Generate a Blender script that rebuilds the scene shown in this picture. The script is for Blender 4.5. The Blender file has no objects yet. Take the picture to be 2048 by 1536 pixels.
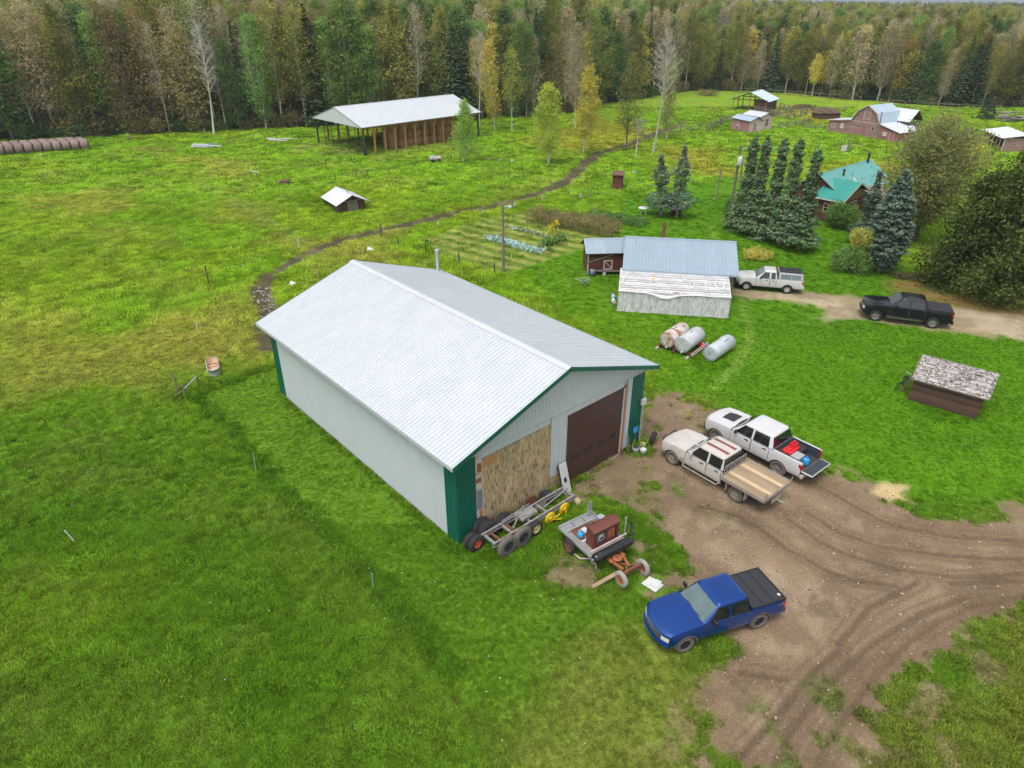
import bpy, bmesh, math, random
import numpy as np
from mathutils import Vector, Matrix

SC = bpy.context.scene
COL = SC.collection
R = math.radians
PI = math.pi
RND = random.Random(7)

# ------------------------------------------------------------------ camera
CAM_H, FPX, HZ = 21.0, 1354.0, 2.0            # camera height (m), focal length in px of a 2048 px wide frame, horizon row
PITCH = math.atan((768 - HZ) / FPX)
cam_d = bpy.data.cameras.new('camera')
cam_d.lens = 36 * FPX / 2048
cam_d.sensor_width = 36
cam_d.clip_start, cam_d.clip_end = 0.5, 20000
cam = bpy.data.objects.new('camera', cam_d)
COL.objects.link(cam)
cam.location = (0, 0, CAM_H)
cam.rotation_euler = (PI / 2 - PITCH, 0, 0)
SC.camera = cam

# ------------------------------------------------------------------ sky and sun (thin overcast: soft light from the left)
SUN_AZ = math.atan2(-0.55, -0.83)              # direction towards the sun: left of the picture
SUN_EL = R(68)
world = bpy.data.worlds.new('World')
SC.world = world
world.use_nodes = True
wn = world.node_tree
sky = wn.nodes.new('ShaderNodeTexSky')
sky.sky_type = 'NISHITA'
sky.sun_disc = False
sky.sun_elevation = SUN_EL
sky.sun_rotation = SUN_AZ
sky.air_density = 1.0
sky.dust_density = 4.0
sky.ozone_density = 1.0
hsv = wn.nodes.new('ShaderNodeHueSaturation')
hsv.inputs['Saturation'].default_value = 0.34
wn.links.new(sky.outputs[0], hsv.inputs['Color'])
wn.links.new(hsv.outputs[0], wn.nodes['Background'].inputs['Color'])
wn.nodes['Background'].inputs['Strength'].default_value = 0.15
sun_d = bpy.data.lights.new('sun', 'SUN')
sun_d.energy = .95
sun_d.angle = R(24)
sun_d.color = (1.0, 0.95, 0.88)
sun = bpy.data.objects.new('sun', sun_d)
COL.objects.link(sun)
sdir = Vector((math.sin(SUN_AZ) * math.cos(SUN_EL), math.cos(SUN_AZ) * math.cos(SUN_EL), math.sin(SUN_EL)))
sun.rotation_euler = sdir.to_track_quat('Z', 'Y').to_euler()
sun.location = (-40, 20, 60)
SC.view_settings.view_transform = 'Standard'
SC.view_settings.look = 'None'
SC.view_settings.exposure = 0.62
SC.view_settings.gamma = 1.0
SC.view_settings.use_curve_mapping = False

# ------------------------------------------------------------------ helpers
def at(px, py, z=0.0):
    """world point at height z seen at a pixel of the 2048 x 1536 survey picture"""
    u, v = (px - 1024) / FPX, (768 - py) / FPX
    d = Vector((u, math.cos(PITCH) + v * math.sin(PITCH), -math.sin(PITCH) + v * math.cos(PITCH)))
    return Vector((0, 0, CAM_H)) + d * ((z - CAM_H) / d.z)

class MB:
    """collects shapes, then links them as one mesh object"""
    def __init__(s): s.v, s.f, s.sm, s.mi, s.cur = [], [], [], [], 0
    def add(s, vs, fs, smooth=False):
        o = len(s.v); s.v += [tuple(p) for p in vs]
        s.f += [tuple(i + o for i in f) for f in fs]
        s.sm += [smooth] * len(fs); s.mi += [s.cur] * len(fs)
        return s
    def mat(s, i): s.cur = i; return s
    def box(s, c, d, rot=None):
        x, y, z = d[0] / 2, d[1] / 2, d[2] / 2
        vs = [Vector((a * x, b * y, e * z)) for e in (-1, 1) for b in (-1, 1) for a in (-1, 1)]
        if rot is not None: vs = [rot @ q for q in vs]
        return s.add([q + Vector(c) for q in vs],
                     [(0, 2, 3, 1), (4, 5, 7, 6), (0, 1, 5, 4), (2, 6, 7, 3), (0, 4, 6, 2), (1, 3, 7, 5)])
    def span(s, a, b):
        return s.box([(a[i] + b[i]) / 2 for i in range(3)], [abs(b[i] - a[i]) for i in range(3)])
    def beam(s, p, q, w, h, up=(0, 0, 1)):
        p, q = Vector(p), Vector(q); d = q - p; L = d.length
        x = d.normalized(); up = Vector(up)
        if abs(x.dot(up)) > .98: up = Vector((1, 0, 0))
        y = up.cross(x).normalized(); z = x.cross(y)
        return s.box((p + q) / 2, (L, w, h), Matrix((x, y, z)).transposed())
    def cyl(s, p, q, r0, r1=None, n=10, caps=True, smooth=True):
        r1 = r0 if r1 is None else r1
        p, q = Vector(p), Vector(q); x = (q - p).normalized()
        up = Vector((0, 0, 1)) if abs(x.z) < .9 else Vector((1, 0, 0))
        y = up.cross(x).normalized(); z = x.cross(y)
        vs = []
        for c, r in ((p, r0), (q, r1)):
            for i in range(n):
                t = 2 * PI * i / n; vs.append(c + y * math.cos(t) * r + z * math.sin(t) * r)
        s.add(vs, [(i, (i + 1) % n, n + (i + 1) % n, n + i) for i in range(n)], smooth)
        if caps: s.add(vs, [tuple(range(n))[::-1], tuple(range(n, 2 * n))])
        return s
    def tube(s, pts, r, n=6, radii=None):
        pts = [Vector(p) for p in pts]; vs = []
        for k, p in enumerate(pts):
            d = (pts[min(k + 1, len(pts) - 1)] - pts[max(k - 1, 0)]).normalized()
            up = Vector((0, 0, 1)) if abs(d.z) < .9 else Vector((1, 0, 0))
            y = up.cross(d).normalized(); z = d.cross(y); rr = radii[k] if radii else r
            vs += [p + y * math.cos(2 * PI * i / n) * rr + z * math.sin(2 * PI * i / n) * rr for i in range(n)]
        fs = [(k * n + i, k * n + (i + 1) % n, (k + 1) * n + (i + 1) % n, (k + 1) * n + i)
              for k in range(len(pts) - 1) for i in range(n)]
        s.add(vs, fs, True)
        return s.add(vs, [tuple(range(n))[::-1], tuple(range((len(pts) - 1) * n, len(pts) * n))])
    def lathe(s, prof, o=(0, 0, 0), axis='y', n=24, smooth=True):
        """prof: list of (radius, offset along axis)"""
        vs = []
        for r, h in prof:
            for i in range(n):
                t = 2 * PI * i / n; a, b = r * math.cos(t), r * math.sin(t)
                p = {'z': (a, b, h), 'y': (a, h, b), 'x': (h, a, b)}[axis]
                vs.append((p[0] + o[0], p[1] + o[1], p[2] + o[2]))
        m = len(prof)
        return s.add(vs, [(k * n + i, k * n + (i + 1) % n, (k + 1) * n + (i + 1) % n, (k + 1) * n + i)
                          for k in range(m - 1) for i in range(n)], smooth)
    def prism(s, poly, d0, d1, axis='y'):
        """2-D polygon extruded along an axis; y: (x,z)  x: (y,z)  z: (x,y)"""
        def P(a, d): return {'y': (a[0], d, a[1]), 'x': (d, a[0], a[1]), 'z': (a[0], a[1], d)}[axis]
        n = len(poly); vs = [P(a, d0) for a in poly] + [P(a, d1) for a in poly]
        return s.add(vs, [tuple(range(n)), tuple(range(2 * n - 1, n - 1, -1))] +
                     [(i, n + i, n + (i + 1) % n, (i + 1) % n) for i in range(n)])
    def grid(s, fn, nu, nv, smooth=True, flip=False):
        vs = [fn(i / nu, j / nv) for j in range(nv + 1) for i in range(nu + 1)]; w = nu + 1
        fs = [(j * w + i, j * w + i + 1, (j + 1) * w + i + 1, (j + 1) * w + i) for j in range(nv) for i in range(nu)]
        if flip: fs = [f[::-1] for f in fs]
        return s.add(vs, fs, smooth)
    def slab(s, fn, nu, nv, t0, t1, smooth=True):
        """closed slab between two offsets of a surface fn(u, v, offset)"""
        s.grid(lambda u, v: fn(u, v, t1), nu, nv, smooth); s.grid(lambda u, v: fn(u, v, t0), nu, nv, smooth, True)
        for e, n in (((lambda q: (q, 0)), nu), ((lambda q: (q, 1)), nu), ((lambda q: (0, q)), nv), ((lambda q: (1, q)), nv)):
            s.grid(lambda u, v: fn(*e(u), t0 + (t1 - t0) * v), n, 1, False)
        return s
    def mesh(s, name, mats=None):
        me = bpy.data.meshes.new(name); me.from_pydata(s.v, [], s.f)
        me.polygons.foreach_set('use_smooth', s.sm)
        me.polygons.foreach_set('material_index', s.mi)
        for m in (mats if isinstance(mats, (list, tuple)) else [mats]):
            if m: me.materials.append(m)
        bm = bmesh.new(); bm.from_mesh(me); bmesh.ops.recalc_face_normals(bm, faces=bm.faces); bm.to_mesh(me); bm.free()
        me.update()
        return me
    def build(s, name, mats, parent=None, bevel=0, loc=None, rot=None):
        return link(name, s.mesh(name, mats), parent, bevel, loc, rot)

def link(name, me, parent=None, bevel=0, loc=None, rot=None):
    o = bpy.data.objects.new(name, me); COL.objects.link(o)
    if parent: o.parent = parent
    if loc is not None: o.location = loc
    if rot is not None: o.rotation_euler = rot
    if bevel:
        b = o.modifiers.new('bevel', 'BEVEL'); b.width = bevel; b.segments = 2; b.limit_method = 'ANGLE'; b.angle_limit = R(50)
    return o

def nth(i):
    a = 'first second third fourth fifth sixth seventh eighth ninth tenth eleventh twelfth thirteenth fourteenth fifteenth sixteenth seventeenth eighteenth nineteenth'.split()
    if i < 19: return a[i]
    t, r = divmod(i + 1, 10); return ('twentieth thirtieth fortieth fiftieth'.split()[t - 2] if r == 0 else 'twenty thirty forty fifty'.split()[t - 2] + '-' + a[r - 1])

def tag(o, label=None, cat=None, group=None, kind=None):
    if label: o['label'] = label
    if cat: o['category'] = cat
    if group: o['group'] = group
    if kind: o['kind'] = kind
    return o

def thing(name, label, cat, loc=(0, 0, 0), rz=0.0, group=None, rx=0.0, ry=0.0):
    o = bpy.data.objects.new(name, None); COL.objects.link(o)
    o.empty_display_size = .3; o.location = loc; o.rotation_euler = (rx, ry, rz)
    return tag(o, label, cat, group)

KIDS = {}
def copy_tree(src, label=None, loc=None, rz=None, scale=None, parent=None):
    c = src.copy(); COL.objects.link(c); c.parent = parent
    if label: c['label'] = label
    if loc is not None: c.location = loc
    if rz is not None: c.rotation_euler = (src.rotation_euler[0], src.rotation_euler[1], rz)
    if scale is not None: c.scale = scale if hasattr(scale, '__len__') else (scale,) * 3
    for ch in list(src.children): copy_tree(ch, parent=c)
    return c

# ------------------------------------------------------------------ materials
def pm(name, c1, c2=None, scale=4.0, rough=.6, metal=0.0, bump=0.0, bscale=30.0, c3=None, s3=1.2, k3=.55, w3=.08,
       stretch=(1, 1, 1), vary=0.0, coat=0.0, spec=.5, trans=0.0, wave=None):
    """base colour c1..c2 by noise, patches of c3 (rust, dirt, paint loss), fine relief, per-object variation"""
    m = bpy.data.materials.new(name); m.use_nodes = True
    n, l = m.node_tree.nodes, m.node_tree.links
    b = n['Principled BSDF']
    b.inputs['Roughness'].default_value = rough; b.inputs['Metallic'].default_value = metal
    b.inputs['Specular IOR Level'].default_value = spec
    if coat: b.inputs['Coat Weight'].default_value = coat; b.inputs['Coat Roughness'].default_value = .06
    tc = n.new('ShaderNodeTexCoord'); mp = n.new('ShaderNodeMapping'); mp.inputs['Scale'].default_value = stretch
    oi = n.new('ShaderNodeObjectInfo')
    l.new(tc.outputs['Object'], mp.inputs['Vector'])
    ad = n.new('ShaderNodeVectorMath'); ad.operation = 'ADD'
    sc = n.new('ShaderNodeVectorMath'); sc.operation = 'SCALE'; sc.inputs[0].default_value = (17, 31, 23)
    l.new(oi.outputs['Random'], sc.inputs['Scale']); l.new(mp.outputs[0], ad.inputs[0]); l.new(sc.outputs[0], ad.inputs[1])
    vec = ad.outputs[0]
    def noise(s, det=4):
        t = n.new('ShaderNodeTexNoise'); t.inputs['Scale'].default_value = s; t.inputs['Detail'].default_value = det
        t.inputs['Roughness'].default_value = .65
        l.new(vec, t.inputs['Vector']); return t.outputs['Fac']
    def ramp(src, a, z):
        r = n.new('ShaderNodeMapRange'); r.inputs['From Min'].default_value = a; r.inputs['From Max'].default_value = z
        l.new(src, r.inputs['Value']); return r.outputs[0]
    def mix(f, a, c):
        x = n.new('ShaderNodeMix'); x.data_type = 'RGBA'; l.new(f, x.inputs['Factor'])
        for s_, k in ((a, 'A'), (c, 'B')):
            i = [q for q in x.inputs if q.name == k and q.type == 'RGBA'][0]
            if isinstance(s_, tuple): i.default_value = (*s_, 1)
            else: l.new(s_, i)
        return [q for q in x.outputs if q.type == 'RGBA'][0]
    c2 = c2 or tuple(q * .82 for q in c1)
    col = mix(ramp(noise(scale), .32, .68), c1, c2)
    if c3: col = mix(ramp(noise(s3, 8), k3 - w3, k3 + w3), col, c3)
    if vary:
        h = n.new('ShaderNodeHueSaturation'); l.new(col, h.inputs['Color'])
        r = n.new('ShaderNodeMapRange'); r.inputs['To Min'].default_value = 1 - vary; r.inputs['To Max'].default_value = 1 + vary
        l.new(oi.outputs['Random'], r.inputs['Value']); l.new(r.outputs[0], h.inputs['Value']); col = h.outputs[0]
    l.new(col, b.inputs['Base Color'])
    if bump:
        bp = n.new('ShaderNodeBump'); bp.inputs['Strength'].default_value = min(1, bump); bp.inputs['Distance'].default_value = .02
        l.new(noise(bscale, 6), bp.inputs['Height']); l.new(bp.outputs[0], b.inputs['Normal'])
    return m

LEAF_GAIN = 3.1
def leafmat(name, cols, scale=.5, transl=.5, hv=.012, vv=.35):
    """foliage: hue patches through the crown, per-tree variation, some light through the leaves"""
    m = bpy.data.materials.new(name); m.use_nodes = True
    n, l = m.node_tree.nodes, m.node_tree.links
    n.remove(n['Principled BSDF']); out = n['Material Output']
    tc = n.new('ShaderNodeTexCoord'); oi = n.new('ShaderNodeObjectInfo')
    def noise(s, det):
        t = n.new('ShaderNodeTexNoise'); t.inputs['Scale'].default_value = s; t.inputs['Detail'].default_value = det
        t.noise_dimensions = '4D'; ml = n.new('ShaderNodeMath'); ml.operation = 'MULTIPLY'; ml.inputs[1].default_value = 50
        l.new(oi.outputs['Random'], ml.inputs[0]); l.new(ml.outputs[0], t.inputs['W'])
        l.new(tc.outputs['Object'], t.inputs['Vector']); return t.outputs['Fac']
    cr = n.new('ShaderNodeValToRGB'); e = cr.color_ramp.elements
    k = len(cols)
    for i, c in enumerate(cols):
        p = .32 + .36 * i / max(1, k - 1)
        q = e[i] if i < 2 else e.new(p)
        q.position = p; q.color = (*[min(.6, v * LEAF_GAIN) for v in c], 1)
    l.new(noise(scale, 3), cr.inputs[0])
    h = n.new('ShaderNodeHueSaturation'); h.inputs['Saturation'].default_value = .9; l.new(cr.outputs[0], h.inputs['Color'])
    def rng(src, a, z):
        r = n.new('ShaderNodeMapRange'); r.inputs['To Min'].default_value = a; r.inputs['To Max'].default_value = z
        l.new(src, r.inputs['Value']); return r.outputs[0]
    l.new(rng(oi.outputs['Random'], .5 - hv, .5 + hv), h.inputs['Hue'])
    w = n.new('ShaderNodeTexWhiteNoise'); w.noise_dimensions = '1D'; l.new(oi.outputs['Random'], w.inputs['W'])
    fine = rng(noise(6.0, 2), .5, 1.5)
    mv = n.new('ShaderNodeMath'); mv.operation = 'MULTIPLY'
    l.new(rng(w.outputs[0], 1 - vv, 1 + vv), mv.inputs[0]); l.new(fine, mv.inputs[1])
    l.new(mv.outputs[0], h.inputs['Value'])
    d = n.new('ShaderNodeBsdfDiffuse'); t = n.new('ShaderNodeBsdfTranslucent'); mx = n.new('ShaderNodeMixShader')
    mx.inputs[0].default_value = transl
    l.new(h.outputs[0], d.inputs[0]); l.new(h.outputs[0], t.inputs[0])
    l.new(d.outputs[0], mx.inputs[1]); l.new(t.outputs[0], mx.inputs[2]); l.new(mx.outputs[0], out.inputs['Surface'])
    return m

def glassmat(name, c=(.012, .016, .018), rough=.03):
    m = pm(name, c, tuple(q * .7 for q in c), rough=rough, spec=.9); return m

M = {}
M['white_metal'] = pm('white_metal', (.50, .535, .565), (.45, .485, .515), 0.6, rough=.38)
M['wall_metal'] = pm('wall_metal', (.535, .575, .61), (.50, .54, .575), .7, rough=.42, bump=.04, bscale=5)
M['green_metal'] = pm('green_metal', (.005, .115, .082), (.004, .098, .068), 1.5, rough=.36)
M['brown_door'] = pm('brown_door', (.075, .034, .030), (.064, .030, .026), 1.2, rough=.45, bump=.08, bscale=60)
M['osb'] = pm('osb', (.58, .44, .25), (.36, .26, .14), 7, rough=.85, c3=(.15, .11, .065), s3=9, k3=.555, w3=.05,
              stretch=(1.6, 1, .28), bump=.25, bscale=25, vary=.10)
M['osb_new'] = pm('osb_new', (.50, .27, .10), (.38, .20, .075), 18, rough=.8)
M['housewrap'] = pm('housewrap', (.62, .60, .57), (.45, .40, .36), 5, rough=.6, c3=(.42, .15, .06), s3=3, k3=.60)
M['grey_wrap'] = pm('grey_wrap', (.20, .23, .27), (.16, .18, .21), 4, rough=.7)
M['lumber'] = pm('lumber', (.42, .19, .065), (.34, .15, .05), 6, rough=.7, stretch=(1, 1, .1))
M['post_wood'] = pm('post_wood', (.42, .22, .085), (.30, .15, .06), 5, rough=.8, stretch=(1, 1, .1), vary=.15)
M['old_wood'] = pm('old_wood', (.20, .165, .135), (.10, .08, .065), 6, rough=.9, stretch=(.15, 1, 1), bump=.3, vary=.22)
M['grey_wood'] = pm('grey_wood', (.22, .195, .17), (.12, .105, .09), 7, rough=.9, stretch=(1, 1, .2), bump=.3, vary=.25)
M['brown_wood'] = pm('brown_wood', (.13, .07, .045), (.07, .04, .028), 5, rough=.9, stretch=(.15, 1, 1), bump=.3, vary=.3)
M['log_red'] = pm('log_red', (.155, .05, .028), (.075, .028, .018), 5, rough=.9, stretch=(.12, 1, 1), bump=.3, vary=.35, c3=(.22, .17, .13), s3=4, k3=.66)
M['barn_red'] = pm('barn_red', (.33, .20, .19), (.25, .14, .135), 3.5, rough=.9, stretch=(.15, 1, 1), bump=.2, vary=.14, c3=(.45, .36, .34), s3=3.5, k3=.62)
M['barn_redder'] = pm('barn_redder', (.36, .16, .155), (.28, .115, .11), 3.5, rough=.9, bump=.2, vary=.12, c3=(.42, .27, .25), s3=3, k3=.64)
M['pink'] = pm('pink', (.42, .22, .23), (.34, .17, .175), 3, rough=.9, bump=.15, vary=.1, c3=(.38, .31, .29), s3=3, k3=.66)
M['trim_pale'] = pm('trim_pale', (.58, .46, .44), (.46, .36, .34), 5, rough=.8)
M['blue_tin'] = pm('blue_tin', (.31, .39, .46), (.27, .345, .41), 1.3, rough=.36, metal=.15, bump=.08, bscale=5, vary=.04)
M['tin'] = pm('tin', (.60, .64, .68), (.50, .54, .58), 1.5, rough=.4, metal=.15, bump=.08, bscale=5, vary=.05)
M['tin_blue'] = pm('tin_blue', (.40, .50, .58), (.33, .42, .50), 1.5, rough=.4, metal=.15, vary=.05)
M['tin_rust'] = pm('tin_rust', (.62, .65, .68), (.52, .55, .58), 1.5, rough=.45, metal=.1, c3=(.40, .26, .20), s3=2.0, k3=.66, vary=.05)
M['teal_roof'] = pm('teal_roof', (.035, .275, .225), (.03, .24, .20), 1.5, rough=.36, vary=.05)
M['teal_pale'] = pm('teal_pale', (.10, .33, .30), (.085, .29, .265), 1.5, rough=.3, vary=.04)
M['shingle'] = pm('shingle', (.42, .395, .38), (.28, .25, .235), 6, rough=.95, c3=(.09, .07, .055), s3=5, k3=.53, w3=.03, bump=.4, vary=.22)
M['thatch'] = pm('thatch', (.20, .155, .115), (.13, .10, .08), 5, rough=.95, vary=.2)
M['hay'] = pm('hay', (.34, .215, .10), (.23, .135, .06), 9, rough=1, bump=.6, bscale=25, vary=.2)
M['hay_wrap'] = pm('hay_wrap', (.24, .175, .155), (.17, .12, .105), 7, rough=.9, bump=.5, bscale=22, vary=.16)
M['rust'] = pm('rust', (.20, .075, .042), (.12, .045, .028), 6, rough=.85, bump=.3, vary=.1)
M['rust_box'] = pm('rust_box', (.15, .045, .032), (.11, .035, .026), 5, rough=.55, c3=(.22, .10, .06), s3=5, k3=.66)
M['rust_orange'] = pm('rust_orange', (.36, .12, .045), (.24, .075, .03), 7, rough=.85, bump=.3)
M['steel'] = pm('steel', (.36, .36, .37), (.25, .25, .26), 5, rough=.5, metal=.3, c3=(.18, .11, .08), s3=5, k3=.66)
M['frame_grey'] = pm('frame_grey', (.30, .29, .285), (.20, .19, .185), 6, rough=.7, c3=(.16, .10, .07), s3=5, k3=.62, bump=.2)
M['galv'] = pm('galv', (.52, .56, .58), (.42, .46, .48), 3, rough=.4, metal=.35)
M['tank'] = pm('tank', (.50, .56, .58), (.42, .47, .50), 2.2, rough=.45, metal=.15, c3=(.62, .60, .58), s3=3, k3=.62)
M['tank_rust'] = pm('tank_rust', (.60, .57, .53), (.48, .46, .44), 2.6, rough=.5, metal=.1, c3=(.42, .15, .05), s3=1.9, k3=.56, w3=.06)
M['tank_peel'] = pm('tank_peel', (.52, .55, .57), (.44, .47, .5), 2.6, rough=.5, metal=.1, c3=(.26, .10, .07), s3=2.6, k3=.63, w3=.05)
M['tyre'] = pm('tyre', (.022, .021, .021), (.034, .031, .029), 8, rough=.85, bump=.2)
M['tyre_dusty'] = pm('tyre_dusty', (.17, .145, .12), (.10, .086, .072), 7, rough=.95, bump=.2)
M['tyre_pale'] = pm('tyre_pale', (.36, .34, .31), (.27, .25, .23), 6, rough=.95)
M['black'] = pm('black', (.014, .014, .016), (.02, .02, .022), 6, rough=.5)
M['black_gloss'] = pm('black_gloss', (.010, .010, .013), (.013, .013, .018), 3, rough=.18, coat=.5)
M['black_mat'] = pm('black_mat', (.020, .021, .026), (.026, .027, .032), 5, rough=.7, bump=.1)
M['liner'] = pm('liner', (.026, .032, .042), (.036, .042, .052), 5, rough=.75, bump=.2)
M['glass'] = glassmat('glass')
M['glass_sky_tint'] = pm('glass_sky_tint', (.10, .15, .155), (.06, .10, .105), 2.0, rough=.05, spec=1.0, coat=.5)  # pale cyan base paints the reflected sky into the glass
M['chrome'] = pm('chrome', (.62, .63, .65), (.5, .51, .53), 3, rough=.15, metal=.9)
M['alloy'] = pm('alloy', (.34, .33, .32), (.22, .21, .2), 6, rough=.5, metal=.4)
M['dust_alloy'] = pm('dust_alloy', (.34, .295, .25), (.24, .205, .175), 6, rough=.85)
M['lamp'] = pm('lamp', (.62, .62, .58), (.5, .5, .47), 6, rough=.12, coat=.6)
M['red_lamp'] = pm('red_lamp', (.42, .015, .015), (.3, .01, .01), 6, rough=.15, coat=.6)
M['amber'] = pm('amber', (.55, .17, .03), (.45, .13, .02), 6, rough=.2)
M['blue_paint'] = pm('blue_paint', (.002, .050, .25), (.002, .042, .21), 1.5, rough=.18, coat=.5, metal=.4)
M['blue_low'] = pm('blue_low', (.007, .035, .19), (.02, .035, .11), 3, rough=.3, coat=.5, metal=.2, c3=(.11, .095, .085), s3=3, k3=.66)
M['white_paint'] = pm('white_paint', (.56, .56, .56), (.52, .52, .52), 1.2, rough=.25, coat=.6)
M['white_dusty'] = pm('white_dusty', (.55, .535, .51), (.46, .42, .37), 1.6, rough=.4, coat=.2)
M['white_muddy'] = pm('white_muddy', (.46, .40, .31), (.36, .29, .21), 2.2, rough=.7)
M['black_paint'] = pm('black_paint', (.008, .008, .012), (.011, .011, .016), 1.5, rough=.2, coat=.35, spec=.35)
M['dash_red'] = pm('dash_red', (.24, .075, .06), (.19, .06, .05), 5, rough=.7)
M['plank'] = pm('plank', (.34, .255, .16), (.25, .18, .105), 4, rough=.85, stretch=(.12, 1, 1), bump=.2, vary=.1)
M['plank_new'] = pm('plank_new', (.56, .43, .27), (.48, .36, .21), 4, rough=.8)
M['red_plastic'] = pm('red_plastic', (.62, .012, .02), (.5, .008, .015), 3, rough=.3, coat=.3)
M['blue_plastic'] = pm('blue_plastic', (.012, .16, .55), (.01, .12, .46), 3, rough=.35)
M['sky_plastic'] = pm('sky_plastic', (.03, .33, .68), (.02, .26, .56), 3, rough=.35)
M['yellow'] = pm('yellow', (.70, .50, .01), (.58, .40, .01), 4, rough=.5)
M['cream'] = pm('cream', (.62, .50, .25), (.5, .38, .18), 4, rough=.6)
M['orange_red'] = pm('orange_red', (.62, .085, .03), (.5, .06, .02), 4, rough=.6)
M['hot_red'] = pm('hot_red', (.58, .035, .045), (.46, .025, .03), 4, rough=.6)
M['white_plastic'] = pm('white_plastic', (.60, .60, .59), (.52, .52, .51), 4, rough=.45)
M['grey_plastic'] = pm('grey_plastic', (.36, .37, .38), (.3, .31, .32), 4, rough=.5)
M['bark_white'] = pm('bark_white', (.60, .57, .51), (.44, .41, .36), 3, rough=.9, c3=(.07, .06, .05), s3=4, k3=.66, stretch=(1, 1, .6), vary=.15)
M['bark_grey'] = pm('bark_grey', (.17, .145, .115), (.10, .085, .068), 4, rough=.95, bump=.4, vary=.2)
M['bark_tan'] = pm('bark_tan', (.34, .22, .13), (.24, .15, .09), 4, rough=.95, bump=.3)
M['rock'] = pm('rock', (.40, .38, .36), (.26, .25, .24), 5, rough=.9, vary=.3)
M['pole'] = pm('pole', (.22, .19, .16), (.14, .12, .10), 6, rough=.9, stretch=(1, 1, .1), vary=.15)
M['tpost'] = pm('tpost', (.035, .05, .045), (.05, .06, .05), 6, rough=.7)
M['rust_post'] = pm('rust_post', (.13, .06, .035), (.09, .04, .028), 6, rough=.8)
M['canopy_grey'] = pm('canopy_grey', (.42, .43, .44), (.36, .37, .38), 3, rough=.35)
M['slat_grey'] = pm('slat_grey', (.44, .43, .43), (.33, .32, .32), 4, rough=.8, vary=.12)
M['seam'] = pm('seam', (.03, .03, .03), (.04, .04, .04), 4, rough=.8)
M['film'] = None
# ------------------------------------------------------------------ ground: one sheet to the horizon
_rng = np.random.RandomState(3)
_TAB = _rng.rand(256, 256)
def vnoise(x, y, s, seed=0):
    x = x / s + seed * 17.3; y = y / s + seed * 41.7
    xi, yi = np.floor(x).astype(int), np.floor(y).astype(int)
    fx, fy = x - xi, y - yi
    fx, fy = fx * fx * (3 - 2 * fx), fy * fy * (3 - 2 * fy)
    g = lambda a, b: _TAB[a & 255, b & 255]
    return (g(xi, yi) * (1 - fx) + g(xi + 1, yi) * fx) * (1 - fy) + (g(xi, yi + 1) * (1 - fx) + g(xi + 1, yi + 1) * fx) * fy
def fbm(x, y, s, oct=4, seed=0, k=.55):
    t = 0; a = 1; n = 0
    for i in range(oct):
        t = t + a * vnoise(x + .7 * y * (i % 2), y - .7 * x * (i % 2), s / 2 ** i, seed + i); n += a; a *= k
    return t / n
def W2(pts): return [tuple(at(*p)[:2]) for p in pts]
def dline(x, y, pts):
    d = np.full(x.shape, 1e9)
    for (ax, ay), (bx, by) in zip(pts[:-1], pts[1:]):
        dx, dy = bx - ax, by - ay
        t = np.clip(((x - ax) * dx + (y - ay) * dy) / (dx * dx + dy * dy + 1e-9), 0, 1)
        d = np.minimum(d, np.hypot(x - ax - t * dx, y - ay - t * dy))
    return d
def sd(x, y, pts):
    """distance to a polygon, positive inside"""
    d = dline(x, y, pts + pts[:1]); ins = np.zeros(x.shape, bool)
    n = len(pts)
    for i in range(n):
        (ax, ay), (bx, by) = pts[i], pts[(i + 1) % n]
        c = ((ay > y) != (by > y)) & (x < (bx - ax) * (y - ay) / (by - ay + 1e-12) + ax)
        ins ^= c
    return np.where(ins, d, -d)
def sstep(a, b, v):
    t = np.clip((v - a) / (b - a), 0, 1); return t * t * (3 - 2 * t)

YARD = W2([(1278, 885), (1290, 800), (1350, 795), (1415, 815), (1500, 850), (1640, 935), (1720, 955), (1800, 1000), (1870, 1032), (1960, 1022), (2120, 1000),
           (2150, 1180), (2048, 1215), (1985, 1240), (1950, 1290), (1880, 1360), (1790, 1362), (1755, 1444), (1790, 1560), (1400, 1560), (1418, 1463),
           (1432, 1362), (1445, 1300), (1420, 1240), (1420, 1180), (1350, 1120), (1318, 1060), (1330, 1010), (1300, 960), (1268, 930)])
SPARSE = W2([(1150, 962), (1250, 905), (1330, 930), (1420, 1000), (1350, 1030), (1370, 1150), (1400, 1240), (1330, 1230), (1270, 1130), (1290, 1010), (1200, 1000)])
DOORP = W2([(1132, 968), (1245, 903), (1290, 915), (1320, 950), (1235, 985), (1165, 985)])
SPARSE2 = W2([(1085, 1150), (1150, 1128), (1230, 1150), (1190, 1172), (1100, 1172)])
SPARSE3 = W2([(1400, 1300), (1460, 1280), (1470, 1400), (1400, 1560), (1330, 1560), (1370, 1440)])
SPARSE4 = W2([(1760, 1350), (1900, 1330), (2010, 1250), (2048, 1320), (1960, 1420), (1930, 1560), (1780, 1560), (1740, 1440)])
SPARSE5 = W2([(1640, 935), (1720, 955), (1800, 1000), (1870, 1032), (1960, 1015), (2120, 985), (2120, 1010), (1960, 1040), (1860, 1060), (1700, 1000)])
STRAW = W2([(1738, 985), (1765, 968), (1812, 972), (1800, 985), (1812, 1002), (1780, 1005)])
DRIVE = W2([(1462, 590), (1480, 580), (1600, 585), (1740, 598), (1900, 610), (2120, 632), (2140, 705), (1990, 672), (1890, 660), (1830, 652), (1720, 640), (1640, 640), (1655, 622), (1600, 606), (1500, 597)])
LITTER = W2([(1770, 560), (1830, 558), (1900, 585), (2120, 600), (2130, 642), (1930, 620), (1800, 590)])
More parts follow.
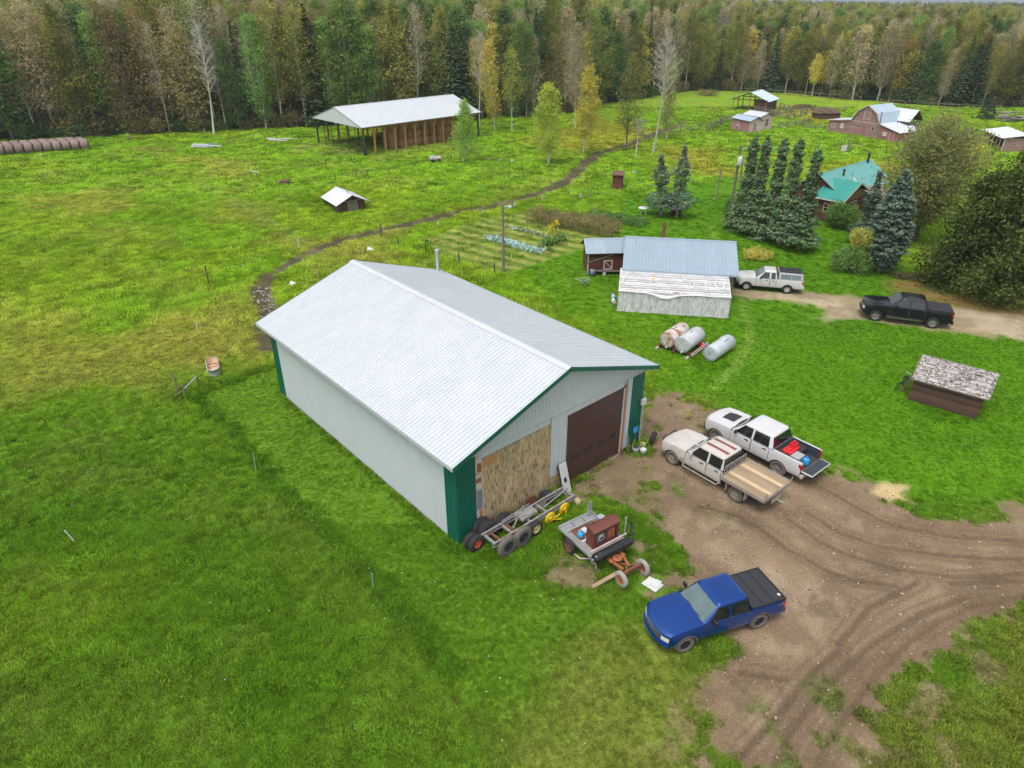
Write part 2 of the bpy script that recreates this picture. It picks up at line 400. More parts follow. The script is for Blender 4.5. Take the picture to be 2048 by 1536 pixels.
MUD = W2([(538, 690), (548, 640), (530, 600), (520, 575), (545, 550), (592, 520), (640, 496), (700, 476), (760, 462), (830, 446), (920, 425), (1000, 410), (1078, 388), (1130, 365), (1160, 338), (1192, 308), (1240, 294), (1300, 270), (1370, 245)])
LAWN = W2([(1020, 545), (1220, 450), (1240, 400), (1390, 370), (1450, 340), (1640, 380), (1800, 520), (1900, 585), (2120, 610), (2120, 1000), (1960, 1022), (1800, 990), (1640, 930),
           (1500, 850), (1400, 800), (1290, 790), (1310, 740)])
STRIP = W2([(395, 790), (560, 738), (600, 800), (915, 1095), (960, 1110), (1100, 1180), (1290, 1190), (1290, 1300), (1390, 1330), (1410, 1560), (1060, 1560), (900, 1340), (745, 1160), (520, 930)])
GARDEN = W2([(832, 482), (960, 440), (1080, 420), (1180, 440), (1250, 462), (1190, 490), (1010, 548), (920, 522)])
GOLD = [W2(q) for q in ([(1330, 285), (1420, 300), (1470, 345), (1400, 350), (1330, 320)], [(1640, 345), (1760, 318), (1830, 330), (1800, 352), (1650, 352)],
        [(1050, 280), (1200, 240), (1300, 262), (1290, 300), (1150, 300)], [(1560, 210), (1660, 222), (1640, 245), (1560, 232)])]
DRY = [W2(q) for q in ([(-60, 640), (60, 600), (170, 660), (330, 640), (400, 700), (300, 770), (170, 760), (40, 800), (-60, 760)], [(360, 640), (480, 570), (545, 680), (540, 730), (420, 700)],
       [(0, 395), (180, 380), (300, 410), (130, 430)], [(300, 300), (500, 330), (470, 360), (380, 330)], [(450, 410), (510, 420), (520, 450), (460, 440)],
       [(560, 480), (780, 470), (760, 540), (600, 560)])]
OLIVE = [W2(q) for q in ([(1740, 1340), (1900, 1320), (2000, 1240), (2120, 1200), (2150, 1600), (1760, 1600)], [(1150, 1290), (1330, 1240), (1420, 1330), (1400, 1600), (1050, 1600)], [(1290, 780), (1420, 790), (1450, 830), (1330, 800)])]
RUTS = [W2(q) for q in ([(1508, 1045), (1580, 1104), (1640, 1137), (1700, 1160), (1790, 1172)], [(1568, 1032), (1640, 1085), (1700, 1112), (1795, 1139), (1912, 1155), (2100, 1146)],
        [(1612, 1025), (1680, 1065), (1755, 1092), (1870, 1108), (1990, 1120), (2100, 1118)], [(2100, 1180), (1950, 1210), (1873, 1245), (1814, 1288), (1756, 1346), (1697, 1424), (1658, 1483), (1620, 1570)],
        [(1932, 1194), (1834, 1233), (1736, 1295), (1658, 1366), (1580, 1463), (1540, 1570)], [(1678, 1299), (1619, 1350), (1560, 1424), (1490, 1502), (1460, 1570)],
        [(1834, 1166), (1736, 1217), (1678, 1288)], [(1500, 860), (1640, 975), (1760, 1040), (1890, 1075), (2100, 1085)], [(1900, 1168), (2000, 1160), (2100, 1165)], [(1480, 1340), (1580, 1355)], [(1400, 1010), (1480, 1030), (1560, 1085)])]
TRACKS = [W2(q) for q in ([(390, 365), (450, 400), (520, 440), (598, 488)], [(405, 358), (470, 395), (545, 445), (612, 490)], [(1484, 600), (1496, 640), (1500, 690), (1470, 735), (1425, 775)], [(1392, 440), (1420, 452), (1432, 480)])]
TALL = [W2(q) for q in ([(385, 785), (460, 860), (520, 930), (640, 1050), (745, 1160), (840, 1270), (910, 1345)], [(375, 790), (460, 760), (560, 730)])]
FENCE2 = W2([(660, 352), (700, 345), (790, 335), (880, 318)])

def gfields(x, y):
    """albedo and mask fields of the ground at world points"""
    n1, n2, n3 = fbm(x, y, 14, 4, 1), fbm(x, y, 4.5, 4, 5), fbm(x, y, 1.3, 4, 9)
    nf = fbm(x, y, .7, 3, 21)
    A = lambda *c: np.array(c)[None, :]
    def mix(c, m, col): return c * (1 - m[:, None]) + col * m[:, None]
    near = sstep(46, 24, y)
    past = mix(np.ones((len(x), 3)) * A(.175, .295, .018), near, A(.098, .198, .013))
    c = mix(past, sstep(.5, .75, n1) * .75 * (1 - near * .6), A(.225, .31, .022))
    c = mix(c, sstep(.52, .7, n2) * .34 * (1 - .4 * near), A(.050, .140, .008))
    c = mix(c, sstep(.56, .72, fbm(x, y, 7, 4, 33)) * .5 * (1 - .6 * near), A(.22, .27, .04))
    c = mix(c, sstep(.60, .72, fbm(x, y, 3.4, 4, 47)) * .30 * (1 - .4 * near), A(.18, .19, .05))
    for q in DRY: c = mix(c, sstep(-3.2, 2.2, sd(x, y, q) + (n2 - .5) * 9) * .64, A(.30, .28, .06) * (.7 + .6 * n3[:, None]))
    lawn = sstep(-1.0, 1.0, sd(x, y, LAWN) + (n3 - .5) * 3)
    lc = mix(np.ones((len(x), 3)) * A(.088, .205, .007), sstep(.4, .7, n2) * .5, A(.066, .165, .006))
    lc = mix(lc, sstep(.55, .75, n1) * .5, A(.125, .235, .010))
    c = mix(c, lawn, lc)
    stp = sstep(-.8, .8, sd(x, y, STRIP) + (n3 - .5) * 1.6)
    sc = mix(np.ones((len(x), 3)) * A(.102, .200, .012), sstep(.42, .68, n2) * .5, A(.080, .165, .010))
    c = mix(c, stp, sc)
    for q in OLIVE: c = mix(c, sstep(-1.5, 1.5, sd(x, y, q) + (n2 - .5) * 5) * (.35 + .5 * n3), A(.19, .195, .04))
    for q in GOLD: c = mix(c, sstep(-3.5, 2.5, sd(x, y, q) + (n2 - .5) * 8) * .7, A(.28, .25, .035))
    tall = np.zeros(x.shape)
    for q in TALL: tall = np.maximum(tall, sstep(.75, .15, dline(x, y, q) + (n3 - .5) * .9))
    c = mix(c, tall * .5, A(.045, .125, .010))
    c = mix(c, sstep(1.0, .2, dline(x, y, FENCE2)) * .5, A(.03, .11, .007))
    for q in TRACKS[:2]: c = mix(c, sstep(.6, .15, dline(x, y, q) + (n3 - .5) * .6) * .45, A(.24, .27, .07))
    for q in TRACKS[2:]: c = mix(c, sstep(.5, .1, dline(x, y, q) + (n3 - .5) * .5) * .5, A(.20, .30, .05))
    # garden rows
    g = sstep(-.3, .5, sd(x, y, GARDEN))
    ga, gb = np.array(at(960, 440)[:2]), np.array(at(1190, 490)[:2]); gd = (gb - ga) / np.linalg.norm(gb - ga)
    w = (x - ga[0]) * -gd[1] + (y - ga[1]) * gd[0]
    row = sstep(.3, .7, .5 + .5 * np.sin(w * 2 * PI / 1.75 + (n2 - .5) * 1.2))
    gc = mix(np.ones((len(x), 3)) * A(.10, .165, .02), row * .85, A(.29, .30, .07))
    gc = mix(gc, sstep(.5, .75, n3) * .4, A(.07, .15, .012))
    c = mix(c, g * .95, gc)
    # bare soil and gravel
    dirt = np.zeros(x.shape)
    e = (n3 - .5) * 2.6 + (n2 - .5) * 1.6 + (nf - .5) * 1.5
    dirt = np.maximum(dirt, sstep(-.35, .4, sd(x, y, YARD) + e))
    dirt = np.maximum(dirt, .95 * sstep(-.5, .3, sd(x, y, DOORP) + e * .8))
    for q, k in ((SPARSE, .9), (SPARSE2, .8), (SPARSE3, .6), (SPARSE4, .55), (SPARSE5, .7)):
        dirt = np.maximum(dirt, sstep(-.3, .5, sd(x, y, q) + e) * sstep(.44, .54, n3 * .5 + n2 * .2 + nf * .3) * k)
    grassy = sstep(.60, .70, n2 * .7 + n3 * .3) * .75
    dirt = dirt * (1 - grassy * sstep(3.5, .5, sd(x, y, YARD)))
    drive = sstep(-.5, .6, sd(x, y, DRIVE) + (n3 - .5) * 2.2)
    lit = sstep(-1.2, 1.2, sd(x, y, LITTER) + (n3 - .5) * 2) * .85
    dc = mix(np.ones((len(x), 3)) * A(.325, .24, .155), sstep(.35, .65, n2), A(.25, .178, .112))
    dc = mix(dc, sstep(.52, .68, n3) * .55, A(.165, .12, .08))
    dc = mix(dc, sstep(.58, .7, nf) * .35, A(.40, .31, .21))
    rut = np.zeros(x.shape); rz = np.zeros(x.shape); near_r = np.full(x.shape, 9.)
    wob = (n2 - .5) * .5
    for i, q in enumerate(RUTS):
        d = dline(x + wob, y + wob, q); near_r = np.minimum(near_r, d)
        rut = np.maximum(rut, np.maximum(sstep(.17, .05, np.abs(d - .02)), .55 * sstep(.10, .03, np.abs(d - .38))) * (.5 + .5 * nf)); rz = np.maximum(rz, sstep(.3, .05, d))
    wet = sstep(1.3, .2, near_r + (n2 - .5) * 2.4)
    dc = mix(dc, wet * .45, A(.17, .112, .066))
    dc = mix(dc, rut * .8, A(.105, .070, .044)); dc = dc * A(.84, .845, .86)
    sdy = sd(x, y, YARD)
    dc = mix(dc, sstep(2.0, .2, sdy + (n2 - .5) * 3) * .45, A(.15, .10, .058))
    c = mix(c, dirt, dc)
    rc = mix(np.ones((len(x), 3)) * A(.40, .325, .22), sstep(.4, .65, n3), A(.28, .215, .135))
    c = mix(c, drive * .95, rc)
    c = mix(c, lit, mix(np.ones((len(x), 3)) * A(.22, .125, .05), sstep(.4, .65, n3), A(.14, .11, .03)))
    stw = sstep(-.25, .3, sd(x, y, STRAW) + (n3 - .5) * 1.1)
    c = mix(c, stw * .9, A(.50, .385, .20))
    mud = sstep(1.35, .6, dline(x, y, MUD) + (n3 - .5) * 1.7)
    mc = mix(np.ones((len(x), 3)) * A(.060, .042, .031), sstep(.45, .65, n3), A(.115, .082, .06))
    c = mix(c, mud * .92, mc)
    hs = at(800, 290)
    hayf = sstep(9, 5, np.hypot((x - hs.x + 3) * .55 - (y - hs.y) * .35, (y - hs.y) * .9))
    c = mix(c, hayf * .6 * sstep(.35, .6, n3), A(.20, .155, .08))
    bare = np.maximum.reduce([dirt, drive, lit * .8, stw, mud])
    # forest floor
    wood = sstep(0, 4, y - EDGE(x))
    c = mix(c, wood, mix(np.ones((len(x), 3)) * A(.055, .05, .022), sstep(.4, .65, n3), A(.035, .05, .014)))
    wl = sstep(.1, -.4, sd(x, y, [(-2.34, 22.56), (6.9, 30.74), (-4.98, 44.14), (-14.21, 35.96)]))
    return c * (.86 + .28 * nf[:, None]), bare, rz * dirt, mud, lawn, stp, tall, wood

_ep = [(-400, 300), (-60, 288), (0, 283), (330, 268), (600, 256), (800, 246), (960, 240), (1010, 232), (1060, 238), (1130, 228), (1180, 214), (1230, 205), (1290, 196), (1340, 186), (1400, 180), (1500, 182), (1600, 188), (1700, 200), (1800, 206), (1900, 214), (2048, 216), (2300, 222)]
_ew = sorted(tuple(at(*p)[:2]) for p in _ep)
_ex, _ey = np.array([p[0] for p in _ew]), np.array([p[1] for p in _ew])
def EDGE(x): return np.interp(x, _ex, _ey)
CELLAR = at(690, 405)
def zt(x, y):
    """terrain height"""
    x = np.asarray(x, float); y = np.asarray(y, float)
    m = np.exp(-(((x - CELLAR.x + 1.2) / 4.2) ** 2 + ((y - CELLAR.y - 2.6) / 3.2) ** 2)) * 1.25
    far = sstep(60, 95, y)
    return m + far * (fbm(x, y, 26, 2, 60) - .5) * .5

def axis(segs):
    out = []
    for a, b, s0, s1 in segs:
        p = a
        while p < b - 1e-6:
            out.append(p); t = (p - a) / (b - a); p += s0 + (s1 - s0) * t
    out.append(segs[-1][1]); return np.array(out)
gx = axis([(-150, -24, 1.6, .34), (-24, 1, .3, .3), (1, 22, .13, .13), (22, 40, .28, .34), (40, 150, .34, 1.5)])
gx = np.concatenate([[-12000, -4000, -1500, -700, -320, -200], gx, [200, 320, 700, 1500, 4000, 12000]])
gy = axis([(9, 36, .13, .13), (36, 70, .24, .32), (70, 130, .34, .6), (130, 260, .8, 2.5)])
gy = np.concatenate([[-6000, -500, -60, -10, 2, 6], gy, [320, 420, 600, 1000, 2000, 5000, 14000]])
XX, YY = np.meshgrid(gx, gy); xs, ys = XX.ravel(), YY.ravel()
gcol, gbare, grut, gmud, glawn, gstp, gtall, gwood = gfields(xs, ys)
def surf(x, y, bare, rut, mud, lawn, stp):
    """surface height with ruts, clods and tussocks"""
    nm = sstep(60, 34, y)
    return zt(x, y) - rut * .055 - mud * .12 + bare * nm * (fbm(x, y, .5, 2, 70) - .5) * .035 + (1 - bare) * nm * (1 - stp * .7) * (1 - lawn * .7) * (fbm(x, y, .9, 3, 71) - .5) * .13
zz = surf(xs, ys, gbare, grut, gmud, glawn, gstp)
me = bpy.data.meshes.new('ground')
nx, ny = len(gx), len(gy)
idx = np.arange(nx * ny).reshape(ny, nx)
quads = np.stack([idx[:-1, :-1], idx[:-1, 1:], idx[1:, 1:], idx[1:, :-1]], -1).reshape(-1, 4)
me.vertices.add(nx * ny); me.vertices.foreach_set('co', np.stack([xs, ys, zz], 1).astype(np.float32).ravel())
me.loops.add(quads.size); me.loops.foreach_set('vertex_index', quads.astype(np.int32).ravel())
me.polygons.add(len(quads)); me.polygons.foreach_set('loop_start', np.arange(0, quads.size, 4, dtype=np.int32))
me.polygons.foreach_set('loop_total', np.full(len(quads), 4, np.int32))
me.polygons.foreach_set('use_smooth', np.ones(len(quads), bool))
me.update(calc_edges=True)
ca = me.color_attributes.new('albedo', 'FLOAT_COLOR', 'POINT')
ca.data.foreach_set('color', np.concatenate([np.clip(gcol, 0, 1), gbare[:, None]], 1).astype(np.float32).ravel())

def ground_material():
    m = bpy.data.materials.new('ground_soil_and_turf'); m.use_nodes = True
    n, l = m.node_tree.nodes, m.node_tree.links; b = n['Principled BSDF']
    b.inputs['Roughness'].default_value = .95; b.inputs['Specular IOR Level'].default_value = .12
    a = n.new('ShaderNodeAttribute'); a.attribute_name = 'albedo'
    tc = n.new('ShaderNodeTexCoord')
    def noise(s, d, r=.6):
        t = n.new('ShaderNodeTexNoise'); t.inputs['Scale'].default_value = s; t.inputs['Detail'].default_value = d
        t.inputs['Roughness'].default_value = r; l.new(tc.outputs['Object'], t.inputs['Vector']); return t.outputs['Fac']
    def rng(src, i0, i1, o0, o1):
        r = n.new('ShaderNodeMapRange'); r.inputs['From Min'].default_value = i0; r.inputs['From Max'].default_value = i1
        r.inputs['To Min'].default_value = o0; r.inputs['To Max'].default_value = o1; l.new(src, r.inputs['Value']); return r.outputs[0]
    def math_(op, p, q):
        k = n.new('ShaderNodeMath'); k.operation = op
        for i, s in enumerate((p, q)):
            if isinstance(s, (int, float)): k.inputs[i].default_value = s
            else: l.new(s, k.inputs[i])
        return k.outputs[0]
    def mixf(f, p, q):
        x = n.new('ShaderNodeMix'); l.new(f, x.inputs[0]); l.new(p, x.inputs[2]); l.new(q, x.inputs[3]); return x.outputs[0]
    grass = math_('MULTIPLY', rng(noise(9, 5, .7), .3, .7, .55, 1.45), rng(noise(2.2, 3), .3, .7, .78, 1.22))
    vo = n.new('ShaderNodeTexVoronoi'); vo.inputs['Scale'].default_value = 9; l.new(tc.outputs['Object'], vo.inputs['Vector'])
    peb = rng(vo.outputs['Distance'], .05, .28, 1.5, 1.0)
    soil = math_('MULTIPLY', rng(noise(11, 6, .8), .3, .7, .58, 1.42), peb)
    f = mixf(a.outputs['Alpha'], grass, soil)
    v = n.new('ShaderNodeVectorMath'); v.operation = 'SCALE'; l.new(a.outputs['Color'], v.inputs[0]); l.new(f, v.inputs['Scale'])
    l.new(v.outputs[0], b.inputs['Base Color'])
    bp = n.new('ShaderNodeBump'); bp.inputs['Strength'].default_value = .75; bp.inputs['Distance'].default_value = .09
    l.new(math_('ADD', noise(9, 5, .7), math_('MULTIPLY', noise(2.5, 3), .8)), bp.inputs['Height']); l.new(bp.outputs[0], b.inputs['Normal'])
    return m
me.materials.append(ground_material())
ground = link('ground', me); tag(ground, kind='structure', label='green pasture and lawn with a bare brown gravel yard', cat=None)

# low wooded hills closing the horizon; distance haze painted in as blue
hm = MB()
def hill(u, v):
    t = (u - .5) * 2.4; r = 7200 + 900 * v
    h = (45 + 95 * float(fbm(np.array([u * 40.]), np.array([3.]), 6, 4, 2)[0])) * math.sin(PI * min(1, v * 1.0)) if 0 < v < 1 else -5
    return (r * math.sin(t), r * math.cos(t), h - 6)
hm.grid(hill, 120, 4)
tag(hm.build('hills', pm('hill_forest_hazed', (.10, .15, .19), (.08, .125, .165), .004, rough=1)), 'low wooded hills tinted haze-blue along the horizon', None, kind='structure')
# ------------------------------------------------------------------ building helpers
def rib_profile(w, n, h, rw):
    xs = [(0.0, 0.0)]; p = w / n
    for i in range(n):
        c = (i + .5) * p; xs += [(c - rw, 0), (c - rw * .5, h), (c + rw * .5, h), (c + rw, 0)]
    return xs + [(w, 0.0)]
def rib_sheet(w, L, n=4, h=.022, rw=.03, name='sheet', mat=None):
    """ribbed metal sheet: x across, y along, z out"""
    pr = rib_profile(w, n, h, rw); m = MB()
    vs = [(x, 0, z) for x, z in pr] + [(x, L, z) for x, z in pr]; k = len(pr)
    m.add(vs, [(i, i + 1, k + i + 1, k + i) for i in range(k - 1)])
    me = bpy.data.meshes.new(name); me.from_pydata(m.v, [], m.f); me.materials.append(mat); me.update()
    return me
def place(name, me, parent, o, ex, ey):
    ex, ey = Vector(ex).normalized(), Vector(ey).normalized(); ez = ex.cross(ey)
    ob = link(name, me, parent)
    ob.matrix_local = Matrix(((ex.x, ey.x, ez.x, o[0]), (ex.y, ey.y, ez.y, o[1]), (ex.z, ey.z, ez.z, o[2]), (0, 0, 0, 1)))
    return ob
def roof_slope(parent, mat, p_ridge0, along, down, length, slope, w=.91, n=4, h=.022, name='roof_panel', lift=.012, under=None):
    """sheets laid side by side from a ridge point; along = ridge direction, down = down-slope direction"""
    along, down = Vector(along).normalized(), Vector(down).normalized(); k = max(1, round(length / w)); w = length / k
    me = rib_sheet(w, slope, n, h, name=name, mat=mat); up = along.cross(down); sgn = 1
    if up.z < 0: up = -up; sgn = -1
    p0 = Vector(p_ridge0)
    for i in range(k):
        o = p0 + along * (w * (i + .5 - .5 * sgn)) + up * (lift + .0012 * (i % 2))
        if sgn > 0: place(name, me, parent, o, along, down)
        else: place(name, me, parent, o, -along, down)
    u = MB(); a = p0; b = p0 + along * length; q = [a, b, b + down * slope, a + down * slope]
    u.add([c - up * .08 for c in q] + [c for c in q], [(0, 1, 2, 3), (7, 6, 5, 4), (0, 4, 5, 1), (1, 5, 6, 2), (2, 6, 7, 3), (3, 7, 4, 0)])
    u.build('roof_deck', under or M['brown_wood'], parent)
def wall_sheet(parent, name, mat, P, u0, u1, zb, ztf, n=3, h=.02, rw=.022):
    pr = rib_profile(u1 - u0, n, h, rw); m = MB(); k = len(pr)
    vs = [P(u0 + x, w, zb) for x, w in pr] + [P(u0 + x, w, ztf(u0 + x)) for x, w in pr]
    m.add(vs, [(i, i + 1, k + i + 1, k + i) for i in range(k - 1)])
    return m.build(name, mat, parent)

# ------------------------------------------------------------------ the big metal workshop
SA, SX, SY, SW, SL = .725, -2.34, 22.56, 12.34, 17.9
SF, SS, SE, SR = .49, .47, 4.72, 2.24          # overhangs, eave height, rise
shop = thing('metal_workshop', 'long white metal workshop with green corners and a brown overhead door', 'workshop', (SX, SY, 0), SA)
sl = SR / (SW / 2 + SS)
ztop = lambda u: SE + SR - sl * abs(u - SW / 2) - .06
soff = SE + sl * SS - .06
b = MB(); b.span((0, 0, -.3), (SW, SL, .12)); b.build('foundation', pm('concrete', (.34, .33, .31), (.26, .25, .24), 4, rough=.9), shop)
core = MB()
core.prism([(.06, .1), (SW - .06, .1), (SW - .06, soff - .03), (SW / 2, SE + SR - .13), (.06, soff - .03)], .06, SL - .06, 'y')
core.build('wall_core', M['housewrap'], shop)
# long walls, far gable, front gable
PL = lambda u, w, z: (-w, u, z)
PR = lambda u, w, z: (SW + w, u, z)
PF = lambda u, w, z: (u, -w, z)
PB = lambda u, w, z: (u, SL + w, z)
def run(P, a, bb, mat, name, zb=.06, top=None, n=3, h=.02):
    k = max(1, round((bb - a) / .91)); s = (bb - a) / k
    for i in range(k): wall_sheet(shop, name, mat, P, a + i * s + .002, a + (i + 1) * s - .002, zb, top or (lambda u: soff), n, h)
for P in (PL, PR):
    run(P, .84, SL - .84, M['wall_metal'], 'wall_panel', h=.006)
    for a, c in ((0, .84), (SL - .84, SL)): wall_sheet(shop, 'corner_panel', M['green_metal'], P, a, c, .06, lambda u: soff, 4)
wall_sheet(shop, 'corner_panel', M['green_metal'], PF, 0, 1.04, .06, lambda u: min(ztop(u), 4.42 + .0 * u), 5)
wall_sheet(shop, 'corner_panel', M['green_metal'], PF, 11.36, SW, .06, lambda u: min(ztop(u), 4.42), 5)
run(PB, 0, SW, M['wall_metal'], 'wall_panel', top=ztop)
run(PF, 0, SW, M['wall_metal'], 'gable_panel', 4.44, ztop, 4)          # gable above the seam
run(PF, 1.27, 5.5, M['wall_metal'], 'wall_panel', 4.08, lambda u: 4.43, 4)
run(PF, 5.55, 6.66, M['wall_metal'], 'wall_panel', .95, lambda u: 4.43, 4)
run(PF, 6.66, 10.66, M['wall_metal'], 'wall_panel', 4.02, lambda u: 4.43, 4)
wall_sheet(shop, 'wall_panel', M['wall_metal'], PF, 10.98, 11.355, .06, lambda u: 4.43, 2)
b = MB(); b.span((0.0, -.045, 4.405), (SW, -.004, 4.45)); b.build('seam_flashing', M['white_metal'], shop)
# closed-up bay: sheets of weathered strand board, exposed wrap at the jamb
k = 0
for i in range(4):
    u0 = 1.40 + i * 1.03; u1 = min(5.5, u0 + 1.022)
    for z0, z1 in ((.05, 2.40), (2.405, 4.06)):
        b = MB(); b.span((u0, -.03 - .003 * (k % 3), z0), (u1, -.005, z1)); b.build('strand_board', M['osb'], shop); k += 1
b = MB(); b.span((1.42, -.038, 3.55), (2.25, -.034, 4.02)); b.build('board_patch', M['osb_new'], shop)
b = MB(); b.span((5.55, -.024, .05), (6.6, -.004, .95)); b.build('lower_board', M['osb'], shop)
b = MB(); b.span((1.045, -.02, .05), (1.39, -.004, 4.40)); b.build('bare_jamb', M['housewrap'], shop)
for z0, z1, mm, x0, x1 in ((.75, 1.35, 'lumber', 1.2, 1.37), (1.45, 2.5, 'grey_wrap', 1.06, 1.36), (2.9, 3.15, 'rust_orange', 1.05, 1.33), (3.45, 3.9, 'rust_orange', 1.12, 1.34), (.1, .6, 'lumber', 1.22, 1.36)):
    b = MB(); b.span((x0, -.03, z0), (x1, -.0205, z1)); b.build('jamb_patch', M[mm], shop)
b = MB(); b.span((1.36, -.075, .05), (1.40, -.02, 4.08)); b.build('jamb_board', M['trim_pale'], shop)
# overhead door
for i in range(7):
    z0 = .03 + i * .565
    b = MB(); b.span((6.70, -.055, z0), (10.62, -.01, z0 + .553))
    dp = b.build('door_section', M['brown_door'], shop, .008)
    if i == 2:
        for j in range(4):
            u = 6.98 + j * .955
            w = MB(); w.span((u, -.066, z0 + .13), (u + .55, -.05, z0 + .40)); w.build('window', M['glass'], dp)
            w = MB()
            for a, c in (((u - .04, -.062, z0 + .09), (u + .59, -.052, z0 + .125)), ((u - .04, -.062, z0 + .405), (u + .59, -.052, z0 + .44)), ((u - .04, -.061, z0 + .126), (u - .005, -.052, z0 + .404)), ((u + .555, -.061, z0 + .126), (u + .59, -.052, z0 + .404))): w.span(a, c)
            w.build('window_frame', M['brown_door'], dp)
b = MB(); b.span((6.64, -.07, .03), (6.695, -.01, 4.0)); b.span((6.64, -.071, 4.0), (10.66, -.012, 4.05)); b.build('door_trim', M['brown_door'], shop)
b = MB(); b.span((10.64, -.06, .03), (10.74, -.01, 4.02)); b.build('door_jamb', M['white_metal'], shop)
b = MB(); b.span((10.745, -.075, .03), (10.90, -.01, 4.12)); b.build('door_post', M['lumber'], shop)
b = MB(); b.span((10.905, -.06, .03), (10.975, -.012, 4.1)); b.build('post_trim', M['white_metal'], shop)
b = MB(); b.span((6.66, -.20, .0), (10.66, -.06, .03)); b.build('door_sill', pm('sill_concrete', (.30, .22, .15), (.20, .14, .09), 3, rough=.95), shop)
# roof
sd_ = Vector((1, 0, -sl)).normalized(); slope_len = math.hypot(SW / 2 + SS, SR)
roof_slope(shop, M['white_metal'], (SW / 2, -SF, SE + SR), (0, 1, 0), (-sd_.x, 0, sd_.z), SL + 2 * SF, slope_len, .91, 4, .032, under=M['white_metal'])
roof_slope(shop, M['white_metal'], (SW / 2, -SF, SE + SR), (0, 1, 0), (sd_.x, 0, sd_.z), SL + 2 * SF, slope_len, .91, 4, .032, under=M['white_metal'])
b = MB()
for s in (-1, 1):
    b.add([(SW / 2, -SF - .02, SE + SR + .055), (SW / 2, SL + SF + .02, SE + SR + .055), (SW / 2 + s * .26, SL + SF + .02, SE + SR + .045 - .26 * sl), (SW / 2 + s * .26, -SF - .02, SE + SR + .045 - .26 * sl)], [(0, 1, 2, 3)])
b.build('ridge_cap', M['white_metal'], shop)
for v0, v1 in ((-SF - .035, -SF - .004), (SL + SF + .004, SL + SF + .035)):
    for s in (-1, 1):
        b = MB(); e = SW / 2 + s * (SW / 2 + SS)
        pl = [(SW / 2, SE + SR + .03), (e, SE + .03), (e, SE - .19), (SW / 2, SE + SR - .19)]
        b.prism(pl, v0, v1, 'y'); b.build('rake_trim', M['green_metal'], shop)
for s in (-1, 1):
    e = SW / 2 + s * (SW / 2 + SS + .012)
    b = MB(); b.span((e - .02, -SF, SE - .17), (e + .02, SL + SF, SE + .015)); b.build('eave_trim', M['white_metal'] if s < 0 else M['green_metal'], shop)
    b = MB(); c = SW / 2 + s * (SW / 2 + .03)
    b.span((min(c, e), -SF + .02, SE - .12), (max(c, e), SL + SF - .02, SE - .09)); b.build('soffit', M['white_metal'], shop)
fl = MB(); fl.cyl((11.94, 17.5, 4.85), (11.94, 17.5, 6.45), .10, .10, 14); fo_ = fl.build('flue_pipe', M['galv'], shop)
fl = MB(); fl.cyl((11.94, 17.5, 6.452), (11.94, 17.5, 6.62), .15, .15, 14); fl.build('flue_cap', M['galv'], fo_)
fl = MB(); fl.cyl((11.94, 17.5, 4.9), (11.94, 17.5, 5.12), .26, .11, 14); fl.build('flue_boot', M['galv'], fo_)
# ------------------------------------------------------------------ small buildings
def fr(a, b_):
    """frame on the ground: from pixel a to pixel b -> (origin, angle, length)"""
    p, q = at(*a), at(*b_); d = q - p
    return p, math.atan2(d.y, d.x), math.hypot(d.x, d.y)
def boards(parent, name, mat, x0, x1, y, z0, z1, n, t=.04, ins=.008, axis='x', jit=.012, top=None):
    """horizontal courses on a wall; axis x: wall along x at y; axis y: wall along y at x=y"""
    h = (z1 - z0) / n
    for i in range(n):
        a, b2 = z0 + i * h, z0 + (i + 1) * h - ins; w = RND.uniform(-jit, jit)
        e0, e1 = x0, x1
        if top:
            e0, e1 = top(b2)
            if e1 - e0 < .1: continue
            e0, e1 = max(e0, x0), min(e1, x1)
        q = MB()
        if axis == 'x': q.span((e0, y - t / 2 + w, a), (e1, y + t / 2 + w, b2))
        else: q.span((y - t / 2 + w, e0, a), (y + t / 2 + w, e1, b2))
        q.build(name, mat, parent)
def vboards(parent, name, mat, x0, x1, y, z0, ztf, n, t=.04, gap=.01, axis='x', jit=.01):
    s = (x1 - x0) / n
    for i in range(n):
        a, b2 = x0 + i * s, x0 + (i + 1) * s - gap; w = RND.uniform(-jit, jit); q = MB()
        za, zb_ = ztf(a), ztf(b2)
        if axis == 'x': vs = [(a, y - t / 2 + w, z0), (b2, y - t / 2 + w, z0), (b2, y - t / 2 + w, zb_), (a, y - t / 2 + w, za), (a, y + t / 2 + w, z0), (b2, y + t / 2 + w, z0), (b2, y + t / 2 + w, zb_), (a, y + t / 2 + w, za)]
        else: vs = [(y - t / 2 + w, a, z0), (y - t / 2 + w, b2, z0), (y - t / 2 + w, b2, zb_), (y - t / 2 + w, a, za), (y + t / 2 + w, a, z0), (y + t / 2 + w, b2, z0), (y + t / 2 + w, b2, zb_), (y + t / 2 + w, a, za)]
        q.add(vs, [(0, 1, 2, 3), (7, 6, 5, 4), (0, 4, 5, 1), (1, 5, 6, 2), (2, 6, 7, 3), (3, 7, 4, 0)]); q.build(name, mat, parent)
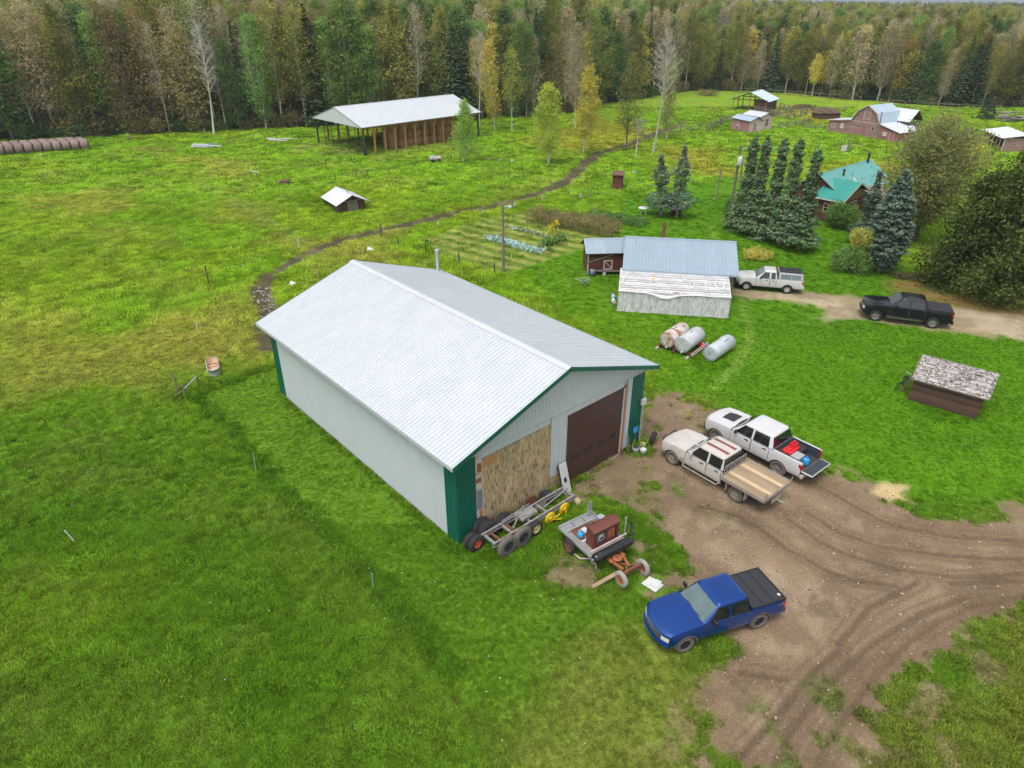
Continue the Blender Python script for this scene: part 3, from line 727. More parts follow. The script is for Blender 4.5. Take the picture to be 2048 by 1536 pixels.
def slopes(parent, mat, x0, x1, y0, y1, ze, zr, w=.8, n=3, h=.02, axis='x', under=None, which=(1, 1)):
    """gable roof, ridge along x (or y), sheets on both sides"""
    m = (y0 + y1) / 2; hl = (y1 - y0) / 2; L = math.hypot(hl, zr - ze); dz = (zr - ze) / hl
    if axis == 'x':
        if which[0]: roof_slope(parent, mat, (x0, m, zr), (1, 0, 0), (0, -1, -dz), x1 - x0, L, w, n, h, under=under)
        if which[1]: roof_slope(parent, mat, (x0, m, zr), (1, 0, 0), (0, 1, -dz), x1 - x0, L, w, n, h, under=under)
        q = MB(); q.add([(x0 - .02, m, zr + .05), (x1 + .02, m, zr + .05), (x1 + .02, m - .16, zr + .045 - .16 * dz), (x0 - .02, m - .16, zr + .045 - .16 * dz), (x1 + .02, m + .16, zr + .045 - .16 * dz), (x0 - .02, m + .16, zr + .045 - .16 * dz)], [(0, 1, 2, 3), (0, 5, 4, 1)])
    else:
        if which[0]: roof_slope(parent, mat, (m, x0, zr), (0, 1, 0), (-1, 0, -dz), x1 - x0, L, w, n, h, under=under)
        if which[1]: roof_slope(parent, mat, (m, x0, zr), (0, 1, 0), (1, 0, -dz), x1 - x0, L, w, n, h, under=under)
        q = MB(); q.add([(m, x0 - .02, zr + .05), (m, x1 + .02, zr + .05), (m - .16, x1 + .02, zr + .045 - .16 * dz), (m - .16, x0 - .02, zr + .045 - .16 * dz), (m + .16, x1 + .02, zr + .045 - .16 * dz), (m + .16, x0 - .02, zr + .045 - .16 * dz)], [(0, 1, 2, 3), (0, 5, 4, 1)])
    q.build('ridge_cap', mat, parent)
def window(parent, c, w, h, axis='x', frame='trim_pale', pane='glass', t=.05, mull=True):
    f = MB(); x, y, z = c; s = .07
    B = (lambda a, b2, d, e: f.span((x + a, y - t, z + d), (x + b2, y + t, z + e))) if axis == 'x' else (lambda a, b2, d, e: f.span((x - t, y + a, z + d), (x + t, y + b2, z + e)))
    B(-w / 2 - s, -w / 2, -h / 2 - s, h / 2 + s); B(w / 2, w / 2 + s, -h / 2 - s, h / 2 + s); B(-w / 2, w / 2, h / 2, h / 2 + s); B(-w / 2, w / 2, -h / 2 - s, -h / 2)
    if mull: B(-.02, .02, -h / 2, h / 2); B(-w / 2, -.02, -.02, .02); B(.02, w / 2, -.02, .02)
    o = f.build('window', M[frame], parent); g = MB()
    if axis == 'x': g.span((x - w / 2, y - t * .5, z - h / 2), (x + w / 2, y + t * .5, z + h / 2))
    else: g.span((x - t * .5, y - w / 2, z - h / 2), (x + t * .5, y + w / 2, z + h / 2))
    g.build('pane', M[pane], o); return o

# plastic film: translucent, wrinkled
def film_mat(nm, sc3, rot, mn, dist):
    m = bpy.data.materials.new(nm); m.use_nodes = True; n, l = m.node_tree.nodes, m.node_tree.links
    b = n['Principled BSDF']; b.inputs['Base Color'].default_value = (.72, .72, .74, 1); b.inputs['Roughness'].default_value = .28
    tr = n.new('ShaderNodeBsdfTransparent'); mx = n.new('ShaderNodeMixShader'); tc = n.new('ShaderNodeTexCoord')
    mp = n.new('ShaderNodeMapping'); mp.inputs['Scale'].default_value = sc3; mp.inputs['Rotation'].default_value = rot; l.new(tc.outputs['Object'], mp.inputs[0])
    nz = n.new('ShaderNodeTexNoise'); nz.inputs['Scale'].default_value = 2.4; nz.inputs['Detail'].default_value = 6; nz.inputs['Distortion'].default_value = 1.6; l.new(mp.outputs[0], nz.inputs['Vector'])
    r = n.new('ShaderNodeMapRange'); r.inputs['From Min'].default_value = .36; r.inputs['From Max'].default_value = .64; r.inputs['To Min'].default_value = mn; r.inputs['To Max'].default_value = 1.0; l.new(nz.outputs['Fac'], r.inputs[0])
    bp = n.new('ShaderNodeBump'); bp.inputs['Strength'].default_value = 1; bp.inputs['Distance'].default_value = dist; l.new(nz.outputs['Fac'], bp.inputs['Height']); l.new(bp.outputs[0], b.inputs['Normal'])
    l.new(r.outputs[0], mx.inputs[0]); l.new(tr.outputs[0], mx.inputs[1]); l.new(b.outputs[0], mx.inputs[2]); l.new(mx.outputs[0], n['Material Output'].inputs['Surface'])
    return m
M['film'] = film_mat('plastic_film', (.5, 2.4, 2.0), (0, .25, 0), .80, .12)
M['film_front'] = film_mat('plastic_film_front', (2.0, 1.0, .45), (0, .5, 0), .58, .09)

# --- blue-roofed shed with a plastic-covered lean-to
gp_, ga_, gl_ = at(1234, 622), R(-9.6), 8.35
g = thing('greenhouse_shed', 'blue metal roofed shed with a plastic covered greenhouse lean-to in front', 'shed', (gp_.x, gp_.y, 0), ga_)
slopes(g, M['blue_tin'], .15, 9.1, 2.55, 10.6, 2.52, 3.95, .8, 3, .022, under=M['grey_wood'])
vboards(g, 'wall_board', M['grey_wood'], .45, 8.8, 3.05, 0, lambda x: 2.62, 28)
vboards(g, 'wall_board', M['grey_wood'], 3.1, 10.0, .45, 0, lambda y: 2.5 + 1.35 * (1 - abs(y - 6.57) / 4.0), 20, axis='y')
vboards(g, 'wall_board', M['grey_wood'], 3.1, 10.0, 8.8, 0, lambda y: 2.5 + 1.35 * (1 - abs(y - 6.57) / 4.0), 20, axis='y')
q = MB(); q.span((.2, 2.50, 2.40), (9.06, 2.54, 2.53)); q.build('fascia', M['tin_blue'], g)
q = MB(); q.cyl((3.3, 7.6, 3.2), (3.3, 7.6, 5.0), .14, n=10); q.build('stove_pipe', M['rust'], g)
for i in range(10):
    x = i * gl_ / 9; q = MB(); q.span((x - .03, .0, 0), (x + .03, .06, 1.66)); q.build('stud', M['grey_wood'], g)
    q = MB(); q.beam((x, .03, 1.68), (x, 2.95, 2.42), .05, .09); q.build('rafter', M['grey_wood'], g)
q = MB(); q.span((-.05, -.03, -.02), (gl_ + .05, .10, .12)); q.build('sill', M['trim_pale'], g)
q = MB(); q.beam((-.05, -.02, 1.70), (gl_ + .05, -.02, 1.70), .05, .07); q.build('eave_batten', M['trim_pale'], g)
rs = np.random.RandomState(8)
def wr(u, v, a, k): return a * (math.sin(u * k + 3 * v) * .5 + math.sin(u * k * 2.3 - v * 9) * .3 + math.sin(v * 11 + u * 5) * .2)
q = MB(); q.grid(lambda u, v: (gl_ * u, -.05 + wr(u * 9, v, .025, 5), 1.66 * v + .02), 60, 14); q.build('film_front', M['film_front'], g)
sag = lambda u: .38 * math.exp(-((u - .42) / .12) ** 2)
q = MB(); q.grid(lambda u, v: (gl_ * u, -.10 + 3.05 * v - (.05 if v < .05 else 0), 1.71 + .76 * v + wr(u * 7, v * 3, .02, 4) - (sag(u) if v < .02 else 0)), 60, 20); q.build('film_roof', M['film'], g)
q = MB(); q.grid(lambda u, v: (gl_ + .03, 3.0 * u, (1.68 + .75 * u) * v), 10, 8); q.build('film_end', M['film_front'], g)
q = MB(); q.grid(lambda u, v: (-.03, 3.0 * u, (1.68 + .75 * u) * v), 10, 8); q.build('film_end', M['film_front'], g)
for i in range(11):
    q = MB(); y = .15 + i * .265; q.box((gl_ / 2, y, 1.76 + .75 * (y + .1) / 3.05 - .02), (gl_ - .1, .10 + .05 * (i % 2), .03), Matrix.Rotation(.24, 3, 'X')); q.build('roof_slat', M['slat_grey'] if i % 3 else M['white_plastic'], g)
for k, (x, y, w, h) in enumerate(((.35, 1.4, .1, 1.7), (2.6, 1.6, .16, .9), (4.9, 1.9, .1, .8), (5.6, 1.0, .1, .9), (6.5, .9, .1, 1.2), (7.3, 1.0, .12, 1.2), (7.9, 1.3, .12, 1.4), (4.3, .05, .5, .12))):
    q = MB(); q.box((x, y, 1.80 + .249 * (y + .1)), (w, h, .03), Matrix.Rotation(.24, 3, 'X') @ Matrix.Rotation(.25 * (k % 3 - 1), 3, 'Z')); q.build('batten', M['white_plastic'] if k != 1 else M['plank_new'], g)
# --- small log shed beside it
lp, la = at(1175, 549), R(4)
s_ = thing('log_shed', 'old reddish log shed with a pale blue tin roof beside the greenhouse', 'shed', (lp.x, lp.y, 0), la)
boards(s_, 'log', M['log_red'], 0, 3.05, 0, .25, 1.95, 13, .10, .02)
boards(s_, 'log', M['log_red'], 0, 2.4, 0, .25, 1.95, 13, .10, .02, 'y'); boards(s_, 'log', M['log_red'], 0, 2.4, 3.05, .25, 1.95, 13, .10, .02, 'y')
boards(s_, 'log', M['log_red'], 0, 3.05, 2.4, .25, 1.95, 13, .10, .02)
slopes(s_, M['blue_tin'], -.30, 3.3, -.32, 2.72, 1.98, 2.85, .8, 3, under=M['brown_wood'])
q = MB(); q.span((-.07, -.09, 0), (.02, -.052, 1.98)); q.build('corner_board', M['white_plastic'], s_)
q = MB(); q.beam((-.1, -.10, 1.1), (2.3, -.10, 1.86), .05, .13); q.build('brace', M['grey_wood'], s_)
q = MB()
for a, c in (((1.35, -.11, .45), (1.45, -.065, 1.3)), ((2.05, -.11, .45), (2.15, -.065, 1.3)), ((1.45, -.11, .45), (2.05, -.066, .54)), ((1.45, -.11, 1.21), (2.05, -.066, 1.3))): q.span(a, c)
wf = q.build('window', M['trim_pale'], s_); q = MB(); q.span((1.45, -.07, .54), (2.05, -.06, 1.21)); q.build('pane', M['log_red'], wf)
q = MB(); q.beam((1.45, -.115, 1.2), (2.05, -.115, .6), .02, .06); q.build('cross_bar', M['trim_pale'], wf)
q = MB(); q.beam((.2, -.25, .42), (3.2, -.18, .30), .28, .05); q.build('bench_board', M['grey_wood'], s_)
q = MB(); q.span((1.3, -.35, 0), (1.55, -.1, .30)); q.build('block', M['white_plastic'], s_)
t = thing('rain_barrel', 'blue grey barrel under the log shed bench', 'barrel', s_.matrix_basis @ Vector((.35, -.42, 0)), 0)
q = MB(); q.lathe([(.001, 0), (.22, 0), (.26, .3), (.22, .6), (.001, .6)], axis='z', n=18); q.build('shell', pm('barrel_blue', (.12, .16, .21), (.08, .11, .15), 4, rough=.5), t)
q = MB(); q.lathe([(.225, .58), (.23, .62), (.20, .62)], axis='z', n=18); q.build('rim', M['galv'], t)
t = thing('garden_cart', 'grey wire garden cart on the grass left of the greenhouse', 'cart', at(1168, 572, 0), .3)
q = MB()
for p1, p2 in (((-.35, -.2, .3), (.35, -.2, .3)), ((-.35, .2, .3), (.35, .2, .3)), ((-.35, -.2, .3), (-.45, -.25, .62)), ((.35, -.2, .3), (.45, -.25, .62)), ((-.35, .2, .3), (-.45, .25, .62)), ((.35, .2, .3), (.45, .25, .62)), ((-.45, -.25, .62), (.45, -.25, .62)), ((-.45, .25, .62), (.45, .25, .62)), ((.45, .25, .62), (.45, -.25, .62)), ((-.45, .25, .62), (-.85, 0, .75)), ((-.45, -.25, .62), (-.85, 0, .75))): q.tube([p1, p2], .018, 5)
q.build('frame', M['galv'], t)
for y in (-.28, .28):
    q = MB(); q.lathe([(.16, -.02), (.2, -.02), (.2, .02), (.16, .02), (.16, -.02)], o=(0, y, .2), n=16); q.build('wheel', M['tyre'], t)
t = thing('lean_to_clutter', 'pile of jugs and cloths against the greenhouse end wall', 'clutter', g.matrix_basis @ Vector((-.35, 2.0, 0)), 0)
for k, (x, y, mm, r_) in enumerate(((0, .3, 'white_plastic', .14), (.05, -.1, 'blue_plastic', .12), (-.1, -.5, 'white_plastic', .16), (0, .7, 'sky_plastic', .1), (-.05, -.9, 'tyre_pale', .15))):
    q = MB(); q.lathe([(.001, 0), (r_, 0), (r_ * 1.05, .3), (r_ * .5, .42), (.001, .44)], o=(x, y, 0), axis='z', n=12); q.build('jug', M[mm], t)

# --- weathered shed on the lawn
wp_, wa_, wl_ = fr((1815, 799), (1950.5, 838.8))
w_ = thing('weathered_shed', 'small weathered grey shed with a mottled shingle roof on the lawn', 'shed', (wp_.x, wp_.y, 0), wa_)
wl_ = 3.6; SHED = w_
boards(w_, 'wall_board', M['brown_wood'], 0, wl_, 0, .02, 1.5, 11, .05, .012)
gt = lambda z: (max(0, (z - 1.5) / .72 * 1.7) if z > 1.5 else 0, 3.3 - (max(0, (z - 1.5) / .72 * 1.7) if z > 1.5 else 0))
for x in (0.03, wl_ - .03): boards(w_, 'wall_board', M['brown_wood'], 0, 3.3, x, .02, 2.2, 16, .05, .012, 'y', top=lambda z: gt(z))
boards(w_, 'wall_board', M['brown_wood'], 0, wl_, 3.3, .02, 1.5, 11, .05, .012)
def shingled(parent, mat, x0, x1, y0, ym, ze, zr, rows, per, sgn=1):
    d = Vector((0, ym - y0, zr - ze)); up = Vector((0, -(zr - ze), (ym - y0))).normalized()
    if up.z < 0: up = -up
    me = []
    for k in range(3):
        q = MB(); q.box((0, 0, 0), ((x1 - x0) / per * 1.02, d.length / rows * 1.45, .022)); me.append(q.mesh('shingle', mat))
    ax = math.atan2(d.z, d.y)
    for r_ in range(rows):
        for c_ in range(per):
            f = (r_ + .5) / rows; p = Vector((x0 + (x1 - x0) * (c_ + .5 + .3 * (r_ % 2 - .5)) / per, y0, ze)) + d * f + up * (.02 + .02 * ((rows - r_) % 2) + RND.uniform(0, .015))
            o = link('shingle', me[(r_ + c_) % 3], parent, loc=p, rot=(ax + (-.06 if sgn > 0 else .06) + RND.uniform(-.03, .03), RND.uniform(-.02, .02), RND.uniform(-.05, .05)))
    q = MB(); a = [Vector((x0, y0, ze)), Vector((x1, y0, ze)), Vector((x1, ym, zr)), Vector((x0, ym, zr))]
    q.add([p - up * .05 for p in a] + [p - up * .005 for p in a], [(0, 1, 2, 3), (7, 6, 5, 4), (0, 4, 5, 1), (1, 5, 6, 2), (2, 6, 7, 3), (3, 7, 4, 0)]); q.build('roof_deck', M['brown_wood'], parent)
shingled(w_, M['shingle'], -.12, wl_ + .22, -.22, 1.65, 1.50, 2.32, 12, 20)
shingled(w_, M['shingle'], -.12, wl_ + .22, 3.52, 1.65, 1.50, 2.32, 6, 10, -1)
q = MB(); q.beam((-.14, -.24, 1.49), (wl_ + .24, -.24, 1.49), .03, .09); q.beam((-.13, -.22, 1.50), (-.13, 1.65, 2.33), .03, .09); q.beam((wl_ + .23, -.22, 1.50), (wl_ + .23, 1.65, 2.33), .03, .09); q.build('verge_board', M['grey_wood'], w_)
q = MB(); q.beam((-.5, 1.2, .0), (-.1, 1.0, 1.55), .05, .16); q.beam((-.55, .8, .0), (-.1, .7, 1.3), .05, .12); q.build('leaning_board', M['old_wood'], w_)
t = thing('old_bicycle', 'rusting dark bicycle leaning on the weathered shed', 'bicycle', w_.matrix_basis @ Vector((-.75, 1.3, 0)), wa_ + 1.35, rx=.22)
for x in (-.5, .5):
    q = MB(); q.lathe([(.31, -.02), (.34, 0), (.31, .02), (.30, 0), (.31, -.02)], o=(x, 0, .34), n=20)
    for i in range(8): q.tube([(x, 0, .34), (x + .31 * math.cos(i * PI / 4), 0, .34 + .31 * math.sin(i * PI / 4))], .004, 3)
    q.build('wheel', M['tyre'], t)
q = MB(); q.tube([(-.5, 0, .34), (-.15, 0, .80), (.35, 0, .85), (.5, 0, .34)], .018, 6); q.tube([(-.5, 0, .34), (.0, 0, .32), (.36, 0, .84)], .016, 6); q.tube([(0, 0, .32), (-.18, 0, .95)], .016, 6); q.build('frame', M['tpost'], t)
q = MB(); q.box((-.19, 0, .97), (.24, .12, .06)); q.build('saddle', M['black'], t, .02)
q = MB(); q.tube([(.36, -.25, 1.0), (.34, 0, .96), (.36, .25, 1.0)], .014, 6); q.build('handlebar', M['galv'], t)

# --- house
hp, ha = Vector((33.75, 75.9, 0)), R(41)
h = thing('log_house', 'log house with a bright teal metal roof among the spruces', 'house', hp, ha)
boards(h, 'log', M['log_red'], .2, 11.6, -2.7, .1, 2.5, 9, .16, .02); boards(h, 'log', M['log_red'], .2, 11.6, 2.7, .1, 2.5, 9, .16, .02)
gz = lambda z: (-2.7 + max(0, (z - 2.5) * 1.5), 2.7 - max(0, (z - 2.5) * 1.5))
for x in (.2, 11.6): boards(h, 'log', M['log_red'], -2.7, 2.7, x, .1, 4.2, 15, .16, .02, 'y', top=gz)
slopes(h, M['teal_pale'], -.3, 12.3, -3.25, 3.25, 2.42, 4.5, .9, 3, under=M['brown_wood'])
# wing towards the lawn
roof_slope(h, M['teal_roof'], (1.6, -4.0, 4.02), (0, 1, 0), (-3.3, 0, -1.55), 3.4, 3.65, .85, 3, under=M['brown_wood'])
roof_slope(h, M['teal_roof'], (1.6, -4.0, 4.02), (0, 1, 0), (2.5, 0, -1.17), 3.4, 2.76, .85, 3, under=M['brown_wood'])
M['tan_board'] = pm('tan_board', (.26, .17, .075), (.20, .13, .055), 4, rough=.85, stretch=(.2, 1, 1), vary=.1)
gw_ = lambda z: (-1.3 + max(0, (z - 2.55) * 2.13), 4.3 - max(0, (z - 2.55) * 2.13))
boards(h, 'gable_board', M['tan_board'], -1.3, 4.3, -3.6, 2.2, 3.9, 10, .06, .012, top=gw_)
boards(h, 'log', M['log_red'], -1.3, 4.3, -3.6, .1, 2.2, 8, .16, .02); boards(h, 'log', M['log_red'], -3.6, -1.0, -1.3, .1, 2.4, 9, .16, .02, 'y')
q = MB(); q.beam((1.6, -4.05, 4.0), (-1.75, -4.05, 2.42), .03, .20); q.beam((1.6, -4.05, 4.0), (4.1, -4.05, 2.83), .03, .20); q.build('barge_board', M['white_plastic'], h)
q = MB(); q.beam((-1.75, -4.0, 2.40), (-1.75, -.8, 2.40), .04, .14); q.build('gutter', M['white_plastic'], h)
window(h, (1.5, -3.66, 1.5), 1.2, .9); window(h, (-1.36, -2.3, 1.5), .9, .8, 'y')
# porch
q = MB(); pr_ = [(4.2, -3.0, 2.75), (8.4, -3.0, 2.75), (8.4, -5.6, 2.15), (4.2, -5.6, 2.15)]
q.add([(a, b2, c - .08) for a, b2, c in pr_] + pr_, [(0, 1, 2, 3), (7, 6, 5, 4), (0, 4, 5, 1), (1, 5, 6, 2), (2, 6, 7, 3), (3, 7, 4, 0)]); q.build('porch_roof', M['thatch'], h)
for x in (4.3, 6.3, 8.3):
    q = MB(); q.cyl((x, -5.45, 0), (x, -5.45, 2.1), .09, n=8); q.build('porch_post', M['trim_pale'], h)
q = MB(); q.beam((4.3, -5.45, .95), (8.3, -5.45, .95), .07, .07); q.beam((4.3, -5.45, .5), (8.3, -5.45, .5), .05, .05); q.beam((4.3, -5.4, 1.9), (5.3, -5.4, .9), .06, .08); q.build('porch_rail', M['log_red'], h)
q = MB(); q.span((4.2, -5.6, 0), (8.4, -2.78, .22)); q.build('porch_floor', M['grey_wood'], h)
for x, y, z, hh, r_, mm in ((10.9, -.3, 4.2, 1.1, .13, 'black_mat'), (3.8, -.9, 3.6, .9, .11, 'black_mat'), (5.2, -1.3, 3.4, 1.3, .06, 'galv')):
    q = MB(); q.cyl((x, y, z), (x, y, z + hh), r_, n=10); c = q.build('chimney_pipe', M[mm], h)
    q = MB(); q.cyl((x, y, z + hh + .004), (x, y, z + hh + .14), r_ * 1.6, r_ * 1.2, n=10); q.build('chimney_cap', M[mm], c)
q = MB(); q.lathe([(.001, 0), (.2, .02), (.38, .09), (.36, .10), (.18, .04), (.001, .02)], axis='z', n=18); q.build('satellite_dish', M['white_plastic'], h, loc=(3.2, -2.5, 3.75), rot=(.9, 0, .2))

# --- far red barn with a gambrel roof
bp_, ba_ = Vector((60.59, 128.17, 0)), R(-58.2)
bn = thing('gambrel_barn', 'faded red gambrel barn with grey metal roof and lean-to wings', 'barn', bp_, ba_)
BW, BD = 5.4, 6.2
prof = [(0, 2.55), (.85, 4.15), (BW / 2, 5.25), (BW - .85, 4.15), (BW, 2.55)]
def gam(x): return np.interp(x, [p[0] for p in prof], [p[1] for p in prof])
def gtop(z):
    if z <= 2.55: return 0, BW
    a = np.interp(z, [2.55, 4.15, 5.25], [0, .85, BW / 2]); return a, BW - a
boards(bn, 'wall_board', M['barn_red'], 0, BW, 0, 0, 5.2, 22, .05, .012, top=gtop); boards(bn, 'wall_board', M['barn_red'], 0, BW, BD, 0, 5.2, 14, .05, .012, top=gtop)
for x in (0, BW): boards(bn, 'wall_board', M['barn_red'], 0, BD, x, 0, 2.55, 10, .05, .012, 'y')
for (xa, za), (xb2, zb2) in zip(prof[:-1], prof[1:]):
    dx, dz = xb2 - xa, zb2 - za
    if dz > 0: roof_slope(bn, M['tin_blue'], (xb2, -.25, zb2), (0, 1, 0), (-dx, 0, -dz), BD + .5, math.hypot(dx, dz) + .05, .9, 3, under=M['brown_wood'])
    else: roof_slope(bn, M['tin_blue'], (xa, -.25, za), (0, 1, 0), (dx, 0, dz), BD + .5, math.hypot(dx, dz) + .05, .9, 3, under=M['brown_wood'])
for a, c in zip(prof[:-1], prof[1:]):
    q = MB(); q.beam((a[0], -.27, a[1] + .02), (c[0], -.27, c[1] + .02), .04, .16); q.build('barge_board', M['trim_pale'], bn)
q = MB(); q.span((2.2, -.05, 3.1), (3.2, -.03, 4.6)); ld = q.build('loft_door', M['barn_red'], bn)
q = MB()
for x in (2.1, 3.2): q.span((x, -.07, 2.75), (x + .1, -.045, 4.75))
q.span((2.2, -.07, 4.65), (3.2, -.046, 4.75)); q.span((2.2, -.07, 3.0), (3.2, -.046, 3.1)); q.build('loft_trim', M['trim_pale'], ld)
q = MB(); q.span((2.1, -.055, .1), (3.0, -.03, 2.0)); q.build('door', M['barn_redder'], bn)
q = MB(); q.span((-.02, -.06, 2.45), (BW + .02, -.03, 2.56)); q.build('belt_board', M['trim_pale'], bn)
window(bn, (1.6, -.04, 1.75), .34, .5, pane='black_mat', mull=False); window(bn, (4.3, -.04, 1.65), .36, .5, pane='black_mat', mull=False)
# left wing
boards(bn, 'wing_board', M['barn_red'], -4.5, -.03, .05, 0, 1.9, 9, .05, .012); boards(bn, 'wing_board', M['barn_red'], .1, 4.0, -4.5, 0, 1.85, 9, .05, .012, 'y')
vboards(bn, 'wing_gable', M['barn_red'], -4.5, -.03, .055, 1.9, lambda x: 1.95 + .55 * (x + 4.5) / 4.5, 8)
roof_slope(bn, M['tin'], (.0, -.2, 2.62), (0, 1, 0), (-4.8, 0, -.62), 4.3, 4.85, .9, 3, under=M['brown_wood'])
q = MB(); q.beam((-4.7, -.22, 2.0), (0, -.22, 2.6), .04, .14); q.build('barge_board', M['trim_pale'], bn)
window(bn, (-3.4, 0.0, 1.2), .8, .7, pane='barn_red', mull=False); window(bn, (-1.7, 0.0, 1.35), .55, .75, pane='white_plastic')
# right wing
vboards(bn, 'wing_board', M['barn_redder'], BW + .03, BW + 3.7, -.05, 0, lambda x: 2.35 - .85 * (x - BW) / 3.7, 14); vboards(bn, 'wing_board', M['barn_redder'], -.05, BD, BW + 3.7, 0, lambda y: 1.5, 14, axis='y')
roof_slope(bn, M['tin'], (BW, -.3, 2.55), (0, 1, 0), (4.1, 0, -.98), BD + .6, 4.2, .9, 3, under=M['brown_wood'])
window(bn, (BW + 1.3, -.10, 1.1), .65, .55, pane='white_plastic')
q = MB()
for x in (BW + 2.15, BW + 3.0): q.span((x, -.10, 0), (x + .08, -.075, 1.6))
q.build('door_trim', M['trim_pale'], bn)
# rear crossing roof
slopes(bn, M['tin'], 3.2, 7.6, BD - 1.2, BD + 3.0, 2.7, 4.5, .9, 3, under=M['brown_wood'])
boards(bn, 'wall_board', M['old_wood'], 3.6, 7.4, BD - .8, 0, 2.7, 8); boards(bn, 'wall_board', M['old_wood'], BD - .8, BD + 2.6, 7.35, 0, 2.7, 8, axis='y')

# --- two pink sheds
def pink(label, a, c, H, D, over, roofm, ridge):
    p, ang, L = fr(a, c); o = thing('pink_shed', label, 'shed', p, ang)
    vboards(o, 'wall_board', M['pink'], 0, L, 0, 0, lambda x: H, 12); vboards(o, 'wall_board', M['pink'], 0, L, D, 0, lambda x: H, 8)
    for x in (0, L): vboards(o, 'wall_board', M['pink'] if x == 0 else M['trim_pale'], 0, D, x, 0, lambda y: H + (ridge - H) * (1 - abs(y - D / 2) / (D / 2)), 9, axis='y')
    slopes(o, roofm, -over, L + over, -over, D + over, H - .05, ridge, .8, 3, under=M['brown_wood'])
    return o, L
o, L = pink('small pink shed with pale blue roof, nearer of the pair', (1462, 258), (1497, 266), 2.05, 2.8, .25, M['tin_blue'], 2.6)
window(o, (1.7, -.03, 1.2), .35, .35, pane='black', mull=False); window(o, (L + .03, 1.2, .9), .7, 1.5, 'y', pane='pink', mull=False)
t = thing('spoked_wheel', 'old pale wagon wheel leaning on the pink shed', 'wheel', o.matrix_basis @ Vector((2.1, -.35, 0)), o.rotation_euler[2])
q = MB(); q.lathe([(.52, -.04), (.6, -.04), (.6, .04), (.52, .04), (.52, -.04)], o=(0, 0, .6), n=20)
for i in range(8): q.tube([(0, 0, .6), (.55 * math.cos(i * PI / 4), 0, .6 + .55 * math.sin(i * PI / 4))], .03, 4)
q.build('rim', M['trim_pale'], t); q = MB(); q.lathe([(.001, -.1), (.1, -.1), (.1, .1), (.001, .1)], o=(0, 0, .6), n=10); q.build('hub', M['rust'], t)
o, L = pink('small pink shed with a white tin roof, farther and taller', (1484, 256), (1517, 262), 2.5, 3.4, .25, M['tin'], 3.05)
window(o, (L + .03, 1.8, 1.4), .7, 1.2, 'y', pane='brown_wood')

# --- open pole shelter behind
p, ang, L = fr((1462, 219), (1531, 225))
ps = thing('pole_shelter', 'open pole shelter with a blue grey tin roof by the corral', 'shelter', p, ang)
zE, zP = 2.3, 3.8
D = 6.5
for x in (0.2, L * .5, L - .2):
    for y in (.2, D * .5, D - .2):
        q = MB(); q.cyl((x, y, -.1), (x, y, zE + (zP - zE) * (1 - abs(x - L / 2) / (L / 2)) - .1), .11, n=7); q.build('pole', M['post_wood'], ps)
slopes(ps, M['tin_blue'], -.3, D + .3, -.5, L + .5, zE - .15, zP, .9, 3, axis='y', under=M['brown_wood'])
for y in (.2, D - .2):
    q = MB(); q.beam((0, y, zE - .1), (L, y, zE - .1), .1, .16); q.build('tie_beam', M['brown_wood'], ps)
vboards(ps, 'wall_board', M['brown_wood'], L * .62, L, .35, .2, lambda x: zE + .2, 8); boards(ps, 'wall_board', M['brown_wood'], .3, D, L, 0, zE, 6, axis='y')

# --- hay shelter
hs_ = thing('hay_shelter', 'long open hay shelter with a pale metal roof on posts', 'shelter', (-22.9, 109.6, 0), R(43.6))
HL, HW = 23.4, 14.2
slopes(hs_, M['white_metal'], -.5, HL + .4, -.5, HW + .5, 4.18, 6.45, .9, 3, .02, under=M['steel'])
for x in (-.45, HL + .35):
    q = MB(); q.prism([(-.3, 4.10), (HW / 2, 6.33), (HW + .3, 4.10)], x, x + .05, 'x'); q.build('gable_cladding', M['wall_metal'], hs_)
q = MB(); q.span((-.4, -.12, 3.85), (HL + .3, .12, 4.12)); q.span((-.4, HW - .12, 3.85), (HL + .3, HW + .12, 4.12)); q.build('header_beam', M['post_wood'], hs_)
for i in range(13):
    x = i * HL / 12
    for y in (0, HW):
        cnr = i in (0, 12)
        q = MB(); q.span((x - .12, y - .12, -.1), (x + .12, y + .12, 3.86)); po = q.build('post', M['tpost'] if cnr else M['post_wood'], hs_)
        if y == 0 and not cnr:
            for s in (-1, 1):
                q = MB(); q.beam((x, 0, 2.9), (x + s * .75, 0, 3.84), .10, .12); q.build('knee_brace', M['post_wood'], po)
        if cnr and y == 0:
            q = MB(); q.cyl((x, 0, -.05), (x, 0, 1.3), .34, .17, n=10); q.build('wrapped_base', M['black'], po)
for j in range(1, 6):
    q = MB(); q.cyl((0, j * HW / 6, -.1), (0, j * HW / 6, 4.1), .06, n=7); q.build('end_post', M['tpost'], hs_)
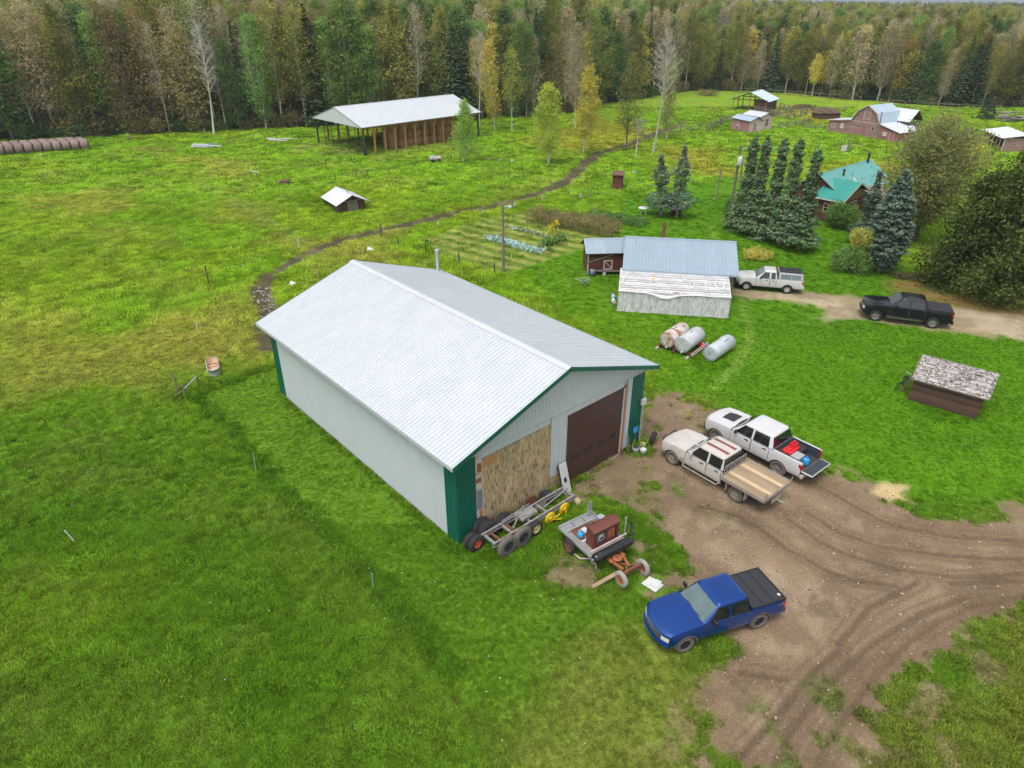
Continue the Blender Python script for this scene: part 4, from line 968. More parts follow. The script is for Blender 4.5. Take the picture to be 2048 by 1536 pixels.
# round bales
def bale_mesh(r_, w, mat, seed):
    rs = np.random.RandomState(seed); q = MB()
    q.lathe([(.001, -w / 2), (r_ * .6, -w / 2 - .02), (r_ * .93, -w / 2 + .02), (r_, -w / 2 + .1), (r_ * 1.01, 0), (r_, w / 2 - .1), (r_ * .93, w / 2 - .02), (r_ * .6, w / 2 + .02), (.001, w / 2)], axis='z', n=22)
    q.v = [(x * (1 + .03 * math.sin(9 * z + seed)), y * (1 + .03 * math.cos(7 * z + seed)), z + .02 * math.sin(5 * x)) for x, y, z in q.v]
    return q.mesh('hay_bale', mat)
BM = [bale_mesh(.76, 1.24, M['hay'], k) for k in range(3)]
k = 0
for i in range(10):
    for j in range(2):
        for lv in range(3):
            if j == 1 and i > 1: continue
            o = link('hay_bale', BM[k % 3], loc=hs_.matrix_basis @ Vector((6.6 + i * 1.58, 1.8 + j * 1.6, .60 + lv * 1.25)), rot=(0, 0, k)); k += 1
            lvl = ('bottom', 'middle', 'top')[lv]
            if j == 1: tag(o, f"{lvl} round bale of the {('left', 'right')[i]} stack behind the front row in the hay shelter", 'hay bale', 'hay bales in the shelter')
            else: tag(o, f"{lvl} round bale of the {('first','second','third','fourth','fifth','sixth','seventh','eighth','ninth','last')[i]} stack from the hay shelter's open end", 'hay bale', 'hay bales in the shelter')
# row of bales at the field edge
BM2 = [bale_mesh(.80 - .02 * k, 1.10, M['hay_wrap'], 10 + k) for k in range(3)]
pa, pb = at(-60, 318), at(172, 302)
d_ = (pb - pa); n_ = 12; ang = math.atan2(d_.y, d_.x); lat_ = Vector((-math.sin(ang), math.cos(ang), 0))
ordw = ('first', 'second', 'third', 'fourth', 'fifth', 'sixth', 'seventh', 'eighth', 'ninth', 'tenth', 'eleventh', 'twelfth')
for row in range(3):
    m_ = int(d_.length / 1.28) if row < 2 else int(d_.length / 1.28)
    for i in range(n_):
        f = (i + .5 - .35 * row) / n_
        p = pb - d_ * (1 - 0) * ((i + .4 * row) / n_) * (1.28 * n_ / d_.length)
        if p.x < -98: continue
        p = p + lat_ * (.8 + row * 1.62)
        o = link('hay_bale', BM2[(i + row) % 3], loc=(p.x, p.y, float(zt(p.x, p.y)) + .72), rot=(PI / 2, 0, ang + PI / 2))
        tag(o, f"{ordw[i]} round bale from the right in the {('front', 'second', 'rear')[row]} row at the left field edge", 'hay bale', 'round bales at the field edge')

# --- root cellar
cp, ca = Vector((-19.72 + .2, 75.96 + .4, 0)), R(34)
rc = thing('root_cellar', 'half buried root cellar with a tin gable roof in the pasture mound', 'cellar', (cp.x, cp.y, float(zt(cp.x, cp.y)) - .15), ca)
slopes(rc, M['tin_rust'], -.35, 4.6, -.45, 3.6, 1.05, 2.0, .8, 3, axis='y', under=M['brown_wood'])
vboards(rc, 'gable_board', M['brown_wood'], 0, 3.1, .1, .2, lambda x: 1.2 + .75 * (1 - abs(x - 1.55) / 1.7), 14)
q = MB(); q.span((1.1, -.02, -.2), (2.0, .06, 1.3)); q.build('door', M['grey_wood'], rc)
for x in (1.0, 2.05):
    q = MB(); q.beam((x, -.4, -.2), (x, -.05, 1.35), .12, .12); q.build('door_post', M['grey_wood'], rc)
q = MB(); q.beam((.6, -.15, 1.32), (2.7, -.12, 1.4), .12, .12); q.build('lintel', M['grey_wood'], rc)
for x in (0.0, 3.1): boards(rc, 'side_board', M['brown_wood'], .1, 4.3, x, -.3, 1.1, 5, axis='y')
q = MB(); q.cyl((1.6, 1.2, 1.8), (1.6, 1.2, 2.25), .1, n=8); q.build('vent_pipe', M['galv'], rc)

# --- outhouse
p, ang, L = fr((1224, 379), (1243, 380))
oh = thing('outhouse', 'narrow brown outhouse with a dark door in the pasture', 'outhouse', p, ang)
boards(oh, 'wall_board', M['log_red'], 0, L, 0, 0, 1.75, 9, .05); boards(oh, 'wall_board', M['brown_wood'], 0, 1.3, L, 0, 1.85, 9, .05, axis='y'); boards(oh, 'wall_board', M['brown_wood'], 0, 1.3, 0, 0, 1.85, 9, .05, axis='y'); boards(oh, 'wall_board', M['brown_wood'], 0, L, 1.3, 0, 1.85, 9, .05)
q = MB(); q.add([(-.15, -.2, 1.80), (L + .15, -.2, 1.80), (L + .15, 1.5, 2.02), (-.15, 1.5, 2.02), (-.15, -.2, 1.86), (L + .15, -.2, 1.86), (L + .15, 1.5, 2.08), (-.15, 1.5, 2.08)], [(3, 2, 1, 0), (4, 5, 6, 7), (0, 1, 5, 4), (1, 2, 6, 5), (2, 3, 7, 6), (3, 0, 4, 7)]); q.build('roof', M['brown_wood'], oh)
q = MB(); q.span((L + .04, .25, .1), (L + .08, 1.05, 1.7)); dd = q.build('door', M['black_mat'], oh); q = MB(); q.span((L + .085, .45, 1.0), (L + .10, .85, 1.4)); q.build('notice', M['white_plastic'], dd)

# --- low open shed at the right
p, ang, L = fr((1962, 284), (2002, 302))
lsd = thing('open_shed', 'low open-fronted shed with a tin roof beyond the willow', 'shed', p, ang)
for i in range(7):
    q = MB(); q.span((i * L / 6 - .07, -.07, 0), (i * L / 6 + .07, .07, 1.9)); q.build('post', M['trim_pale'], lsd)
boards(lsd, 'wall_board', M['barn_red'], 0, L, 3.0, 0, 2.3, 8); boards(lsd, 'wall_board', M['barn_red'], 0, 3, 0, 0, 2.0, 8, axis='y'); boards(lsd, 'wall_board', M['barn_red'], 0, 3, L, 0, 2.0, 8, axis='y')
boards(lsd, 'wall_board', M['barn_red'], 0, L * .3, -.02, 1.0, 1.9, 4)
roof_slope(lsd, M['tin'], (-.3, 3.4, 2.55), (1, 0, 0), (0, -3.9, -.6), L + .6, 3.95, .9, 3, under=M['brown_wood'])
# ------------------------------------------------------------------ trees and shrubs
def rise(px, py, row, z0=0.0):
    """height of an upright thing standing at pixel (px, py) whose top is seen on a given row"""
    g = at(px, py, z0); v = (768 - row) / FPX
    # solve (y*sin + (z-H)*cos) / (y*cos - (z-H)*sin) = v
    c, s = math.cos(PITCH), math.sin(PITCH)
    return CAM_H + g.y * (v * c - s) / (c + v * s)

def leaf_mesh(name, C, size, rs, mat, aspect=.6, droop=None, nrm=None):
    """one small quad for each centre"""
    N = len(C); C = np.asarray(C, float)
    size = np.broadcast_to(size, (N,))[:, None] * (.6 + .8 * rs.rand(N, 1))
    t = rs.randn(N, 3); t /= np.linalg.norm(t, axis=1)[:, None]
    if droop is not None: t = droop + .35 * t; t /= np.linalg.norm(t, axis=1)[:, None]
    b = np.cross(t, rs.randn(N, 3)); b /= np.linalg.norm(b, axis=1)[:, None] + 1e-9
    if nrm is not None:
        b = np.cross(t, nrm + .5 * rs.randn(N, 3)); b /= np.linalg.norm(b, axis=1)[:, None] + 1e-9
    t = t * size; b = b * size * aspect
    V = np.stack([C - t * .5 - b * .35, C - t * .1 + b * -.5, C + t * .5, C + t * .02 + b * .5], 1).reshape(-1, 3)
    return raw_quads(name, V, mat)

def raw_quads(name, V, mat):
    me = bpy.data.meshes.new(name); n = len(V)
    me.vertices.add(n); me.vertices.foreach_set('co', V.astype(np.float32).ravel())
    me.loops.add(n); me.loops.foreach_set('vertex_index', np.arange(n, dtype=np.int32))
    me.polygons.add(n // 4); me.polygons.foreach_set('loop_start', np.arange(0, n, 4, dtype=np.int32))
    me.polygons.foreach_set('loop_total', np.full(n // 4, 4, np.int32))
    me.update(calc_edges=True); me.materials.append(mat)
    return me

def decid(name, h, base, Rc, nl, per, leaf, seed, sig, bark, lm, tr=.16, shape='egg', twigs=0, limb=1.0):
    """trunk with limbs, and a crown of leaf clumps round the limbs"""
    rs = np.random.RandomState(seed); tb = MB()
    bend = rs.randn(2) * .03 * h
    def axis_(t): return np.array([bend[0] * math.sin(t * 2.2), bend[1] * math.sin(t * 1.7), t * h])
    tb.tube([axis_(t) for t in np.linspace(0, .97, 8)], tr, 7, [tr * (1.25 if k == 0 else 1) * (1 - .85 * k / 7) for k in range(8)])
    cl = []
    for i in range(nl):
        t = base + (1 - base) * (i + rs.rand()) / nl; s = (t - base) / (1 - base)
        pr = {'egg': math.sin(PI * min(1, (s * .86 + .14)) ** .8) ** .75, 'cone': (1 - s) ** .7 + .08, 'col': (1 - s ** 3) ** .6 * (.55 + .45 * min(1, s * 5)), 'round': math.sqrt(max(.02, 1 - (2 * s - 1) ** 2))}[shape]
        a = i * 2.4 + rs.rand() * 1.2; r = Rc * pr * (.55 + .55 * rs.rand())
        p0 = axis_(max(.05, t - .09 * rs.rand() - .05)); p1 = axis_(t) + np.array([math.cos(a) * r, math.sin(a) * r, .12 * r + rs.randn() * .3])
        mid = (p0 + p1) / 2 + np.array([0, 0, .12 * r])
        rr = tr * (.42 - .28 * s) * limb
        tb.tube([p0, mid, p1], rr, 4, [rr, rr * .6, rr * .2])
        for k in range(twigs):
            q = p0 + (p1 - p0) * (.35 + .6 * rs.rand()); d = rs.randn(3) * .55 + (p1 - p0) * .12 + np.array([0, 0, .4])
            tb.tube([q, q + d * (.6 + .9 * rs.rand())], .022, 3, [.026, .008])
        if per:
            for w, k in ((1.0, 1.0), (.55, .6)):
                c = p0 + (p1 - p0) * w; n = int(per * k * (.6 + .8 * rs.rand()))
                q = rs.randn(n, 3) * np.array([sig, sig, sig * .8]) * (.7 + .5 * pr); cl.append(c + q)
    tm = tb.mesh(name + '_trunk', bark)
    cm = leaf_mesh(name + '_crown', np.concatenate(cl), leaf, rs, lm) if per else None
    return tm, cm

def spruce(name, h, Rb, seed, lm, bark, base=.06, step=.42, leaf=.34, dens=1.0, tr=.17, prof=None, tilt=.35, per=9):
    """tiers of drooping boughs with needle sprays"""
    rs = np.random.RandomState(seed); tb = MB()
    tb.tube([(0, 0, h * t) for t in (0, .3, .6, .98)], tr, 7, [tr * 1.2, tr * .9, tr * .5, .02])
    C, D, NN = [], [], []
    z = base * h
    while z < h * .985:
        s = (z / h - base) / (1 - base); r = Rb * (prof(s) if prof else (1 - s) ** .85)
        nb = max(4, int((5 + 9 * r / max(Rb, .1)) * dens)); off = rs.rand() * 6
        for k in range(nb):
            a = off + 2 * PI * k / nb + rs.randn() * .12; L = r * (.72 + .45 * rs.rand()); zz0 = z + rs.randn() * .14
            out = np.array([math.cos(a), math.sin(a), 0])
            n = max(3, int(per * (.4 + L / max(Rb, .3)) * dens))
            w = .12 + .9 * np.sqrt(rs.rand(n))
            p = out[None] * (w * L)[:, None]; p[:, 2] = zz0 - tilt * L * w + .18 * L * w ** 3
            side = np.array([-out[1], out[0], 0]); p += side[None] * (rs.randn(n) * .17 * (.5 + L * .35))[:, None]; p[:, 2] += rs.randn(n) * .07
            C.append(p); d = out + np.array([0, 0, -tilt]) ; D.append(np.repeat(d[None], n, 0) + side[None] * rs.randn(n)[:, None] * .55)
            NN.append(np.repeat((out * .5 + np.array([0, 0, 1.]))[None], n, 0))
        z += step * (.75 + .4 * rs.rand()) * (1.1 - .4 * s)
    C, D, NN = np.concatenate(C), np.concatenate(D), np.concatenate(NN)
    return tb.mesh(name + '_trunk', bark), leaf_mesh(name + '_crown', C, leaf, rs, lm, .62, D, NN)

def bush(name, r, hgt, n, leaf, seed, lm, lobes=9):
    rs = np.random.RandomState(seed); cl = []
    st = MB()
    for i in range(lobes):
        a = rs.rand() * 6.28; q = r * .68 * math.sqrt(rs.rand()); c = np.array([math.cos(a) * q, math.sin(a) * q, hgt * (.3 + .4 * rs.rand() * (1 - q / r))])
        st.tube([(0, 0, 0), c * np.array([.5, .5, .6]), c], .04, 4, [.05, .03, .012])
        m = n // lobes; d = rs.randn(m, 3); d /= np.linalg.norm(d, axis=1)[:, None]
        d *= (.55 + .5 * rs.rand(m, 1)) * np.array([r * .46, r * .46, hgt * .36]); p = c + d; p[:, 2] = np.abs(p[:, 2]) + .03; cl.append(p)
    return st.mesh(name + '_stems', M['bark_grey']), leaf_mesh(name + '_foliage', np.concatenate(cl), leaf, rs, lm)

L_ = {}
L_['olive'] = leafmat('leaf_olive', [(.055, .062, .012), (.10, .105, .018), (.15, .14, .025)])
L_['tan'] = leafmat('leaf_tan', [(.125, .105, .055), (.165, .135, .07), (.105, .10, .042)])
L_['brown'] = leafmat('leaf_brown', [(.085, .072, .028), (.118, .092, .036), (.066, .064, .022)])
L_['green'] = leafmat('leaf_green', [(.035, .068, .014), (.06, .105, .018), (.095, .135, .022)])
L_['deep'] = leafmat('leaf_deep', [(.022, .045, .014), (.036, .068, .018), (.055, .085, .02)])
L_['yellow'] = leafmat('leaf_yellow', [(.15, .13, .014), (.24, .185, .018), (.11, .11, .014)])
L_['orange'] = leafmat('leaf_orange', [(.21, .14, .022), (.27, .17, .026), (.15, .12, .02)])
L_['lime'] = leafmat('leaf_lime', [(.14, .19, .012), (.22, .26, .016), (.10, .16, .012)], vv=.1, hv=.01)
L_['fresh'] = leafmat('leaf_fresh', [(.085, .145, .015), (.13, .20, .02), (.05, .10, .012)], vv=.1, hv=.01)
L_['spruce'] = leafmat('needle_dark', [(.014, .026, .012), (.024, .042, .018), (.036, .055, .02)], 1.2, .12, .02, .3)
L_['blue'] = leafmat('needle_blue', [(.024, .042, .028), (.042, .065, .044), (.068, .095, .066)], 1.6, .12, .01, .12)
L_['yard'] = leafmat('needle_yard', [(.022, .042, .018), (.040, .068, .028), (.068, .10, .044)], 1.6, .12, .01, .15)
L_['pine'] = leafmat('needle_pine', [(.013, .023, .005), (.025, .037, .007), (.047, .057, .010)], .9, .12, .01, .12)
L_['shrub'] = leafmat('leaf_shrub', [(.03, .07, .014), (.055, .105, .02), (.09, .14, .03)], 1.5, vv=.12)
L_['gold'] = leafmat('leaf_gold', [(.26, .19, .02), (.20, .17, .025), (.08, .12, .02)], 1.2, vv=.1)
L_['willow'] = leafmat('leaf_willow', [(.060, .070, .022), (.10, .11, .035), (.15, .145, .045)], .8, vv=.1)
L_['scrub'] = leafmat('leaf_scrub', [(.075, .068, .026), (.10, .085, .034), (.055, .06, .02)])

KINDS = {   # kind: (trunk mesh, crown mesh)
    'olive': decid('aspen_olive', 18.5, .20, 2.7, 50, 60, .34, 11, .60, M['bark_grey'], L_['olive'], .17, 'egg'),
    'olive2': decid('aspen_tall', 20, .28, 2.4, 46, 58, .34, 12, .58, M['bark_white'], L_['olive'], .16, 'col'),
    'tan': decid('aspen_tan', 18, .24, 2.5, 50, 40, .32, 13, .60, M['bark_white'], L_['tan'], .15, 'egg', 4),
    'brown': decid('aspen_brown', 18, .13, 2.8, 52, 46, .34, 14, .66, M['bark_grey'], L_['brown'], .17, 'egg', 2),
    'green': decid('poplar_green', 19, .16, 2.6, 50, 64, .36, 15, .60, M['bark_white'], L_['green'], .16, 'col'),
    'deep': decid('poplar_deep', 18, .14, 2.7, 50, 70, .38, 16, .66, M['bark_grey'], L_['deep'], .18, 'egg'),
    'yellow': decid('aspen_yellow', 16.5, .34, 2.0, 42, 66, .34, 17, .5, M['bark_white'], L_['yellow'], .14, 'egg'),
    'orange': decid('aspen_orange', 16, .18, 1.9, 42, 66, .34, 18, .5, M['bark_white'], L_['orange'], .14, 'col'),
    'spruce': spruce('spruce_dark', 19, 2.6, 21, L_['spruce'], M['bark_grey'], .10, .55, .55, .8, .2),
    'spruce2': spruce('spruce_slim', 18, 1.9, 22, L_['spruce'], M['bark_grey'], .05, .5, .5, .8, .18),
    'bare': decid('birch_bare', 18.5, .42, 2.2, 40, 0, .3, 23, .5, M['bark_white'], None, .15, 'egg', 5, 1.2),
    'sparse': decid('birch_sparse', 19, .40, 2.3, 40, 24, .30, 24, .6, M['bark_white'], L_['tan'], .15, 'egg', 7),
    'under': bush('undergrowth', 2.4, 3.2, 700, .34, 25, L_['scrub'], 12),
    'under2': bush('thicket', 2.2, 2.8, 700, .34, 26, L_['deep'], 12),
}
def tree(name, kind, label, cat, loc, rz, sc, group=None, meshes=None, parts=('trunk', 'crown'), lean=(0, 0)):
    t, c = meshes or KINDS[kind]
    o = thing(name, label, cat, loc, rz, group, lean[0], lean[1])
    o.scale = sc if hasattr(sc, '__len__') else (sc,) * 3
    if t: link(parts[0], t, o)
    if c: link(parts[1], c, o)
    return o

WORDS = {'olive': ('olive leaved aspen', 'aspen_tree'), 'olive2': ('tall pale olive aspen', 'aspen_tree'), 'tan': ('thin tan half bare aspen', 'aspen_tree'),
         'brown': ('brown leaved autumn aspen', 'aspen_tree'), 'green': ('still green poplar', 'poplar_tree'), 'deep': ('deep green full poplar', 'poplar_tree'),
         'yellow': ('yellow autumn aspen', 'aspen_tree'), 'orange': ('slim orange autumn aspen', 'aspen_tree'), 'spruce': ('dark conical spruce', 'spruce_tree'),
         'spruce2': ('slim dark spruce', 'spruce_tree'), 'bare': ('bare white birch', 'birch_tree'), 'sparse': ('nearly leafless white birch', 'birch_tree')}
def region(x): return ('in woods left of hay shelter' if x < -38 else 'in woods behind hay shelter' if x < 22 else 'in woods behind red barn')
FT = []
MIX = {'L': (['brown', 'olive', 'olive2', 'tan', 'sparse', 'deep', 'bare', 'spruce2', 'green', 'yellow'], [.18, .20, .14, .12, .10, .07, .07, .03, .06, .03]),
       'M': (['brown', 'olive', 'olive2', 'tan', 'green', 'deep', 'spruce', 'spruce2', 'yellow', 'orange', 'bare', 'sparse'], [.05, .15, .14, .08, .19, .11, .06, .05, .06, .03, .03, .05]),
       'R': (['olive', 'olive2', 'tan', 'green', 'deep', 'spruce', 'spruce2', 'yellow', 'orange', 'sparse', 'brown'], [.15, .14, .20, .12, .06, .10, .07, .05, .02, .06, .03])}
def pick(x, rs):
    k, w = MIX['L' if x < -38 else 'M' if x < 22 else 'R']; return rs.choice(k, p=np.array(w) / sum(w))
def tall(x): return np.interp(x, [-90, -40, 0, 30, 60, 140], [1.08, 1.06, 1.02, .98, .86, .86])
rsF = np.random.RandomState(5)
proto = {}
nF = 0
for row, (d0, sp) in enumerate(((1.0, 3.3), (4.0, 3.0), (7.2, 3.0), (10.5, 3.2))):
    x = -112.0 + row
    while x < 150 and nF < 300:
        px = x + rsF.uniform(-.8, .8); py = float(EDGE(px)) + d0 + rsF.uniform(-1.0, 1.6)
        vis = abs(px) < py * .80 + 4
        if vis:
            k = pick(px, rsF); w, nm = WORDS[k]
            s = tall(px) * rsF.uniform(.72, 1.12); wd_ = rsF.uniform(.8, 1.35)
            FT.append((w, region(px), px / py, tree(nm, k, f'{w} {region(px)}', 'tree', (px, py, float(zt(px, py)) - .1), rsF.uniform(0, 6.28), (s * wd_ * rsF.uniform(.93, 1.07), s * wd_, s), f'{w}s {region(px)}')))
            nF += 1
        slope = abs(float(EDGE(px + 1.5) - EDGE(px - 1.5))) / 3
        x += sp * rsF.uniform(.8, 1.2) / math.hypot(1, min(slope, 2.5))

# the rest of the wood, deeper in, reads as one mass
pts, var, scl, rot = [], [], [], []
kk = list(KINDS)
def addp(x, y, k, s):
    pts.append((x, y, float(zt(x, y)) - .1)); var.append(kk.index(k)); scl.append(s); rot.append(rsF.uniform(0, 6.28))
d = 13.5
while d < 1100:
    sp = 3.3 + d * .0105
    xx_ = -112 - d * .75
    while xx_ < 150 + d * .75:
        px = xx_ + rsF.uniform(-.45, .45) * sp; py = float(EDGE(np.clip(px, -110, 150))) + d + rsF.uniform(-.5, .5) * sp
        if abs(px) < py * .80 + 6:
            far = min(1, d / 320)
            k = pick(px, rsF)
            if d > 330 and rsF.rand() < .5: k = 'spruce'
            addp(px, py, k, tall(np.clip(px * 120 / max(120, py), -110, 150)) * rsF.uniform(.82, 1.1) * (1 + sp * .012))
        xx_ += sp
    d += sp * .95
for i in range(1000):     # undergrowth along the edge
    px = rsF.uniform(-112, 150); py = float(EDGE(px)) + rsF.uniform(.2, 16)
    if abs(px) < py * .8 + 4: addp(px, py, 'under' if rsF.rand() < .55 else 'under2', rsF.uniform(.5, 1.35))

def scatter(name, P, attrs, kinds, label, mats=None):
    """one object that repeats meshes on points (uncountable stuff)"""
    me = bpy.data.meshes.new(name); me.from_pydata([tuple(p) for p in P], [], [])
    for an, (ty, arr) in attrs.items():
        a = me.attributes.new(an, ty, 'POINT'); a.data.foreach_set({'INT': 'value', 'FLOAT': 'value', 'FLOAT_COLOR': 'color', 'FLOAT_VECTOR': 'vector'}[ty], np.asarray(arr).ravel())
    o = link(name, me); tag(o, label, None, kind='stuff')
    ng = bpy.data.node_groups.new(name, 'GeometryNodeTree')
    ng.interface.new_socket('Geometry', in_out='INPUT', socket_type='NodeSocketGeometry'); ng.interface.new_socket('Geometry', in_out='OUTPUT', socket_type='NodeSocketGeometry')
    n, l = ng.nodes, ng.links; gi, go = n.new('NodeGroupInput'), n.new('NodeGroupOutput'); jn = n.new('GeometryNodeJoinGeometry')
    def attr(nm, ty):
        q = n.new('GeometryNodeInputNamedAttribute'); q.data_type = ty; q.inputs['Name'].default_value = nm; return q.outputs[0]
    va, sc, ro = attr('variant', 'INT'), attr('size', 'FLOAT'), attr('turn', 'FLOAT')
    cx = n.new('ShaderNodeCombineXYZ'); l.new(ro, cx.inputs['Z'])
    tl = attr('lean', 'FLOAT'); l.new(tl, cx.inputs['X'])
    for i, obs in enumerate(kinds):
        cmp_ = n.new('FunctionNodeCompare'); cmp_.data_type = 'INT'; cmp_.operation = 'EQUAL'
        ints = [s for s in cmp_.inputs if s.type == 'INT']; l.new(va, ints[0]); ints[1].default_value = i
        for ob in obs:
            oi = n.new('GeometryNodeObjectInfo'); oi.inputs['Object'].default_value = ob; oi.transform_space = 'ORIGINAL'
            ip = n.new('GeometryNodeInstanceOnPoints')
            l.new(gi.outputs[0], ip.inputs['Points']); l.new(cmp_.outputs[0], ip.inputs['Selection']); l.new(oi.outputs['Geometry'], ip.inputs['Instance'])
            l.new(sc, ip.inputs['Scale']); l.new(cx.outputs[0], ip.inputs['Rotation']); l.new(ip.outputs[0], jn.inputs[0])
    l.new(jn.outputs[0], go.inputs[0])
    md = o.modifiers.new('scatter', 'NODES'); md.node_group = ng
    return o

# one real tree of each kind supplies the mesh for the mass behind it
SRC = {}
for o in list(COL.objects):
    if o.type == 'EMPTY' and o.get('category') == 'tree':
        for k, (t, c) in KINDS.items():
            if k not in SRC and any(ch.data in (t, c) for ch in o.children if ch.data): SRC[k] = list(o.children)
edge_x = {'under': -90.0, 'under2': 96.0, 'bare': -60, 'orange': -8, 'spruce': 60, 'sparse': -50, 'spruce2': 70, 'yellow': 75}
for k in KINDS:
    if k not in SRC:
        x = edge_x.get(k, 0.0); y = float(EDGE(x)) + 2
        if k.startswith('under'):
            o = tree('forest_bush', k, f"{'brown leafless' if k == 'under' else 'dark green'} bush at the foot of the forest edge, {'far left behind the bales' if k == 'under' else 'right of the red barn'}", 'bush', (x, y, 0), 0, 1.0, parts=('stems', 'foliage'))
        else:
            o = tree(WORDS[k][1], k, f'{WORDS[k][0]} {region(x)}', 'tree', (x, y, 0), 0, 1.0, f'{WORDS[k][0]}s {region(x)}'); FT.append((WORDS[k][0], region(x), x / y, o))
        SRC[k] = list(o.children)
for w, rg in sorted({(a, b_) for a, b_, _, _ in FT}):
    same = sorted([(f[2], f[3].name, f[3]) for f in FT if f[0] == w and f[1] == rg])
    for i, (_, _, o) in enumerate(same):
        if len(same) > 1: o['label'] = f'{w} {rg}, {nth(i)} from left'
scatter('forest', pts, {'variant': ('INT', np.array(var, np.int32)), 'size': ('FLOAT', np.array(scl, np.float32)), 'turn': ('FLOAT', np.array(rot, np.float32)), 'lean': ('FLOAT', np.zeros(len(pts), np.float32))},
        [SRC[k] for k in kk], 'dense mixed autumn forest reaching back to the horizon')
# ------------------------------------------------------------------ pickups
def wheel_meshes(r, w, rimr, tyre, rim, spokes=6, dish=.03):
    """tyre and rim, axle along y, outer side +y"""
    t = MB(); h = w / 2
    t.lathe([(rimr, -h * .9), (r * .93, -h), (r * .985, -h * .8), (r, -h * .45), (r, h * .45), (r * .985, h * .8), (r * .93, h), (rimr, h * .9), (rimr * .97, h * .6)], n=28)
    for i in range(28):   # tread blocks
        a = 2 * PI * i / 28; rot = Matrix.Rotation(-a, 3, 'Y')
        for s in (-1, 1): t.box((math.cos(a) * r * .995, s * h * .55, math.sin(a) * r * .995), (.025, h * .5, r * .10), rot)
    q = MB()
    q.lathe([(rimr * .99, -h * .8), (rimr * .99, h * .72), (rimr * .93, h * .74), (rimr * .86, h * .5), (rimr * .80, h * .42)], n=28)
    q.lathe([(rimr * .28, h * .62), (rimr * .2, h * .72), (0.001, h * .74)], n=14)
    q.lathe([(rimr * .90, h * .1), (0.001, h * .1)], n=20)
    for i in range(spokes):
        a = 2 * PI * i / spokes; rot = Matrix.Rotation(-a, 3, 'Y')
        q.box((math.cos(a) * rimr * .55, h * .52, math.sin(a) * rimr * .55), (rimr * .66, .03, rimr * (1.15 / spokes + .06)), rot)
    return t.mesh('tyre', tyre), q.mesh('rim', rim)

